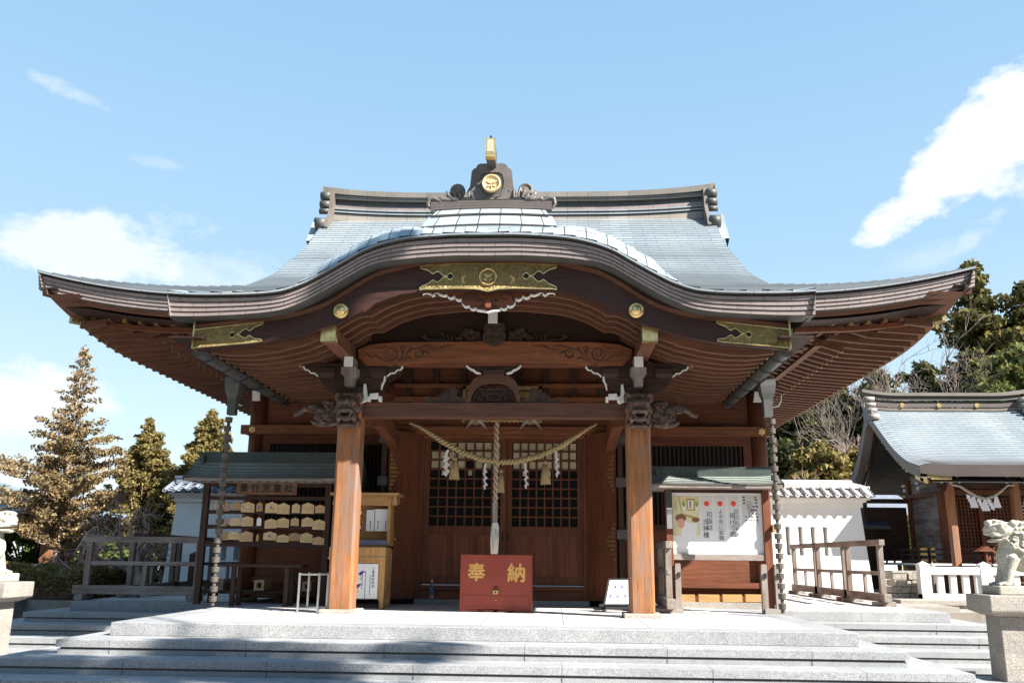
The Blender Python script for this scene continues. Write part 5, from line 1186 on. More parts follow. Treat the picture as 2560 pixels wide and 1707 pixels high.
for (cx_, zz) in ((905, 1429), (897, 1461)):
    X_, Z_ = A(cx_, zz, Yc); mb.mi = 1
    mb.prism([(X_-.045, Z_-.035), (X_-.03, Z_-.003), (X_+.0, Z_+.012), (X_+.035, Z_+.008), (X_+.02, Z_-.012), (X_-.012, Z_-.045)], Yc-.009, Yc-.0065); mb.mi = 2
    mb.prism([(X_+.0, Z_+.012), (X_+.045, Z_+.013), (X_+.052, Z_-.006), (X_+.04, Z_-.01), (X_+.03, Z_+.006)], Yc-.0105, Yc-.009); mb.prism([(X_-.045, Z_-.035), (X_-.04, Z_-.02), (X_-.02, Z_-.03), (X_-.012, Z_-.045)], Yc-.0105, Yc-.009)
    mb.mi = 3; mb.prism([(X_-.02, Z_-.045), (X_-.012, Z_-.045), (X_-.002, Z_-.09), (X_-.012, Z_-.09)], Yc-.009, Yc-.0065); mb.mi = 0; mb.bx(X_-.014, X_+.006, Yc-.009, Yc-.0065, Z_-.096, Z_-.09)
mb.build('sign_print', [M['ink'], M['blue'], M['red'], M['skinp']], sg)
Yu = 1.42; ux0, uz1 = A(833, 1262, Yu); ux1, _ = A(978, 1262, Yu); uz0 = A(960, 1363, Yu)[1]
mb = MB(); f = .045
mb.bx(ux0, ux0+f, Yu, Yu+.3, uz0-.06, uz1); mb.bx(ux1-f, ux1, Yu, Yu+.3, uz0-.06, uz1); mb.bx(ux0, ux1, Yu, Yu+.3, uz1-.0, uz1+.035); mb.bx(ux0, ux1, Yu, Yu+.3, uz0-.08, uz0); mb.bx(ux0, ux1, Yu+.28, Yu+.3, uz0, uz1)
for x in (ux0+.03, ux1-.03): mb.bc(x, Yu+.25, .004, .05, .05, uz0); mb.bc(x, Yu+.03, .004, .05, .05, uz0)
zr = A(900, 1234, Yu-.1)[1]; rx0, rx1 = A(826, 1234, Yu-.1)[0], A(997, 1236, Yu-.1)[0]
mb.bx(rx0, rx1, Yu-.12, Yu+.36, zr-.02, zr+.018); mb.bx(rx0+.06, rx1-.05, Yu+.0, Yu+.32, uz1+.035, zr-.02); 
for x in (rx0+.05, rx1-.07): mb.prism([(x, zr-.02), (x+.03, zr-.02), (x+.05, uz1), (x-.02, uz1)], Yu-.08, Yu-.04)
mb.build('upper_case', [M['yel']], cb, bevel=.003)
mb = MB()
for (p0, p1, t, bt_) in ((917, 936, 1274, 1327), (937, 954, 1272, 1327), (956, 973, 1272, 1327)):
    a, zt_ = A(p0, t, Yu+.1); b, zb_ = A(p1, bt_, Yu+.1); mb.mi = 0; mb.bx(a, b, Yu+.1, Yu+.12, zb_, zt_); mb.mi = 1
    for i in range(4): mb.bx((a+b)/2-.008, (a+b)/2+.008, Yu+.0985, Yu+.1, zb_+.03+.03*i, zb_+.048+.03*i)
mb.mi = 2; a, zz = A(897, 1342, Yu+.03); mb.bx(ux0+f, ux1-f, Yu+.02, Yu+.03, uz0+.01, uz0+.07); mb.mi = 3
for px, py in ((903, 1282), (901, 1318)): a, zz = A(px, py, Yu+.1); mb.bx(a-.018, a+.018, Yu+.1, Yu+.12, zz-.05, zz+.04); mb.mi = 0; mb.bx(a-.009, a+.009, Yu+.098, Yu+.1, zz-.02, zz+.03); mb.mi = 3
mb.build('charm_packet', [M['white'], M['ink'], M['lav'], M['redw']], cb)
# water bottle on the door sill
bt_x, bt_z = A(1079, 1463, 2.28)
bo = thing('water_bottle', 'clear plastic water bottle with blue label standing on the door sill', 'bottle', (bt_x, 2.28, .078))
mb = MB(); mb.smooth = True; mb.lathe((bt_x, 2.30, .078), [(.030, 0), (.033, .01), (.033, .17), (.028, .20), (.013, .235), (.013, .25)], 16); mb.build('body', [M['clear']], bo)
mb = MB(); mb.smooth = True; mb.lathe((bt_x, 2.30, .078), [(.0345, .10), (.0345, .16)], 16); mb.build('label_band', [M['bluel']], bo)
mb = MB(); mb.lathe((bt_x, 2.30, .078), [(.015, .25), (.015, .268)], 12); mb.build('cap', [M['white']], bo)
# slanted sign stand by the right pillar
ss = thing('slanted_sign', 'small slanted information board on low black legs beside the right porch pillar', 'sign', (1.6, .95, 0))
Ys = .95; P4 = [A(1521, 1446, Ys+.12), A(1576, 1445, Ys+.12), A(1577, 1512, Ys-.05), A(1508, 1512, Ys-.05)]
def quadslab(mb, P, ys, t=.015): 
    f = [(p[0], y, p[1]) for p, y in zip(P, ys)]; b = [(p[0], y+t, p[1]-t*.3) for p, y in zip(P, ys)]
    mb.add(f+b, [(3, 2, 1, 0), (4, 5, 6, 7), (0, 1, 5, 4), (1, 2, 6, 5), (2, 3, 7, 6), (3, 0, 4, 7)])
mb = MB(); quadslab(mb, P4, (Ys+.12, Ys+.12, Ys-.05, Ys-.05)); mb.build('board', [M['ink']], ss)
ins = lambda f: [(p[0]+(1.62-p[0])*f, p[1]+(.24-p[1])*f*.9) for p in P4]
mb = MB(); quadslab(mb, ins(.13), (Ys+.105, Ys+.105, Ys-.055, Ys-.055), .004); mb.build('sheet', [M['greypap']], ss)
mb = MB(); rr = random.Random(9)
for i in range(5):
    for j in range(2):
        u, v = .15+.17*i, .25+.4*j; a = ins(.16); top_ = Vector((a[0][0], Ys+.09, a[0][1])).lerp(Vector((a[1][0], Ys+.09, a[1][1])), u); bot_ = Vector((a[3][0], Ys-.066, a[3][1])).lerp(Vector((a[2][0], Ys-.066, a[2][1])), u); p = top_.lerp(bot_, v); mb.mi = 1 if (i+j) % 2 else 0
        mb.bc(p.x, p.y-.006, p.z-.02, .016 if mb.mi else .006, .003, .035 if mb.mi else .06)
mb.build('sheet_print', [M['ink'], M['blue']], ss)
mb = MB(); 
for x in (P4[3][0]+.0, P4[2][0]-.03): mb.bx(x, x+.03, Ys-.06, Ys+.2, .05, .075); mb.bx(x, x+.03, Ys-.06, Ys-.03, .005, .06); mb.bx(x, x+.03, Ys+.17, Ys+.2, .005, .06)
mb.bx(P4[3][0], P4[2][0], Ys-.06, Ys-.035, .05, .08); mb.bx(P4[3][0]-.05, P4[3][0], Ys-.08, Ys-.02, .075, .11); mb.build('leg', [M['ink']], ss)
# ---------------- covered racks either side
def kiosk_roof(name, x0, x1, yc, ze, zr, par, hd=.42):
    mb = MB(); n = 7
    ys = [yc-hd+(hd)*i/n for i in range(n+1)]; f = lambda t: ze+(zr-ze)*(t**1.35)
    for i in range(n):
        a, b = i/n, (i+1)/n; xs = lin(x0, x1, 12)
        r0 = [(x, ys[i], f(a)+.012+.03*(abs(2*(x-x0)/(x1-x0)-1)**6)) for x in xs]; r1 = [(x, ys[i+1], f(b)+.03*(abs(2*(x-x0)/(x1-x0)-1)**6)) for x in xs]
        mb.mi = 0; mb.loft([r0, r1], [[(x, 0) for x in xs], [(x, .06) for x in xs]]); mb.mi = 1; mb.loft([[(p[0], p[1], p[2]-.014) for p in r0], r0])
        mb.mi = 0; mb.loft([[(x, 2*yc-y, z) for x, y, z in r1], [(x, 2*yc-y, z) for x, y, z in r0]], [[(x, 0) for x in xs], [(x, .06) for x in xs]])
    mb.mi = 2; mb.bx(x0+.01, x1-.01, yc-hd+.01, yc-hd+.03, ze-.035, ze+.01); mb.bx(x0+.01, x1-.01, yc-hd+.03, yc+hd-.03, ze-.03, ze-.015)
    for s_, x in ((1, x0), (-1, x1)): mb.mi = 1; mb.add([(x, yc-hd, ze+.04), (x, yc, zr), (x, yc+hd, ze+.04), (x, yc+hd, ze-.03), (x, yc-hd, ze-.03)], [(0, 1, 2, 3, 4) if s_ < 0 else (4, 3, 2, 1, 0)])
    r = mb.build('roof', [M['coppergrn'], M['cdark'], M['grey']], par)
    mb = MB(); mb.bx(x0+.06, x1-.06, yc-.07, yc+.07, zr-.04, zr+.07); mb.bx(x0+.05, x1-.05, yc-.08, yc+.08, zr-.05, zr-.0); mb.bx(x0+.02, x1-.02, yc-.055, yc+.055, zr+.07, zr+.10); mb.bx(x0+.10, x0+.14, yc-.14, yc+.14, zr-.12, zr+.04); mb.build('ridge', [M['cdark2']], r)
rk = thing('plaque_rack', 'roofed wooden rack hung with prayer plaques left of the porch, sign board on top', 'rack', (-3.2, 1.62, 0))
Yk = 1.62
zE = A(650, 1196, Yk-.45)[1]; zR = A(650, 1148, Yk)[1]; kx0 = A(459, 1190, Yk-.45)[0]; kx1 = -1.99
kiosk_roof('roof', kx0, kx1, Yk, zE, zR, rk, .48)
pl_, pr_ = A(511, 1300, Yk)[0], A(819, 1300, Yk)[0]
for x in (pl_, pr_): mb = MB(); mb.bc(x, Yk, .0, .085, .085, zE+.02); mb.build('post', [M['dz']], rk, bevel=.004)
M_ = None
rows_ = [(1245, 0), (1278, .03), (1316, .03), (1358, .05)]
for py, e in ((1246, .04), (1281, .04), (1318, .045), (1361, .06)):
    z = A(660, py, Yk)[1]; mb = MB(); mb.bx(pl_, pr_, Yk-.02, Yk+.02, z-e/2, z+e/2+.012); mb.build('rail', [M['dx']], rk)
zb_ = A(700, 1212, Yk)[1]; mb = MB(); mb.bx(pl_, pr_, Yk-.03, Yk+.03, zb_-.03, zb_+.03); mb.build('top_beam', [M['dx']], rk)
mb = MB()
for i in range(18): x = kx0+.15+i*(kx1-kx0-.2)/17; mb.beam((x, Yk-.46, zE-.03), (x, Yk, zE+.02), .03, .035)
mb.build('roof_rafter', [M['dx']], rk)
bxa, bza = A(594, 1205, Yk-.06); bxb, bzb = A(742, 1237, Yk-.06)
mb = MB(); mb.bx(bxa, bxb, Yk-.08, Yk-.05, bzb, bza); nbd = mb.build('name_board', [M['boardw']], rk, bevel=.003)
mb = MB(); W_ = bxb-bxa
for i, c in enumerate('景行天皇社'): text(mb, c, .12, (bxa+W_*(.125+.185*i), Yk-.081, (bza+bzb)/2), 0, .003, .003)
mb.build('name_characters', [M['ink']], nbd)
EM = [(0, 240, 735, 50, 125, 'n'), (0, 350, 755, 125, 125, 'B'), (0, 520, 755, 110, 105, 'o'), (0, 680, 750, 175, 145, 'p'), (0, 838, 755, 90, 130, 'B'), (0, 1010, 750, 170, 155, 'b'), (0, 1178, 765, 170, 155, 't'), (0, 1350, 770, 110, 135, 't'), (0, 1518, 760, 165, 155, 't'), (0, 1682, 790, 130, 115, 'T'),
      (1, 343, 980, 85, 110, 'B'), (1, 495, 970, 135, 115, 't'), (1, 665, 950, 165, 140, 't'), (1, 830, 965, 60, 120, 'w'), (1, 995, 985, 170, 135, 't'), (1, 1168, 970, 165, 140, 't'), (1, 1335, 970, 110, 115, 'T'), (1, 1505, 965, 155, 130, 't'), (1, 1670, 995, 168, 145, 't'),
      (2, 315, 1165, 160, 120, 'B'), (2, 480, 1160, 160, 120, 't'), (2, 650, 1160, 178, 145, 'T'), (2, 810, 1200, 40, 100, 'n'), (2, 985, 1165, 172, 120, 'b'), (2, 1163, 1205, 168, 110, 't'), (2, 1325, 1180, 148, 115, 'B'), (2, 1495, 1180, 160, 140, 't'), (2, 1663, 1235, 155, 115, 'T')]
ordn = ['first', 'second', 'third', 'fourth', 'fifth', 'sixth', 'seventh', 'eighth', 'ninth', 'tenth']; cnt = [0, 0, 0]; rown = ['top', 'middle', 'bottom']
looks = {'n': 'narrow edge-on wooden', 'B': 'brown bird-picture', 'o': 'plain orange-brown wooden', 'p': 'pale picture', 'b': 'pale bird-picture', 't': 'pale written', 'T': 'tan written', 'w': 'slim white'}
for k, (row, cx_, ty, w_, h_, ty_) in enumerate(EM):
    Ye = Yk-.045-.006*(k % 3); px = 500+cx_/5.6; x, zt_ = A(px, 1120+ty/5.6, Ye); zb2 = A(px, 1120+(ty+h_)/5.6, Ye)[1]; wx = w_/5.6/2200*(Ye+11.04)*1.03; h = zt_-zb2
    m = MB(); m.mi = 0; m.prism([(-wx/2, -h), (wx/2, -h), (wx/2, -h*.22), (0, 0), (-wx/2, -h*.22)], -.005, .005)
    rr = random.Random(k)
    if ty_ in 'tTp':
        m.mi = 1; nc = max(2, int(wx/.02))
        for i in range(nc):
            u = -wx*.40+wx*.8*i/(nc-1); zz = -h*.30-rr.random()*h*.1
            while zz > -h*.88+rr.random()*.03: l = rr.uniform(.003, .008); m.bx(u-.0025, u+.0025, -.0065, -.005, zz-l, zz); zz -= l+rr.uniform(.002, .006)
    if ty_ in 'bB': 
        m.mi = 2; m.ell((-.012, -.006, -h*.48), (.014, .003, .022), 8, 5); m.ell((.016, -.006, -h*.62), (.02, .003, .011), 8, 5); m.mi = 3; m.ell((-.02, -.008, -h*.42), (.008, .003, .01), 8, 5); m.ell((.012, -.008, -h*.60), (.012, .003, .006), 8, 5); m.mi = 4; m.ell((.024, -.009, -h*.66), (.008, .003, .006), 8, 5)
    if ty_ == 'p': m.mi = 4; m.bx(-wx*.4, -wx*.28, -.0068, -.005, -h*.55, -h*.4); m.mi = 3; m.ell((0, -.006, -h*.5), (.02, .003, .012), 8, 5)
    m.mi = 5 if k % 2 else 6; m.tube([(-.008, 0, -.01), (0, -.004, .03), (.008, 0, -.01)], .0025, 4)
    o = m.build('prayer_plaque', [M['ema2'] if ty_ in 'BoT' and ty_ != 'T' else (M['ema3'] if ty_ == 'T' else M['ema']) if ty_ != 'w' else M['white'], M['inkl'], M['blue'], M['white'], M['red'], M['cordr'], M['cordg']])
    o.location = (x, Ye, zt_); o.rotation_euler = (0, R_(rr.uniform(-2, 2)), R_(rr.uniform(-8, 8)) if ty_ not in 'n' else R_(60))
    setp(o, f"{looks[ty_]} prayer plaque, {ordn[cnt[row]]} from the left in the {rown[row]} row", 'prayer plaque', 'prayer plaques on the rack'); cnt[row] += 1
# bench in front of the rack
bn = thing('bench', 'long plain dark wooden table standing in front of the plaque rack', 'table', (-3.5, 1.2, 0))
Yb = 1.12; xa, zt = A(542, 1409, Yb); xb_, _ = A(752, 1414, Yb)
mb = MB(); mb.bx(xa, xb_, Yb, Yb+.36, zt-.035, zt); mb.build('table_top', [M['dx']], bn, bevel=.003)
for px in (580, 714):
    x = A(px, 1460, Yb)[0]
    for yy in (Yb+.04, Yb+.30): mb = MB(); mb.bc(x, yy, .002, .06, .05, zt-.035); mb.build('leg', [M['dz']], bn)
# hollow timber blocks on a low shelf under the bench
sh = thing('low_shelf', 'low dark plank shelf under the plaque rack carrying hollow timber blocks', 'shelf', (-3.2, 1.9, 0))
mb = MB(); Yh = 1.95; zsh = A(650, 1475, Yh)[1]; mb.bx(-4.3, -2.1, Yh-.05, Yh+.3, zsh-.05, zsh); 
for x in (-4.2, -3.2, -2.25): mb.bc(x, Yh+.12, 0, .08, .2, zsh-.05)
mb.build('plank', [M['dx']], sh)
for i, (p0, p1, t_y, b_y, lab) in enumerate([(636, 659, 1449, 1474, 'hollow square timber block on the low shelf under the middle of the bench'), (756, 777, 1453, 1476, 'hollow square timber block on the low shelf behind the chrome stand'), (533, 557, 1447, 1472, 'solid timber block on the low shelf at the left end of the bench')]):
    a, zt_ = A(p0, t_y, Yh-.08); b, zz = A(p1, b_y, Yh-.08); zz = zsh; w4 = .038
    tk = thing('timber_block', lab, 'timber block', ((a+b)/2, Yh, zz), 'timber blocks on the low shelf'); m = MB()
    if i < 2:
        m.bx(a, a+w4, Yh-.08, Yh+.25, zz, zt_); m.bx(b-w4, b, Yh-.08, Yh+.25, zz, zt_); m.bx(a+w4, b-w4, Yh-.079, Yh+.25, zt_-w4, zt_-.001); m.bx(a+w4, b-w4, Yh-.079, Yh+.25, zz+.001, zz+w4)
    else: m.bx(a, b, Yh-.08, Yh+.25, zz, zt_)
    m.build('timber', [M['yelg'] if i < 2 else M['greyy']], tk, bevel=.002)
# notice board
nb = thing('notice_board', 'roofed notice board with white panel standing right of the porch', 'notice board', (3.1, 1.2, 0))
Yn = 1.2
nx0 = A(1629, 1216, Yn-.45)[0]; nx1 = A(1961, 1216, Yn-.45)[0]; zE = A(1800, 1212, Yn-.45)[1]; zR = A(1800, 1180, Yn)[1]-.03
kiosk_roof('roof', nx0, nx1, Yn, zE, zR, nb, .45)
lx_, rx_ = A(1672, 1300, Yn)[0], A(1914, 1300, Yn)[0]
for x in (lx_, rx_): mb = MB(); mb.bc(x, Yn, .004, .09, .13, zE-.01); mb.build('post', [M['wz']], nb, bevel=.004)
z1_, z0_ = A(1800, 1213, Yn)[1], A(1800, 1232, Yn)[1]; mb = MB(); mb.bx(lx_+.045, rx_-.045, Yn-.03, Yn+.03, z0_, z1_+.05); mb.build('top_beam', [M['dx']], nb)
z3_, z4_ = A(1800, 1385, Yn)[1], A(1800, 1400, Yn)[1]; mb = MB(); mb.bx(lx_+.045, rx_-.045, Yn-.05, Yn+.03, z4_, z3_); mb.build('bottom_beam', [M['grey']], nb, bevel=.003)
mb = MB(); mb.bx(lx_+.045, rx_-.045, Yn-.005, Yn+.02, z3_, z0_); mb.build('panel', [M['white']], nb)
for x in (lx_+.085, rx_-.085, rx_+.09):
    m = MB(); zz = A(1690, 1408, Yn-.1)[1]; m.bc(x, Yn-.08, 0, .075, .075, zz-.01); m.prism([(x-.0375, zz-.01), (x+.0375, zz-.01), (x+.025, zz+.004), (x-.025, zz+.004)], Yn-.1175, Yn-.0425); m.mi = 1; m.bc(x+.012, Yn-.125, zz-.17, .035, .03, .06); m.build('stake', [M['greyz'], M['ink']], nb, bevel=.002)
m = MB(); xs_ = rx_+.06; m.bx(xs_, xs_+.06, Yn-.15, Yn+.1, A(1935, 1330, Yn)[1]-.0, A(1935, 1312, Yn)[1]); m.build('peg', [M['yelz']], nb)
m = MB(); m.bx(rx_-.1, rx_+.15, Yn-.14, Yn+.0, .0, .07); m.bx(lx_-.05, lx_+.14, Yn-.14, Yn+.0, .0, .07); m.build('foot', [M['grey']], nb)
Yp = Yn-.008
def NB(x, y): return A(1640+x/4.125, 1180+y/4.125, Yp)
def poster(label, x0, x1, y0, y1, draw, mats, cat='poster', grp=None):
    a, zt_ = NB(x0, y0); b, zb2 = NB(x1, y1); t = thing('poster', label, cat, ((a+b)/2, Yp, (zt_+zb2)/2), grp)
    m = MB(); m.bx(a, b, Yp-.002, Yp+.001, zb2, zt_); m.build('sheet', [mats[0]], t); m = MB(); draw(m, a, b, zb2, zt_); m.build('print', mats[1:], t)
def d1(m, a, b, zb, zt):
    W, H = b-a, zt-zb; q = lambda u, v: (a+W*u, zt-H*v); y0, y1 = Yp-.0035, Yp-.002
    def pg(mi, P, k=0): m.mi = mi; m.prism([q(*p) for p in P], y0-.0004*k, y1-.0004*k)
    pg(0, [(.28, .42), (1, .55), (1, .62), (.28, .46)]); pg(0, [(.22, .0), (.26, .0), (.36, .40), (.32, .40)]); pg(0, [(.52, .05), (.84, .05), (.84, .36), (.55, .36)], 1); pg(1, [(.57, .10), (.79, .10), (.77, .33), (.60, .32)], 2); pg(2, [(.63, .12), (.70, .12), (.70, .30), (.64, .30)], 3)
    for cx in (.42, .90):
        for j in range(5): pg(3, [(cx-.02, .26), (cx-.09+.045*j, .08+.03*abs(j-2)), (cx+.02, .26)], 3+j)
        pg(1, [(cx-.05, .26), (cx+.05, .26), (cx+.03, .36), (cx-.03, .36)], 8)
    for i in range(5): pg(1, [(.42+.09*i, .38+.012*i), (.47+.09*i, .38+.012*i), (.46+.09*i, .43+.012*i), (.43+.09*i, .43+.012*i)], 4)
    for i in range(10): pg(4, [(.13, .10+.022*i), (.155, .10+.022*i), (.155, .115+.022*i), (.13, .115+.022*i)], 1); pg(4, [(.08, .15+.022*i), (.10, .15+.022*i), (.10, .162+.022*i), (.08, .162+.022*i)], 1)
    m.mi = 5; c = q(.30, .55); m.ell((c[0], y0, c[1]), (.075, .004, .05), 16, 8); m.mi = 6; c = q(.30, .68); m.ell((c[0], y0-.002, c[1]), (.05, .004, .07), 12, 8); m.mi = 5; c = q(.84, .60); m.ell((c[0], y0, c[1]), (.05, .004, .03), 12, 8); pg(1, [(.35, .62), (.9, .70), (.85, 1), (.3, 1)], 0)
poster('yellow illustrated poster of an altar and a brown-haired child at the left of the board', 165, 458, 248, 655, d1, [M['yelpap'], M['goldpap'], M['white'], M['inkl'], M['green'], M['brownp'], M['brownh'], M['pinkp']])
def strip(cols):
    def d(m, a, b, zb, zt):
        W = b-a; m.mi = 1; m.lathe(((a+b)/2, Yp-.002, zt-.095), [(.036, 0), (.036, -.001)] , 24, 'y'); m.mi = 0
        for (s, u, v, sz) in cols:
            for i, c in enumerate(s):
                vs, fs = textmb(c, sz, (a+W*u, Yp-.0025, zt-v-sz*(i+.5)*1.05), depth=.0006); m.add(vs, fs)
    return d
poster('white vertical poster under a red dot, first of the three written strips', 460, 592, 250, 610, strip([('初詣は', .70, .20, .082), ('氏神様', .36, .30, .082)]), [M['paper'], M['ink'], M['redot']])
poster('white vertical poster with one column of brush writing, middle of the three strips', 597, 730, 250, 610, strip([('よき年に初詣', .52, .17, .066)]), [M['paper'], M['ink'], M['redot']])
poster('white vertical poster with two columns of writing beside the grey notice', 735, 868, 250, 590, strip([('日の丸を家', .72, .17, .072), ('掲げて国', .36, .22, .078)]), [M['paper'], M['ink'], M['redot']])
def d5(m, a, b, zb, zt):
    W, H = b-a, zt-zb; rr = random.Random(2)
    for (u, v, w) in [(.06, .02, .14), (.08, .11, .12), (.08, .22, .12), (.80, .02, .1), (.82, .10, .14), (.84, .20, .12), (.68, .32, .1), (.85, .32, .14), (.55, .44, .2), (.78, .44, .14), (.62, .56, .1), (.80, .56, .12), (.18, .66, .08), (.4, .66, .08), (.55, .66, .12), (.88, .66, .1), (.18, .78, .10), (.36, .78, .08), (.52, .78, .1), (.68, .78, .08), (.86, .78, .1)]:
        m.mi = 0; m.bx(a+W*u, a+W*(u+w), Yp-.0035, Yp-.002, zt-H*(v+.045), zt-H*v)
    m.mi = 1
    for i in range(9): c = (a+W*rr.uniform(.3, .6), zt-H*rr.uniform(.2, .6)); m.tube([(c[0]+.03*math.cos(t), Yp-.004, c[1]+.03*math.sin(t)) for t in lin(0, 4+i*.2, 7)], .0015, 4)
poster('grey printed notice with rows of black boxes right of the written strips', 880, 1062, 245, 560, d5, [M['greypap'], M['ink'], M['inkl']])
vs_ = thing('safety_sign', 'narrow white sign headed by a boxed character on the left post of the notice board', 'sign', (lx_, Yn-.07, 1.3)); a, zt_ = NB(103, 368); b, zb2 = NB(164, 582)
m = MB(); m.bx(a, b, Yn-.075, Yn-.066, zb2, zt_); m.build('plate', [M['white']], vs_); m = MB(); text(m, '防', .075, ((a+b)/2, Yn-.076, zt_-.06)); m.build('print', [M['ink']], vs_)
m = MB(); m.bx(a, b-.005, Yn-.074, Yn-.066, zt_, A(1670, 1224, Yn)[1]); m.build('dark_strip', [M['cdark2']], nb)
# new timber kerb pieces under the wall
for i, (p0, p1) in enumerate(((1693, 1737), (1745, 1798), (1805, 1855), (1862, 1914))):
    a, zt_ = A(p0, 1485, 2.28); b, zb2 = A(p1, 1504, 2.28); m = MB(); m.bx(a, b, 2.24, 2.32, zb2, zt_)
    o = m.build('sill_timber', [M['yel']], hall, bevel=.002)
mb = MB(); mb.bx(1.62+.1, 3.75, 2.18, 2.36, -.0, A(1800, 1505, 2.2)[1]); mb.build('foot_stone', [M['granw']], hall)
# ---------------- post-and-rail fences
def fence(name, label, L, loc, rz, posts, mids, h=.98, group='weathered timber railings', kerbs=(), lowh=.5, sillz=.09):
    t = thing(name, label, 'railing', loc, group, rz, local=True)
    m = MB(); m.bx(-.1, L+.1, -.045, .045, h-.09, h); m.build('top_rail', [M['grey']], t, bevel=.005)
    m = MB(); m.bx(0, L, -.025, .025, lowh-.03, lowh+.03); m.build('middle_rail', [M['grey']], t, bevel=.003)
    m = MB(); m.bx(-.18, L+.14, -.06, .06, sillz, sillz+.125); m.build('sill', [M['grey']], t, bevel=.006)
    for x in posts: m = MB(); m.bc(x, 0, sillz+.125, .085, .08, h-.09-sillz-.125); m.build('post', [M['greyz']], t, bevel=.004)
    for x in mids: m = MB(); m.bc(x, 0, sillz+.125, .065, .05, lowh-.03-sillz-.125); m.build('short_post', [M['greyz']], t, bevel=.003)
    for x in kerbs: m = MB(); m.bc(x, -.0, .0, .12, .34, sillz); m.build('foot', [M['granw'] if name == 'front' else M['grey']], t, bevel=.006)
    return t
FY = 2.35
xa = A(206, 1340, FY)[0]; xb_ = A(545, 1350, FY)[0]; zt = A(380, 1341, FY)[1]
px_ = [A(223, 1400, FY)[0], A(497, 1400, FY)[0]]; L = px_[1]-px_[0]
t = fence('timber_railing', 'long grey timber railing on stone feet in front of the bare plum tree', L, (px_[0], FY, 0), 0, [0, L], [L*.52], h=zt, kerbs=[-.02, L-.01], lowh=A(380, 1408, FY)[1], sillz=.085)
for i in range(3):
    Ya = [3.1, 4.95, 6.8][i]; 
    lab = [('grey timber railing panel nearest the viewer on the right terrace', 'nearest grey timber railing panel running back beside the left terrace edge'), ('middle timber railing panel of the row on the right terrace', 'middle grey timber railing panel behind the long left railing'), ('farthest timber railing panel on the right, partly behind the rain chain', 'farthest timber railing panel before the left white wall')][i]
    Ya = [3.55, 5.35, 7.1][i]
    fence('timber_railing', lab[0], 1.62, (5.93, Ya, 0), R_(90), [0.02, 1.6], [.8], h=1.02, kerbs=[.02, 1.55], lowh=.50, sillz=.07)
    fence('timber_railing', lab[1], 1.62, (-6.0, Ya-.35, 0), R_(90), [0.02, 1.6], [.8], h=1.0, kerbs=[.02, 1.55], lowh=.50, sillz=.07)
# short railing behind the right pillar
t = fence('timber_railing', 'short weathered railing standing end-on between the right pillar and the notice board', .95, (A(1669, 1440, 1.1)[0], .95, 0), R_(90), [.05, .9], [], h=A(1669, 1352, .95)[1], lowh=.52, kerbs=[.05, .85], sillz=.06)
# pointed posts
for px, py, Y, lab in ((488, 1378, 3.0, 'pointed dark wooden post behind the left railing beside the rain chain'),):
    x, z = A(px, py, Y); m = MB(); m.bc(x, Y, 0, .12, .12, z-.04); m.add([(x-.06, Y-.06, z-.04), (x+.06, Y-.06, z-.04), (x+.06, Y+.06, z-.04), (x-.06, Y+.06, z-.04), (x, Y, z)], [(0, 1, 4), (1, 2, 4), (2, 3, 4), (3, 0, 4)])
    o = m.build('wooden_post', [M['dz']]); setp(o, lab, 'post')
# ================================================================ SURROUNDINGS
def foliagem(name, c1, c2, c3, trans=.25):
    m, t, b = newmat(name); g = nd(t, 'ShaderNodeNewGeometry').outputs['Random Per Island']; o = objc(t)
    col = ramp(t, g, [(0, c1), (.5, c2), (1, c3)]); n = noise(t, o, 1.6, 3, .6); col = mixc(t, .6, col, ramp(t, n, [(.3, (.55, .6, .6)), (.7, (1.25, 1.2, 1.1))]), 'MULTIPLY')
    t.links.new(col, b.inputs['Base Color']); b.inputs['Roughness'].default_value = .75; b.inputs['Specular IOR Level'].default_value = .15
    tr = nd(t, 'ShaderNodeBsdfTranslucent'); t.links.new(col, tr.inputs[0]); mx = nd(t, 'ShaderNodeMixShader'); mx.inputs[0].default_value = trans
    t.links.new(b.outputs[0], mx.inputs[1]); t.links.new(tr.outputs[0], mx.inputs[2]); t.links.new(mx.outputs[0], t.nodes['Material Output'].inputs[0]); return m
M['lf_gold'] = foliagem('golden_conifer_leaf', (.12, .095, .035), (.21, .165, .06), (.31, .25, .09)); M['lf_brown'] = foliagem('bronze_conifer_leaf', (.12, .085, .045), (.24, .175, .09), (.38, .28, .15))
M['lf_dark'] = foliagem('dark_evergreen_leaf', (.035, .045, .02), (.075, .08, .032), (.15, .14, .05)); M['lf_olive'] = foliagem('olive_evergreen_leaf', (.05, .055, .02), (.11, .105, .035), (.21, .17, .055))
M['lf_green'] = foliagem('broad_green_leaf', (.05, .08, .02), (.10, .14, .035), (.20, .23, .07)); M['lf_pine'] = foliagem('pine_needle', (.09, .12, .035), (.17, .18, .06), (.28, .26, .09)); M['petal'] = foliagem('pink_blossom', (.5, .2, .3), (.7, .4, .5), (.8, .55, .6))
M['bark'] = plain('bark', (.11, .075, .06), .9, var=.4, vs=6, bmp=.02, bs=25); M['barkp'] = plain('pale_bark', (.42, .30, .26), .9, var=.35, vs=6, bmp=.015, bs=30); M['barkg'] = plain('grey_bark', (.20, .16, .14), .9, var=.35, vs=6)
M['tile'] = plain('roof_tile', (.17, .19, .23), .5, .0, .2, 4); M['tilel'] = plain('roof_tile_pale', (.40, .38, .38), .55, .0, .15, 4); M['rock'] = granite('masonry', (.34, .31, .27), 30); M['wstone'] = granite('white_stone', (.72, .72, .71), 200)
M['lionst'] = granite('lion_stone', (.45, .43, .36), 90); M['steelb'] = coppertile('blue_grey_sheet_roof', (.05, .09, .15), (.07, .12, .19), .6, 10, .006, .5, .6, stain=(.05, .08, .12))
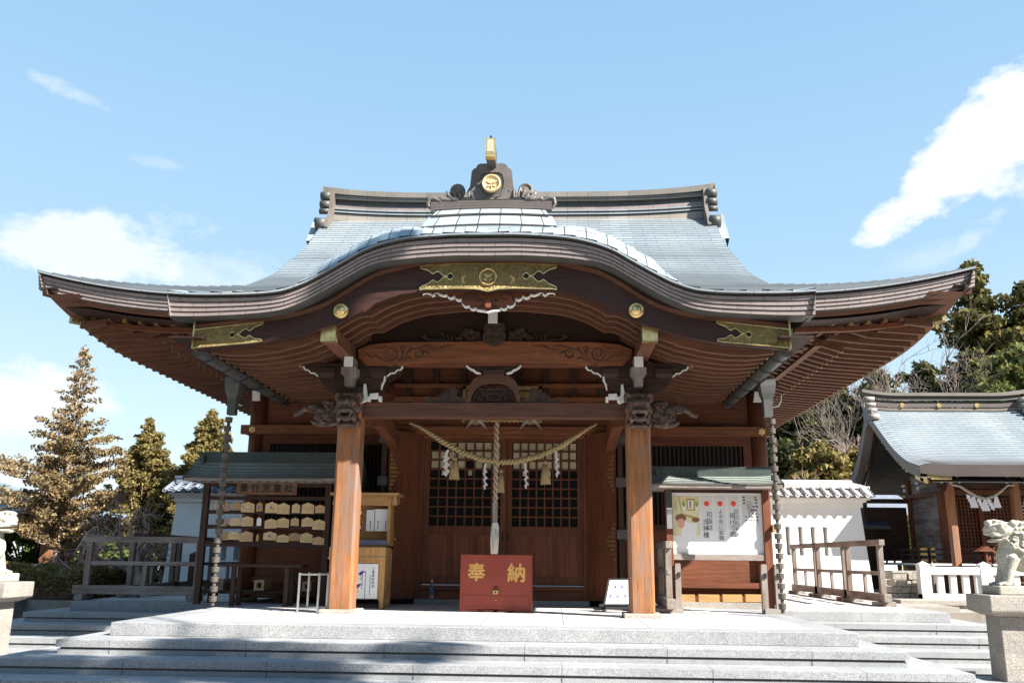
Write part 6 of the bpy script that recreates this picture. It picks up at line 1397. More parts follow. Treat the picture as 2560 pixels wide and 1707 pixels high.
def leaves(name, P, N, size, mat, par, asp=1.6, seed=0, up=.0, label=None):
    """many small leaf quads: P centres, N rough outward normals"""
    r = np.random.default_rng(seed); P = np.asarray(P, float); n = len(P)
    a = r.normal(size=(n, 3)); a[:, 2] += up*2; a /= np.linalg.norm(a, axis=1)[:, None]
    b = np.cross(a, r.normal(size=(n, 3))); b /= np.linalg.norm(b, axis=1)[:, None]+1e-9
    s = size*r.uniform(.6, 1.4, n)[:, None]; A1 = a*s*asp*.5; B1 = b*s*.5
    V = np.empty((n, 4, 3)); V[:, 0] = P-A1-B1*.4; V[:, 1] = P-A1*.1+B1; V[:, 2] = P+A1+B1*.3; V[:, 3] = P-B1
    V = V.reshape(-1, 3); off = ORG.get(par.name, Vector((0, 0, 0))) if par else Vector((0, 0, 0)); V -= np.array(off)
    me = bpy.data.meshes.new(name); me.vertices.add(4*n); me.vertices.foreach_set('co', V.ravel()); me.loops.add(4*n); me.loops.foreach_set('vertex_index', np.arange(4*n)); me.polygons.add(n); me.polygons.foreach_set('loop_start', np.arange(0, 4*n, 4)); me.polygons.foreach_set('loop_total', np.full(n, 4)); me.update(calc_edges=True); me.materials.append(mat)
    o = bpy.data.objects.new(name, me); C.objects.link(o)
    if par: o.parent = par
    return o
def clump_pts(rng, c, r, n, flat=.6):
    d = rng.normal(size=(n, 3)); d /= np.linalg.norm(d, axis=1)[:, None]; rad = rng.uniform(0, 1, n)**.45
    return np.asarray(c) + d*rad[:, None]*np.array([r, r, r*flat])
def conifer(label, x, y, z0, H, prof, mat, nb=70, leaf=.055, seed=1, dens=170, trunk=.08, droop=.1, name='conifer', crown0=.08, group=None, cr=.30, gap=0.0, bark='barkp'):
    t = thing(name, label, 'tree', (x, y, z0), group); rng = np.random.default_rng(seed); R = lambda u: float(np.interp(u, [p[0] for p in prof], [p[1] for p in prof]))
    mb = MB(); mb.smooth = True; bend = lambda u: (x+.05*H*.1*math.sin(u*5+seed), y+.004*H*math.cos(u*4), z0+H*u)
    mb.tube([bend(u) for u in lin(0, .99, 14)], [trunk*(1-u)**.8+.008 for u in lin(0, .99, 14)], 8)
    P = []
    for i in range(nb):
        u = crown0+(1-crown0)*((i+.5)/nb)**.9*.985; a = i*2.399+rng.uniform(-.4, .4); L = R(u)*rng.uniform(.65, 1.08); 
        if rng.random() < gap: L *= .45
        p0 = Vector(bend(u)); e = Vector((math.cos(a), math.sin(a), 0)); rise = L*(-droop+.25*(1-u)); 
        pts = [p0, p0+e*L*.5+Vector((0, 0, rise*.2)), p0+e*L+Vector((0, 0, rise+.08*L))]
        mb.tube(pts, [max(.006, trunk*.28*(1-u)), max(.005, trunk*.16*(1-u)), .004], 5)
        k = max(1, int(L/(cr*.55)))
        for j in range(k):
            f = (j+1)/k if k > 1 else .6
            c = pts[0].lerp(pts[2], f); rr = cr*(.55+.6*R(u)/max(.01, max(p[1] for p in prof)))*rng.uniform(.6, 1.1)*(.7+.3*f)
            P.append(clump_pts(rng, c, rr, int(dens*(rr/cr)**1.5), .55))
    topn = int(dens*.4); P.append(clump_pts(rng, bend(.97), .10*H*.12+.04, topn, 2.2))
    mb.build('trunk', [M[bark]], t); leaves('crown', np.concatenate(P), None, leaf, M[mat], t, 1.9, seed); return t
def px2(px, Y): return A(px, 1400, Y)[0]
def sc_(Y): return 2200/(Y+11.04)/1.03
# left garden
Y = 7.3; x = px2(141, Y)
conifer('tall loose bronze conifer with pale trunk at the far left', x, Y, -.1, 5.2, [(0, .3), (.07, .8), (.12, 1.3), (.28, 1.5), (.42, 1.35), (.52, 1.1), (.60, .78), (.68, .52), (.78, .38), (.88, .26), (.95, .13), (1, .03)], 'lf_brown', 120, .04, 3, 60, .075, .0, crown0=.15, group='conifers in the left garden', cr=.20, gap=.25)
Y = 16.5; x = px2(338, Y)
conifer('narrow pointed golden conifer behind the bare plum tree', x, Y, -.1, 5.0, [(0, 1.1), (.2, 1.15), (.45, .9), (.65, .58), (.85, .30), (1, .03)], 'lf_gold', 170, .05, 5, 150, .10, -.9, crown0=.02, group='conifers in the left garden', cr=.22)
Y = 15.5; x = px2(500, Y)
conifer('golden conifer rising behind the roofed plaque rack', x, Y, -.1, 5.1, [(0, 1.0), (.3, 1.0), (.5, .85), (.7, .52), (.85, .33), (1, .06)], 'lf_gold', 150, .05, 6, 190, .10, -.9, crown0=.02, group='conifers in the left garden', cr=.22)
Y = 17; x = px2(250, Y)
conifer('low broad golden conifer between the two tall ones on the left', x, Y, -.1, 2.6, [(0, 1.0), (.3, 1.1), (.6, .8), (1, .1)], 'lf_gold', 80, .085, 8, 110, .08, -.3, crown0=.02, group='conifers in the left garden', cr=.28)
Y = 17; x = px2(440, Y)
conifer('low golden conifer beside the left white wall', x, Y, -.1, 2.2, [(0, 1.0), (.3, 1.1), (.6, .8), (1, .1)], 'lf_gold', 70, .085, 9, 110, .08, -.3, crown0=.02, group='conifers in the left garden', cr=.28)
def bare(label, x, y, z0, H, seed, mat, spread=1.0, depth=5, r0=.09, name='bare_tree', group=None, start=None, lean=(0, 0), twig=.004, buds=None, up=.25):
    t = thing(name, label, 'tree', (x, y, z0), group); rd = random.Random(seed); mb = MB(); mb.smooth = True; tips = []; lim = MB(); lim.smooth = True
    def grow(p, d, L, r, k):
        n = 4; pts = [p]; q = p; dd = d.copy()
        for i in range(n):
            dd = (dd+Vector((rd.gauss(0, .16), rd.gauss(0, .16), rd.gauss(0, .12)+up*.06))).normalized(); q = q+dd*(L/n); pts.append(q)
        tgt = mb if k == depth else lim
        tgt.tube(pts, [r*(1-.38*i/n) for i in range(n+1)], 6 if k > 2 else 4, cap=False)
        if k <= 0: tips.append(q); return
        nc = rd.choice([2, 3, 3]) if k < depth else 4
        for j in range(nc):
            a = rd.uniform(0, 6.28); perp = dd.cross(Vector((math.cos(a), math.sin(a), .3))).normalized()
            nd_ = (dd*rd.uniform(.5, 1.0)+perp*rd.uniform(.5, 1.0)*spread+Vector((0, 0, up*.4))).normalized()
            f = pts[rd.choice([2, 3, 4, 4])]; grow(f, nd_, L*rd.uniform(.6, .85), max(twig, r*.60*rd.uniform(.8, 1.05)), k-1)
    grow(Vector((x, y, z0)), Vector((lean[0], lean[1], 1)).normalized(), H*.30, r0, depth)
    mb.build('trunk', [M[mat]], t); lim.build('branches', [M[mat]], t)
    if buds:
        rng = np.random.default_rng(seed); leaves('leaves', np.concatenate([clump_pts(rng, q, buds[1], buds[0], 1) for q in tips]), None, buds[2], M[buds[3]], t, 1.4, seed)
    return t
x = px2(365, 5.6); bare('gnarled leafless plum tree spreading behind the long timber railing', x, 5.6, -.1, 2.9, 12, 'barkp', 1.5, 6, .13, 'plum_tree', None, up=-.02, twig=.006, lean=(-.1, 0))
x = px2(205, 10.5); bare('small plum sapling with pink blossom under the tall conifer', x, 10.5, -.1, 1.5, 21, 'barkp', 1.2, 4, .03, 'plum_tree', None, up=.1, twig=.004, buds=(10, .05, .035, 'petal'))
def shrub(label, c, r, n, leaf, mat, seed, name='shrub', group=None, nc=26):
    t = thing(name, label, 'shrub', (c[0], c[1], c[2]), group); rng = np.random.default_rng(seed); P = []
    for i in range(nc):
        d = rng.normal(size=3); d /= np.linalg.norm(d); q = np.array([c[0]+d[0]*r[0]*.8, c[1]+d[1]*r[1]*.8, c[2]+r[2]+d[2]*r[2]*.75]); P.append(clump_pts(rng, q, min(r)*.42*rng.uniform(.7, 1.3), n//nc, .8))
    leaves('leaf_mass', np.concatenate(P), None, leaf, M[mat], t, 1.5, seed)
    mb = MB(); rd = random.Random(seed)
    for i in range(7): a = rd.uniform(0, 6.28); mb.tube([(c[0], c[1], c[2]), (c[0]+r[0]*.35*math.cos(a), c[1]+r[1]*.35*math.sin(a), c[2]+r[2]), (c[0]+r[0]*.6*math.cos(a), c[1]+r[1]*.6*math.sin(a), c[2]+r[2]*1.5)], [.03, .02, .008], 5)
    mb.build('stem', [M['bark']], t); return t
shrub('dark glossy evergreen shrub at the far left behind the stone lion', (px2(70, 11.5), 11.5, -.1), (1.1, 1.0, .85), 9000, .075, 'lf_green', 1, group='evergreen shrubs in the left garden')
shrub('broad green evergreen shrub beside the pale conifer trunk', (px2(200, 12.5), 12.5, -.1), (1.2, 1.0, .72), 9000, .075, 'lf_green', 2, group='evergreen shrubs in the left garden')
shrub('golden green bush under the plum tree against the left white wall', (px2(390, 12), 12, -.1), (1.1, .9, .55), 6500, .07, 'lf_gold', 4, group='evergreen shrubs in the left garden')
# clipped hedge
hg = thing('hedge', 'low clipped golden brown hedge behind the left steps', 'hedge', (-8.6, 5.2, -.1)); rng = np.random.default_rng(7)
n = 26000; xx = rng.uniform(-10.6, -7.25, n); yy = rng.uniform(4.2, 6.4, n); zz = -.1+rng.uniform(0, 1, n)**.5*(.50+.06*np.sin(xx*5)+.05*np.cos(yy*6+xx*3)); hm = leaves('leaf_mass', np.stack([xx, yy, zz], 1), None, .04, M['lf_gold'], hg, 1.5, 3)
mb = MB(); mb.bx(-10.4, -7.4, 4.35, 6.3, -.1, .30); mb.build('hedge_core', [M['bark']], hg)
# low wall behind hedge
lw = thing('low_wall', 'low weathered board wall with pale coping behind the hedge', 'wall', (-10, 7.6, -.1)); xa = px2(20, 7.6); xb_ = px2(215, 7.6)
mb = MB(); mb.bx(xa-2, xb_, 7.6, 7.75, -.1, A(100, 1417, 7.6)[1]); mb.build('boards', [M['grey']], lw); mb = MB(); mb.bx(xa-2, xb_+.02, 7.56, 7.79, A(100, 1417, 7.6)[1], A(100, 1409, 7.6)[1]); mb.build('coping', [M['rock']], lw)
# left pavilion
pv = thing('garden_pavilion', 'wooden pavilion with shallow blue green hipped roof at the left edge', 'pavilion', (-11.5, 9.5, -.1))
ex, ez = A(165, 1291, 8.4); 
mb = MB(); rows = []; cx_, cy_ = ex-3.2, 11.6
cor = [(ex, 8.4), (ex-8.2, 8.4), (ex-8.2, 11.4), (ex, 11.4)]; ap = [(ex-3.5, 9.9), (ex-5.0, 9.9)]
def hipface(P0, P1, Q0, Q1, n=11):
    for i in range(n):
        a, b = i/n, (i+1)/n; f = lambda t: t**1.25
        e = lambda t, u: tuple(Vector((P0[0], P0[1], 0)).lerp(Vector((P1[0], P1[1], 0)), u).lerp(Vector((Q0[0], Q0[1], 0)).lerp(Vector((Q1[0], Q1[1], 0)), u), t)[:2])
        us = lin(0, 1, 10); r0 = [(*e(a, u), ez+1.15*f(a)+.02+.16*abs(2*u-1)**4*(1-a)) for u in us]; r1 = [(*e(b, u), ez+1.15*f(b)+.16*abs(2*u-1)**4*(1-b)) for u in us]
        mb.mi = 0; mb.loft([r0, r1], [[(u*6, 0) for u in us], [(u*6, .2) for u in us]]); mb.mi = 1; mb.loft([[(p[0], p[1], p[2]-.025) for p in r0], r0])
hipface(cor[1], cor[0], ap[1], ap[0]); hipface(cor[0], cor[3], ap[0], ap[0]); hipface(cor[3], cor[2], ap[0], ap[1]); hipface(cor[2], cor[1], ap[1], ap[1])
mb.mi = 1; mb.bx(ex-8.1, ex-.1, 8.5, 11.3, ez-.09, ez-.01); mb.build('roof', [M['steelp'], M['cdark']], pv)
mb = MB(); 
for i in range(24): mb.bx(ex-.2-i*.25, ex-.12-i*.25, 8.55, 10, ez-.16, ez-.09)
for i in range(10): mb.bx(ex-1.3, ex-.15, 8.7+i*.25, 8.78+i*.25, ez-.16, ez-.09)
mb.bx(ex-5.8, ex-.7, 9.1, 9.25, ez-.32, ez-.16); mb.bx(ex-.85, ex-.7, 9.1, 11, ez-.32, ez-.16); mb.build('rafters', [M['dx']], pv)
for q in ((ex-.78, 9.17), (ex-5.7, 9.17), (ex-.78, 10.9)): mb = MB(); mb.bc(q[0], q[1], -.1, .2, .2, ez-.1); mb.build('column', [M['pillar']], pv)
# white walls with tiled coping
def whitewall(label, x0, x1, y, zt, z0, par=None, tile='tilel', batter=.12, slits=(), zc=None):
    t = thing('white_wall', label, 'wall', ((x0+x1)/2, y, z0)); h = zt-z0
    mb = MB(); zb = zt-.36; n = len(slits)
    def slab(a, b, lo, hi, bl=0, br=0):
        f = lambda z: batter*(zb-z)/(zb-z0)
        mb.add([(a-bl*f(lo), y-f(lo), lo), (b+br*f(lo), y-f(lo), lo), (b+br*f(hi), y-f(hi), hi), (a-bl*f(hi), y-f(hi), hi), (a-bl*f(lo), y+.4, lo), (b+br*f(lo), y+.4, lo), (b+br*f(hi), y+.4, hi), (a-bl*f(hi), y+.4, hi)], [(0, 1, 2, 3), (1, 5, 6, 2), (4, 0, 3, 7), (0, 4, 5, 1), (3, 2, 6, 7), (5, 4, 7, 6)])
    if slits:
        sz0, sz1 = slits[0][2], slits[0][3]
        slab(x0, x1, z0, sz0, 1, 1); slab(x0, x1, sz1, zb, 1, 1); e = [x0]
        for s in slits: e += [s[0], s[1]]
        e.append(x1)
        for i in range(0, len(e), 2): slab(e[i], e[i+1], sz0, sz1, 1 if i == 0 else 0, 1 if i == len(e)-2 else 0)
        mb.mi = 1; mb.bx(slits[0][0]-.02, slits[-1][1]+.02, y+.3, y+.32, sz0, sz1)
    else: slab(x0, x1, z0, zb, 1, 1)
    mb.mi = 0; mb.bx(x0-.05, x1+.05, y-.05, y+.45, zb, zb+.12); mb.bx(x0-.10, x1+.12, y-.11, y+.5, zb+.12, zb+.17); mb.bx(x0-.16, x1+.2, y-.18, y+.56, zb+.17, zb+.22)
    mb.build('wall_body', [M['plaster'], M['bluesh']], t)
    mb = MB(); mb.mi = 0; zr = zb+.22; yc = y+.2; x = x0-.2
    mb.add([(x0-.25, yc-.48, zr+.02), (x1+.3, yc-.48, zr+.02), (x1+.3, yc, zr+.24), (x0-.25, yc, zr+.24), (x0-.25, yc+.48, zr+.02), (x1+.3, yc+.48, zr+.02)], [(0, 1, 2, 3), (3, 2, 5, 4), (0, 3, 4), (1, 5, 2), (0, 4, 5, 1)])
    while x < x1+.28:
        mb.smooth = True; mb.tube([(x, yc-.52, zr+.045), (x, yc, zr+.27)], .05, 10); mb.tube([(x, yc+.5, zr+.04), (x, yc, zr+.27)], .05, 10)
        for k in range(4): rows = [[(x+.05+.14*u, yc-.50+.12*k, zr+.06+.054*k-.035*math.sin(u*math.pi)) for u in lin(0, 1, 5)], [(x+.05+.14*u, yc-.36+.12*k, zr+.085+.054*k-.035*math.sin(u*math.pi)) for u in lin(0, 1, 5)]]; mb.loft(rows)
        mb.smooth = False; mb.lathe((x, yc-.525, zr+.045), [(.055, 0), (.055, .012), (.02, .012), (.02, 0)], 14, 'y'); x += .235
    mb.mi = 0; mb.smooth = False; mb.bx(x0-.1, x1+.1, yc-.10, yc+.10, zr+.24, zr+.34); mb.smooth = True; mb.tube([(x0-.15, yc, zr+.36), (x1-.1, yc, zr+.36)], .085, 12); mb.tube([(x1-.12, yc, zr+.33), (x1+.28, yc, zr+.22)], .07, 12); mb.tube([(x0+.12, yc, zr+.33), (x0-.25, yc, zr+.22)], .07, 12); mb.lathe((x1+.28, yc, zr+.22), [(.09, 0), (.09, .03)], 16, 'x')
    mb.build('tile_coping', [M[tile]], t); return t
Yw = 10.8; a = A(2153, 1300, Yw)[0]; zt = A(2100, 1230, Yw)[1]; s0, s1 = A(2000, 1388, Yw)[1], A(2000, 1316, Yw)[1]
sl = [(A(p, 1350, Yw)[0], A(q, 1350, Yw)[0], s0, s1) for p, q in ((1964, 1976), (1996, 2008), (2027, 2039), (2058, 2070))]
whitewall('white plastered wall with four upright slits and tiled coping right of the hall', 3.95, a, Yw, zt, -.11, slits=sl)
a = A(437, 1300, Yw)[0]; zt = A(500, 1218, Yw)[1]
sl = [(A(p, 1360, Yw)[0], A(q, 1360, Yw)[0], A(560, 1400, Yw)[1], A(560, 1330, Yw)[1]) for p, q in ((556, 570), (588, 602))]
whitewall('white plastered wall with blue grey tiled coping left of the hall', a, -3.95, Yw, zt, -.11, tile='tile', slits=sl)
# ---------------- small shrine on the right
sm = thing('side_shrine', 'small raised side shrine with a curved copper roof, gilt fittings and straw rope at right', 'shrine', (11, 11.5, -.1))
XL, XR = 9.12, 13.25; pr_ = cub([(9.62, 3.05), (10.2, 3.20), (10.9, 3.52), (11.6, 3.98), (12.3, 4.50), (12.75, 4.84)]); pb = cub([(12.75, 4.84), (13.2, 4.2), (13.8, 3.55), (14.5, 3.1)])
mb = MB(); ys = lin(9.62, 12.75, 34)
for i in range(33):
    xs = lin(XL, XR, 30); ce = lambda x: .07*max(0, 1-min(x-XL, XR-x)/.9)**2; roll = lambda x: -.10*max(0, 1-min(x-XL, XR-x)/.35)**2
    r0 = [(x, ys[i], pr_(ys[i])+.010+ce(x)+roll(x)) for x in xs]; r1 = [(x, ys[i+1], pr_(ys[i+1])+ce(x)+roll(x)) for x in xs]; mb.mi = 0; mb.smooth = True; mb.loft([r0, r1], [[(x+.2*(i % 2), 0) for x in xs], [(x+.2*(i % 2), .1) for x in xs]]); mb.mi = 1; mb.smooth = False; mb.loft([[(p[0], p[1], p[2]-.012) for p in r0], r0])
yb = lin(12.75, 14.5, 12); mb.mi = 0; mb.loft([[(x, y, pb(y)) for x in lin(XL, XR, 10)] for y in yb], [[(x, y) for x in lin(XL, XR, 10)] for y in yb])
mb.mi = 2; xs = lin(XL, XR, 20); mb.loft([[(x, 9.66, pr_(9.62)-.20+ce(x)-.06) for x in xs], [(x, 9.60, pr_(9.62)+ce(x)+roll(x)) for x in xs]], [[(x, 0) for x in xs]]*2)
for X_, s in ((XL, -1), (XR, 1)):
    yy = ys[::2]+yb[1:]; f = lambda y: pr_(y) if y < 12.75 else pb(y)
    up_ = [(X_, y, f(y)-.04) for y in yy]; lo = [(X_+.02*-s, y, f(y)-.30) for y in yy]; lo2 = [(X_-s*.25, y, f(y)-.30) for y in yy]; lo3 = [(X_-s*.26, y, f(y)-.46) for y in yy]
    mb.mi = 2; mb.loft([lo, up_] if s < 0 else [up_, lo], [[(p[1], 0) for p in up_]]*2); mb.loft([lo2, lo]); mb.mi = 3; mb.loft([lo3, lo2]); mb.mi = 1; mb.loft([[(XL+.3, y, f(y)-.40) for y in yy], [(XR-.3, y, f(y)-.40) for y in yy]])
mb.build('roof', [M['copper'], M['cdark'], M['cstrip'], M['dx']], sm)
mb = MB()
for X_ in (XL+.22,):
    for (y, w_) in ((12.2, .8), (11.0, .5), (10.1, .35), (9.85, .3)):
        for k in range(4): yy = y-w_/2+w_*k/3; mb.bx(X_-.02, X_+.02, yy, yy+w_/3, pr_(min(12.7, yy))-.44, pr_(min(12.7, yy))-.30)
    for yy in (13.6, 14.3): mb.bx(X_-.02, X_+.02, yy, yy+.2, pb(yy)-.44, pb(yy)-.28)
for i in range(44): x = XL+.35+i*(XR-XL-.6)/43; mb.bx(x-.018, x+.018, 9.72, 9.75, 2.80, 2.835)
mb.bx(XL+.2, XL+.75, 9.70, 9.72, 2.72, 2.88)
mb.build('gilt_fitting', [M['gold']], sm)
mb = MB(); xs = lin(XL-.12, XR+.12, 30); cr_ = lambda x, z: z+.10*max(0, abs(x-(XL+XR)/2)/2.2-.55)**2*5
for (y0, z0, z1, m) in ((12.62, 4.78, 4.86, 0), (12.60, 4.88, 4.98, 2), (12.66, 4.98, 5.05, 1), (12.56, 5.06, 5.10, 0), (12.60, 5.10, 5.17, 2)): mb.mi = m; mb.loft([[(x, y0, cr_(x, z0)) for x in xs[2:-2]], [(x, y0, cr_(x, z1)) for x in xs[2:-2]]], [[(x, 0) for x in xs[2:-2]]]*2)
mb.mi = 0; mb.loft([[(x, 12.50, cr_(x, 5.17)) for x in xs], [(x, 12.50, cr_(x, 5.25)) for x in xs], [(x, 12.75, cr_(x, 5.30)) for x in xs], [(x, 13.0, cr_(x, 5.2)) for x in xs]], [[(x, 0) for x in xs]]*4); mb.mi = 1; mb.loft([[(x, 12.62, cr_(x, 5.17)) for x in xs], [(x, 12.50, cr_(x, 5.17)) for x in xs]])
for X_, s in ((XL+.05, -1), (XR-.05, 1)):
    mb.mi = 1; mb.add([(X_, 12.55, 5.18), (X_, 12.5, 4.95), (X_, 12.3, 4.75), (X_, 12.2, 4.5), (X_, 12.9, 4.5), (X_, 12.9, 5.18), (X_+s*.06, 12.55, 5.18), (X_+s*.06, 12.5, 4.95), (X_+s*.06, 12.3, 4.75), (X_+s*.06, 12.2, 4.5), (X_+s*.06, 12.9, 4.5), (X_+s*.06, 12.9, 5.18)], [(5, 4, 3, 2, 1, 0), (6, 7, 8, 9, 10, 11), (0, 1, 7, 6), (1, 2, 8, 7), (2, 3, 9, 8)])
    mb.smooth = True
    for y, z, r in ((12.5, 5.08, .06), (12.45, 4.92, .055), (12.38, 4.76, .055), (12.25, 4.56, .07)): mb.mi = 0; mb.lathe((X_-.0, y, z), [(r, -.14), (r, .12)], 12, 'x')
    mb.smooth = False
mb.mi = 3
for px in (2255, 2347, 2442): x, z = A(px, 1014, 12.6); mb.lathe((x, 12.60, 4.93), [(.065, 0), (.06, -.02)], 18, 'y')
mb.lathe((XL+.0, 12.7, 4.95), [(.07, -.02), (.07, 0)], 18, 'x')
mb.build('ridge', [M['cridge'], M['cdark'], M['cstrip'], M['goldb']], sm)
# body, veranda, posts
bl, br_ = 10.35, 13.0; by = 11.5
mb = MB(); mb.mi = 0; z = .72
while z < 2.75: mb.bx(bl, bl+.1, by, 13.4, z, z+.235); z += .245
mb.build('side_planks', [M['greyy']], sm)
mb = MB(); mb.bx(bl-.08, bl+.08, by-.08, by+.08, .0, 2.8); mb.bx(bl-.08, bl+.08, 13.3, 13.46, 0, 2.8); mb.bx(br_-.08, br_+.08, by-.08, by+.08, 0, 2.8); mb.bx(bl+.85, bl+.97, by-.06, by+.06, .6, 2.6); mb.bx(bl-.1, br_+.1, by-.1, by+.02, 2.3, 2.42); mb.bx(bl-.1, bl+.02, by, 13.5, 2.3, 2.42); mb.bx(bl-.06, br_, by-.02, by+.08, 2.42, 2.9); mb.build('frame', [M['wz']], sm)
mb = MB(); mb.mi = 1; mb.bx(bl+.08, br_-.08, by+.05, by+.07, .62, 2.3); mb.mi = 0
x = bl+.2
while x < br_-.1: mb.bx(x-.014, x+.014, by-.0, by+.02, .8, 2.25); x += .085
z = .85
while z < 2.25: mb.bx(bl+.15, br_-.1, by-.004, by+.016, z-.013, z+.013); z += .085
mb.bx(bl+.1, br_-.1, by-.02, by+.04, .62, .86); mb.build('lattice_doors', [M['wz'], M['black']], sm)
for px, nm in ((2381, 0), (2545, 1)):
    x = A(px, 1300, 10.3)[0]; mb = MB(); mb.chamf(x, 10.3, -.08, 2.62, .17, .02); mb.build('porch_post', [M['pillar']], sm)
mb = MB(); xa_, xb2 = A(2381, 1300, 10.3)[0], A(2545, 1300, 10.3)[0]; mb.bx(xa_-.3, xb2+.3, 10.22, 10.38, 2.38, 2.56); mb.bx(xa_-.2, xa_-.06, 10.3, 11.5, 2.3, 2.45); mb.build('porch_beam', [M['dx']], sm)
mb = MB()
for x in (xa_, xb2): 
    for t in (-1, 1): mb.prism([(x+t*.15, 2.60), (x+t*.30, 2.68), (x+t*.38, 2.76), (x+t*.36, 2.77), (x+t*.28, 2.71), (x+t*.14, 2.63)], 10.2, 10.21); mb.bc(x+t*.2, 10.2, 2.48, .05, .02, .06)
    mb.bc(x, 10.18, 2.66, .06, .03, .08)
for yy in (11.4, 12.5, 13.4): mb.bc(bl-.14, yy, 2.5, .04, .10, .08); mb.bc(bl-.24, yy-.2, 2.62, .04, .14, .05)
mb.build('white_end', [M['whitep']], sm)
mb = MB(); mb.mi = 0; mb.bx(bl-.75, br_+.3, 10.75, 13.9, .60, .66); mb.mi = 1; mb.bx(bl-.78, br_+.3, 10.72, 10.76, .61, .65); mb.bx(bl-.79, bl-.75, 10.72, 13.9, .61, .65); mb.mi = 0
for x in (bl-.6, bl-.2, bl+.3, bl+.8): mb.bc(x, 10.9, -.08, .09, .09, .7)
for y in (11.6, 12.3, 13.0): mb.bc(bl-.6, y, -.08, .09, .09, .7)
mb.mi = 1; mb.bc(bl-.70, 10.70, .50, .09, .05, .12); mb.build('veranda', [M['greyz'], M['whitep']], sm)
mb = MB()
for z in (.72, .86, .98): mb.bx(bl-.70, bl-.66, 10.80, 13.8, z-.02, z+.02); mb.bx(bl-.70, bl+.9, 10.80, 10.84, z-.02, z+.02)
for i in range(6): mb.bc(bl-.68, 10.9+i*.55, .66, .045, .045, .33)
for i in range(4): mb.bc(bl-.6+i*.45, 10.82, .66, .045, .045, .33)
vr = mb.build('veranda_railing', [M['dz']], sm)
mb = MB()
for z in (.72, .86, .98): mb.bx(bl-.71, bl-.65, 10.60, 10.75, z-.025, z+.03); mb.bx(bl-.90, bl-.75, 10.79, 10.85, z-.025, z+.03)
for z, x in ((1.0, bl+.92),): mb.lathe((x, 10.82, z), [(.05, 0), (.06, .05), (.03, .10), (.06, .14), (.05, .2), (.0, .24)], 10)
for i in range(6): mb.bx(bl+.9+.10*i, bl+1.0+.10*i, 10.55-.02*i, 10.6, .40-.115*i, .55-.115*i)
mb.build('gilt_cap', [M['gold']], vr)
mb = MB()
for i in range(6): mb.bx(xa_+.1, xb2-.1, 10.75-.20*(i+1), 10.75-.20*i+.02, .56-.11*(i+1), .60-.11*(i+1))
mb.bx(xa_+.0, xa_+.08, 9.6, 10.8, 0, .5); mb.build('wooden_stair', [M['wx']], sm)
mb = MB(); mb.bx(bl-.1, br_, 11.6, 13.5, -.08, .60); mb.build('underfloor_boards', [M['greyz']], sm)
mb = MB(); mb.bx(bl-1.2, 15, 9.75, 14.6, -.1, -.02); mb.build('stone_floor', [M['rock']], sm)
mb = MB(); mb.bx(bl-1.25, bl-.1, 13.5, 13.55, .7, 2.1); mb.bx(bl-1.3, bl-1.2, 13.3, 14.2, -.08, 2.3); mb.bx(bl-1.35, bl, 13.4, 13.5, 2.2, 2.32); mb.build('rear_annex', [M['dz']], sm)
mb = MB(); mb.mi = 0   # step in front, offering stand
sx, sz = A(2470, 1410, 9.9); mb.bx(sx-.16, sx+.14, 9.85, 10.05, -.05, .5); mb.bx(sx-.02, sx+.02, 9.9, 9.95, .5, .95); mb.prism([(sx-.2, .93), (sx+.2, .93), (sx, 1.05)], 9.85, 10.1); mb.build('offering_stand', [M['wx']], sm)
mb = MB(); rr = random.Random(6)
sr = thing('straw_rope', 'thin pale straw rope with white streamers across the small side shrine', 'rope', (11.5, 10.15, 2.3)); mb = MB()
pts = [A(p, q, 10.12) for p, q in ((2368, 1198), (2380, 1211), (2400, 1215), (2420, 1228), (2440, 1240), (2462, 1246), (2485, 1240), (2505, 1225), (2518, 1213), (2536, 1212))]; twisted(mb, [(x, 10.12, z) for x, z in pts], lambda u: .022+.014*math.sin(u*math.pi), .13, 2, 6, 10); mb.build('rope', [M['tassel']], sr); mb = MB()
for px, py, k in ((2420, 1235, 0), (2433, 1240, 1), (2447, 1245, 0), (2462, 1248, 1), (2472, 1246, 0), (2490, 1240, 1)):
    x, z = A(px, py, 10.08)
    if k: mb.prism([(x-.03, z), (x+.03, z), (x+.10, z-.26), (x-.09, z-.26)], 10.08, 10.09)
    else: 
        for j in range(3): mb.prism([(x-.04+.03*j, z-.07*j), (x+.05+.03*j, z-.03-.07*j), (x+.03+.03*j, z-.13-.07*j), (x-.05+.03*j, z-.09-.07*j)], 10.07-.004*j, 10.074-.004*j)
mb.build('paper_streamer', [M['shide']], sr)
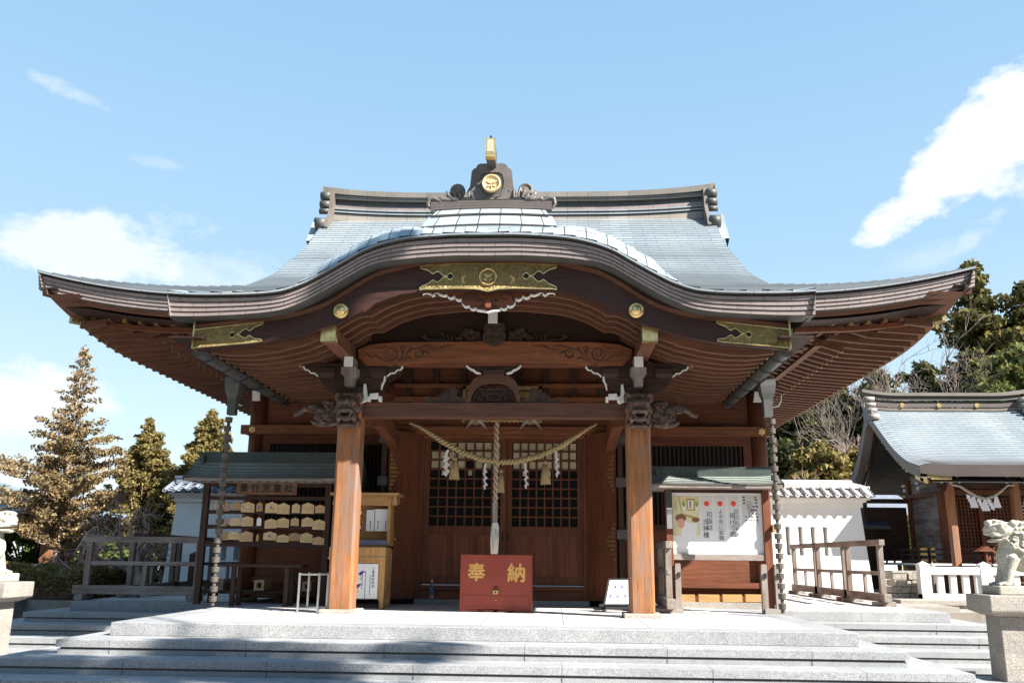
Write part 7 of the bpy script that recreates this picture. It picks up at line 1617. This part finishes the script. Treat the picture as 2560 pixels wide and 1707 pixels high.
# stone fence, masonry and low walls on the right
sf = thing('stone_fence', 'low bright white stone fence with square posts before the side shrine', 'fence', (9.8, 8.7, -.1)); Yf = 8.6
xa_ = A(2302, 1450, Yf)[0]; zt = A(2320, 1416, Yf)[1]; zp = A(2310, 1404, Yf)[1]; zb = A(2320, 1498, Yf)[1]
mb = MB(); mb.bx(xa_+.2, 14, Yf, Yf+.2, zt-.16, zt); mb.build('top_rail', [M['wstone']], sf, bevel=.01); mb = MB(); mb.bx(xa_, 14, Yf-.02, Yf+.25, zb, zb+.12); mb.build('sill', [M['wstone']], sf, bevel=.01)
x = xa_+.38
while x < 13.5: mb = MB(); mb.bx(x, x+.12, Yf+.04, Yf+.16, zb+.12, zt-.16); mb.build('baluster', [M['wstone']], sf); x += .262
for x in (xa_+.11, A(2462, 1400, Yf)[0]): mb = MB(); mb.bc(x, Yf+.1, zb, .22, .22, zp-zb-.05); mb.add([(x-.11, Yf-.01, zp-.05), (x+.11, Yf-.01, zp-.05), (x+.11, Yf+.21, zp-.05), (x-.11, Yf+.21, zp-.05), (x, Yf+.1, zp+.02)], [(0, 1, 4), (1, 2, 4), (2, 3, 4), (3, 0, 4)]); mb.build('end_post', [M['wstone']], sf)
mw = thing('stone_wall', 'rough grey block retaining wall between the railings and the white stone fence', 'wall', (8, 9, -.1)); mb = MB(); rr = random.Random(1); x0_ = A(2235, 1450, 9.1)[0]; zt = A(2260, 1432, 9.1)[1]
for j in range(4):
    x = x0_+rr.uniform(-.2, 0); h = (zt+.12)/4
    while x < xa_+.1: w_ = rr.uniform(.28, .5); mb.bx(x+.006, x+w_-.006, 9.0+rr.uniform(0, .03), 9.5, -.12+h*j+.005, -.12+h*(j+1)-.005); x += w_
mb.build('block', [M['rock']], mw, bevel=.012); mb = MB(); mb.bx(x0_-.05, 15, 9.02, 9.6, zt, zt+.05); mb.build('coping', [M['rock']], mw)
lw2 = thing('low_kerb_wall', 'low stone kerb wall of pale blocks below the white stone fence', 'wall', (8, 6.5, -.3)); mb = MB(); Yk2 = 5.4; a_ = A(2365, 1530, Yk2)[0]; x = 6.9; zt = A(2400, 1500, Yk2)[1]
while x < 13: w_ = rr.uniform(.5, .8); mb.bx(x+.004, x+w_-.004, Yk2+rr.uniform(0, .01), Yk2+.4, -.6, zt-.09); x += w_
mb.build('block', [M['rock']], lw2, bevel=.01); mb = MB(); mb.bx(6.85, 13, Yk2-.04, Yk2+.5, zt-.09, zt); mb.build('coping', [M['granw']], lw2, bevel=.01)
mb = MB(); mb.bx(6.3, 7.4, 4.3, 5.6, -.79, -.03); mb.build('stone_landing', [M['granw']], None, kind='structure')
# distant roofs behind the wall
rf = thing('distant_building', 'dark tiled roof ridge seen just above the right white wall', 'building', (8, 17, 0)); x0_, z0_ = A(2012, 1206, 17); x1_, _ = A(2180, 1206, 17); zb = A(2100, 1240, 17)[1]
mb = MB(); mb.mi = 0; mb.bx(x0_-.3, x1_+.5, 16.9, 17.2, z0_-.12, z0_); mb.add([(x0_-1, 15.6, zb-.6), (x1_+1, 15.6, zb-.6), (x1_+.4, 17, z0_-.12), (x0_-.2, 17, z0_-.12)], [(0, 1, 2, 3)]); mb.mi = 0; mb.build('roof', [M['tile']], rf); mb = MB(); mb.bx(x0_-.4, x1_+.4, 16.2, 19, -.1, zb-.2); mb.build('wall', [M['plaster']], rf)
rf = thing('garden_shed', 'small outbuilding with blue grey sloping roof between the right wall and side shrine', 'building', (9.5, 13.5, 0)); Yr = 13.2; mb = MB()
P = [A(2150, 1283, Yr+1), A(2188, 1283, Yr+1), A(2226, 1308, Yr), A(2150, 1312, Yr)]
mb.mi = 0; mb.add([(P[3][0]-1.5, Yr, P[3][1]), (P[2][0], Yr, P[3][1]), (P[1][0], Yr+1.2, P[1][1]+.12), (P[0][0]-1.5, Yr+1.2, P[0][1]+.12)], [(0, 1, 2, 3)]); mb.mi = 1; mb.bx(P[3][0]-1.5, P[2][0], Yr, Yr+.05, P[3][1]-.10, P[3][1]-.005)
mb.build('roof', [M['steelb'], M['cdark']], rf); mb = MB(); mb.bx(P[3][0]-1.4, P[2][0]-.2, Yr+.4, Yr+2, -.1, P[3][1]-.1); mb.build('wall', [M['dz']], rf)
rf = thing('roofed_shelter', 'open timber gable shelter with grey sheet roof at the far right edge', 'building', (15, 14.5, 0)); Yr = 14; x0_, z0_ = A(2512, 1242, Yr); mb = MB(); mb.mi = 0
mb.add([(x0_, Yr-.2, z0_), (x0_+6, Yr-.2, z0_), (x0_+6.5, Yr-2.2, z0_-.95), (x0_+.5, Yr-2.2, z0_-.95)], [(3, 2, 1, 0), (0, 1, 2, 3)]); mb.build('roof', [M['coppergrn']], rf); mb = MB(); mb.beam((x0_-.9, Yr-.3, z0_-.75), (x0_+.1, Yr-.3, z0_+.0), .12, .12); mb.beam((x0_+.1, Yr-.3, z0_+.0), (x0_+.9, Yr-.3, z0_-.75), .12, .12); mb.bx(x0_-.9, x0_+.9, Yr-.35, Yr-.25, z0_-.82, z0_-.72); mb.bc(x0_-.6, Yr-.3, -.1, .15, .15, z0_-.6); mb.bc(x0_+3, Yr-.3, -.1, .15, .15, z0_-.6); mb.build('timber_frame', [M['dx']], rf)
# ---------------- trees on the right
def evergreen(label, px, Y, ptop, hw, seed, mat, gap=.25, base=.12, leaf=.17, nb=70, trunk=.22, cr=.75, dens=120, name='evergreen_tree', droop=.0, prof=None):
    x = px2(px, Y); 
    lean = 0; zt = A(px, ptop, Y)[1]; H = zt+.1
    # px is measured near the top: shift the foot so the upright trunk passes through it
    x = A(px, ptop, Y)[0]
    return conifer(label, x, Y, -.1, H, prof or [(0, hw*.4), (.15, hw*.9), (.35, hw*1.05), (.6, hw), (.8, hw*.72), (.93, hw*.42), (1, .05)], mat, nb, leaf, seed, dens, trunk, droop, name, base, 'trees beyond the right wall', cr, gap, 'bark')
evergreen('tallest dark evergreen behind the right roof tip', 2425, 27, 655, 1.7, 31, 'lf_olive', .35, .30, .15, 90, .22, .75, 150)
evergreen('tall olive evergreen at the right edge of the view', 2560, 26, 700, 1.8, 32, 'lf_olive', .3, .2, .15, 90, .22, .8, 140)
evergreen('light green pine behind the side shrine roof at right', 2545, 20, 860, 1.9, 33, 'lf_pine', .2, .15, .13, 80, .18, .65, 150, 'pine_tree')
evergreen('light green young pine right of the bare trees, above the shrine ridge', 2440, 22, 930, .95, 34, 'lf_pine', .2, .12, .13, 60, .12, .5, 130, 'pine_tree')
evergreen('dark evergreen close behind the right eave, left of the bare trees', 1990, 24, 1010, 1.7, 35, 'lf_dark', .15, .05, .15, 80, .2, .7, 150)
evergreen('dark evergreen filling the middle above the right white wall', 2085, 26, 960, 2.0, 36, 'lf_dark', .25, .05, .15, 80, .2, .75, 140)
evergreen('dark evergreen behind the left ridge end of the side shrine', 2190, 25, 925, 1.9, 37, 'lf_dark', .3, .05, .15, 80, .2, .75, 130)
evergreen('dim evergreen behind the side shrine ridge between bare branches', 2310, 31, 905, 2.1, 38, 'lf_dark', .4, .05, .17, 70, .2, .8, 110)
evergreen('golden conifer just above the white wall beside the rain chain', 2050, 17, 1105, 1.0, 39, 'lf_gold', .05, .02, .10, 70, .1, .42, 150, 'conifer', -.3)
evergreen('golden conifer left of the side shrine, right of its golden neighbour', 2135, 18.5, 1120, 1.1, 40, 'lf_gold', .05, .02, .10, 70, .1, .42, 150, 'conifer', -.3)
evergreen('olive bushy conifer touching the left verge of the side shrine', 2215, 19, 1135, 1.1, 41, 'lf_olive', .1, .02, .10, 70, .1, .45, 150, 'conifer', -.2)
evergreen('dark evergreen behind the side shrine body at right', 2520, 18, 1130, 1.6, 42, 'lf_dark', .05, .02, .12, 70, .1, .55, 140)
def bt(label, px, Y, ptop, seed, mat='barkg', spread=.8, depth=6, r0=.13, lean=(0, 0), buds=None): 
    x, z = A(px, 1300, Y)[0], A(px, ptop, Y)[1]; bare(label, x, Y, -.1, z*1.02, seed, mat, spread, depth, r0, 'bare_tree', 'leafless trees beyond the right wall', lean=lean, twig=.008, buds=buds, up=.35)
bt('leafless tree with many pale stems close behind the right eave', 2075, 20, 1000, 51, 'barkp', .7, 6, .09)
bt('tall leafless tree leaning right between the eave tip and side shrine', 2180, 21, 800, 52, 'barkg', .75, 6, .15, (.25, 0))
bt('tall leafless tree reaching above the side shrine ridge', 2290, 24, 740, 53, 'barkg', .8, 6, .16, (.1, 0))
bt('leafless tree with dark crossing limbs behind the shrine ridge', 2370, 19, 900, 54, 'bark', .8, 6, .12, (-.3, 0))
bt('leafless grey tree low behind the golden conifers', 2130, 23, 1000, 55, 'barkp', .8, 6, .1)
bt('small leafless tree with reddish buds just right of the rain chain', 1992, 13, 1120, 56, 'barkp', .5, 5, .035, buds=(1, .03, .025, 'petal_r'))
# ---------------- stone lions
def lion(label, ped_label, s):
    X0 = 6.02; Yl = -.62; LK = .86; zc = A(2500, 1487, -.9)[1]
    pd = thing('lion_pedestal', ped_label, 'pedestal', (s*6.0, -.7, -.78), 'pedestals of the stone lions')
    capz0 = A(2500, 1541, -.95)[1]
    mb = MB(); xl, xr = 5.44, 6.62
    yf, yb_ = -.98, -.40
    q = lambda x0, x1, y0, y1, z0, z1, e=0: [(s*x0, y0, z0), (s*x1, y0, z0), (s*x1, y1, z0), (s*x0, y1, z0), (s*(x0-e), y0-e, z1), (s*(x1+e), y0-e, z1), (s*(x1+e), y1+e, z1), (s*(x0-e), y1+e, z1)]
    F = [(3, 2, 1, 0), (4, 5, 6, 7), (0, 1, 5, 4), (1, 2, 6, 5), (2, 3, 7, 6), (3, 0, 4, 7)]; F = F if s > 0 else [f[::-1] for f in F]
    mb.add(q(xl, xr, yf, yb_, capz0+.05, zc), F); mb.add(q(xl+.11, xr-.11, yf+.1, yb_-.1, capz0, capz0+.05, .11), F); mb.build('cap', [M['granw']], pd, bevel=.012)
    mb = MB(); mb.add(q(xl+.14, xr-.14, yf+.12, yb_-.12, -.55, capz0), F); mb.build('shaft', [M['granw']], pd, bevel=.01)
    mb = MB(); mb.add(q(xl-.08, xr+.08, yf-.1, yb_+.1, -.79, -.55), F); mb.build('footing', [M['granite']], pd, bevel=.01)
    t = thing('stone_lion', label, 'statue', (s*6.0, -.68, zc), 'stone guardian lions')
    mb = MB(); mb.add(q(5.60, 6.55, -.88, -.46, zc, zc+.095), F); mb.build('plinth', [M['lionst']], t, bevel=.015)
    m = MB(); B = zc+.09; yc = -.67
    def E(x, z, rx, rz, y=0, ry=None, rot=0): m.ell((s*x, yc+y, B+z), (rx, ry or rx*.8, rz), 14, 10, Matrix.Rotation(s*rot, 3, 'Y'))
    # trunk, chest, haunch
    E(5.90, .36, .125, .20, 0, .125, .15); E(6.06, .34, .17, .17, 0, .13, 0); E(6.28, .24, .20, .19, 0, .15, 0); E(5.95, .52, .13, .15, 0, .13)
    for t_ in (-1, 1):       # legs
        yy = t_*.085
        m.tube([(s*5.92, yc+yy, B+.36), (s*5.86, yc+yy, B+.20), (s*5.82, yc+yy, B+.03)], [.072, .055, .05], 10); E(5.79, .025, .075, .035, yy, .055)
        for k in range(3): E(5.725+.0, .02, .022, .022, yy+(k-1)*.032, .016)
        m.tube([(s*6.32, yc+yy*1.3, B+.24), (s*6.18, yc+yy*1.4, B+.13), (s*6.26, yc+yy*1.3, B+.03)], [.10, .075, .05], 10); E(6.20, .03, .09, .035, yy*1.3, .055)
    # head with open mouth, brow, nose, ears, curls
    E(5.86, .69, .145, .125, -.01, .135); E(5.76, .72, .10, .07, -.02, .11); E(5.74, .66, .085, .035, -.02, .10); E(5.77, .575, .085, .03, -.02, .09, -.2); E(5.68, .71, .03, .035, -.02, .05)
    m.ell((s*5.80, yc-.13, B+.735), (.03, .02, .022), 10, 8); m.tube([(s*5.72, yc-.10, B+.755), (s*5.79, yc-.135, B+.772), (s*5.87, yc-.13, B+.755)], [.014, .02, .012], 8)
    m.tube([(s*5.69, yc-.09, B+.635), (s*5.78, yc-.115, B+.625), (s*5.86, yc-.125, B+.65)], [.012, .014, .010], 8); m.tube([(s*5.70, yc-.08, B+.585), (s*5.79, yc-.105, B+.575), (s*5.87, yc-.12, B+.62)], [.012, .014, .010], 8)
    for k in range(9): E(5.70+.035*k, .80+.018*math.sin(k*.7), .03, .026, -.03+.02*(k % 2), .06)
    E(5.95, .79, .05, .045, -.11, .03, .4)
    rd = random.Random(3)
    for (x, z, r) in [(5.97, .70, .055), (6.03, .77, .05), (6.04, .64, .055), (5.94, .60, .045), (6.10, .71, .045), (6.02, .54, .05), (5.93, .50, .04), (6.10, .58, .045), (6.10, .80, .04), (6.14, .64, .04), (6.08, .48, .04)]:
        m.ell((s*x, yc-.10, B+z), (r, .05, r), 10, 8); m.tube([(s*(x+r*(.95-.1*a)*math.cos(a+x*9)), yc-.15, B+z+r*(.95-.1*a)*math.sin(a+x*9)) for a in lin(0, 5.5, 9)], .008, 5)
        m.ell((s*x, yc+.10, B+z), (r, .05, r), 10, 8)
    E(6.05, .68, .10, .15, 0, .12)
    for k in range(4): m.tube([(s*(5.84+.05*k), yc-.10, B+.60-.05*k), (s*(5.90+.06*k), yc-.135, B+.52-.05*k), (s*(5.96+.07*k), yc-.13, B+.47-.05*k), (s*(6.04+.07*k), yc-.12, B+.46-.05*k)], [.016, .018, .014, .006], 6)
    m.ell((s*6.03, yc-.15, B+.30), (.028, .02, .028), 10, 8); m.ell((s*6.02, yc-.13, B+.36), (.035, .02, .05), 10, 8)
    m.tube([(s*6.45, yc, B+.15), (s*6.52, yc, B+.35), (s*6.47, yc, B+.55), (s*6.40, yc, B+.68)], [.06, .09, .08, .03], 10)
    m.v = [(s*(5.66+(s*v[0]-5.66)*1.0-.065), v[1], B+(v[2]-B)*LK) for v in m.v]
    voxel(m, 'lion_figure', [M['lionst']], t, .010, 1)
lion('mossy grey stone guardian lion facing left on the right pedestal', 'tall square granite pedestal under the right stone lion', 1)
lion('pale stone guardian lion cut off by the left edge of the view', 'tall granite pedestal under the left stone lion at the frame edge', -1)
# tree behind the viewer: its high limbs shade the left steps
t = thing('pine_tree', 'tall pine standing behind the viewer whose limbs shade the left steps', 'tree', (12.5, -13.6, -.78)); mb = MB(); mb.smooth = True; rng = np.random.default_rng(5); P = []
mb.tube([(12.5, -13.6, -.78), (12.4, -13.5, 6), (12.2, -13.4, 11), (12, -13.2, 14)], [.16, .13, .09, .03], 8)
for (gx, gy, h, r, k) in [(-5.6, -3.3, 12.6, .85, 1.0), (-4.4, -2.95, 12.9, .8, .8), (-3.4, -3.35, 12.4, .75, 1.0), (-2.3, -2.75, 13.0, .75, .9), (-1.3, -2.95, 13.0, .6, .7), (-.3, -2.45, 12.8, .45, .7), (-6.6, -3.0, 12.6, .9, 1.0), (-3.2, -4.3, 12, .8, .6), (-.6, -3.4, 12.2, .5, .5), (-5.4, .9, 12.5, .35, .8)]:
    q = np.array([gx+h*math.sin(SUN_AZ)/math.tan(SUN_EL), gy-h*math.cos(SUN_AZ)/math.tan(SUN_EL), h]); P.append(clump_pts(rng, q, r, int(750*k*r*r), .5)); mb.tube([(12.2, -13.4, h-1.6), tuple(q)], [.06, .02], 5)
mb.build('trunk', [M['bark']], t); leaves('crown', np.concatenate(P), None, .16, M['lf_dark'], t, 1.6, 4)

# unseen leaf mass added behind the viewer to block low sky light
rng = np.random.default_rng(77); P = []
for i in range(70):
    a = math.pi*1.02+math.pi*.96*i/69; d = 36+rng.uniform(-3, 5); P.append(clump_pts(rng, (d*math.cos(a), -6+d*math.sin(a)*.9, rng.uniform(3, 8)), 4.5, 260, 1.2))
o = leaves('added_woodland', np.concatenate(P), None, 1.1, M['lf_dark'], None, 1.4, 7); setp(o, 'added dark mass of evergreen trees behind the viewer that dims the sky light', 'added_woodland', kind='stuff')

for ch in sm.children:
    if ch.name.split('.')[0] in ('roof', 'ridge', 'gilt_fitting'): ch.location.z -= .20
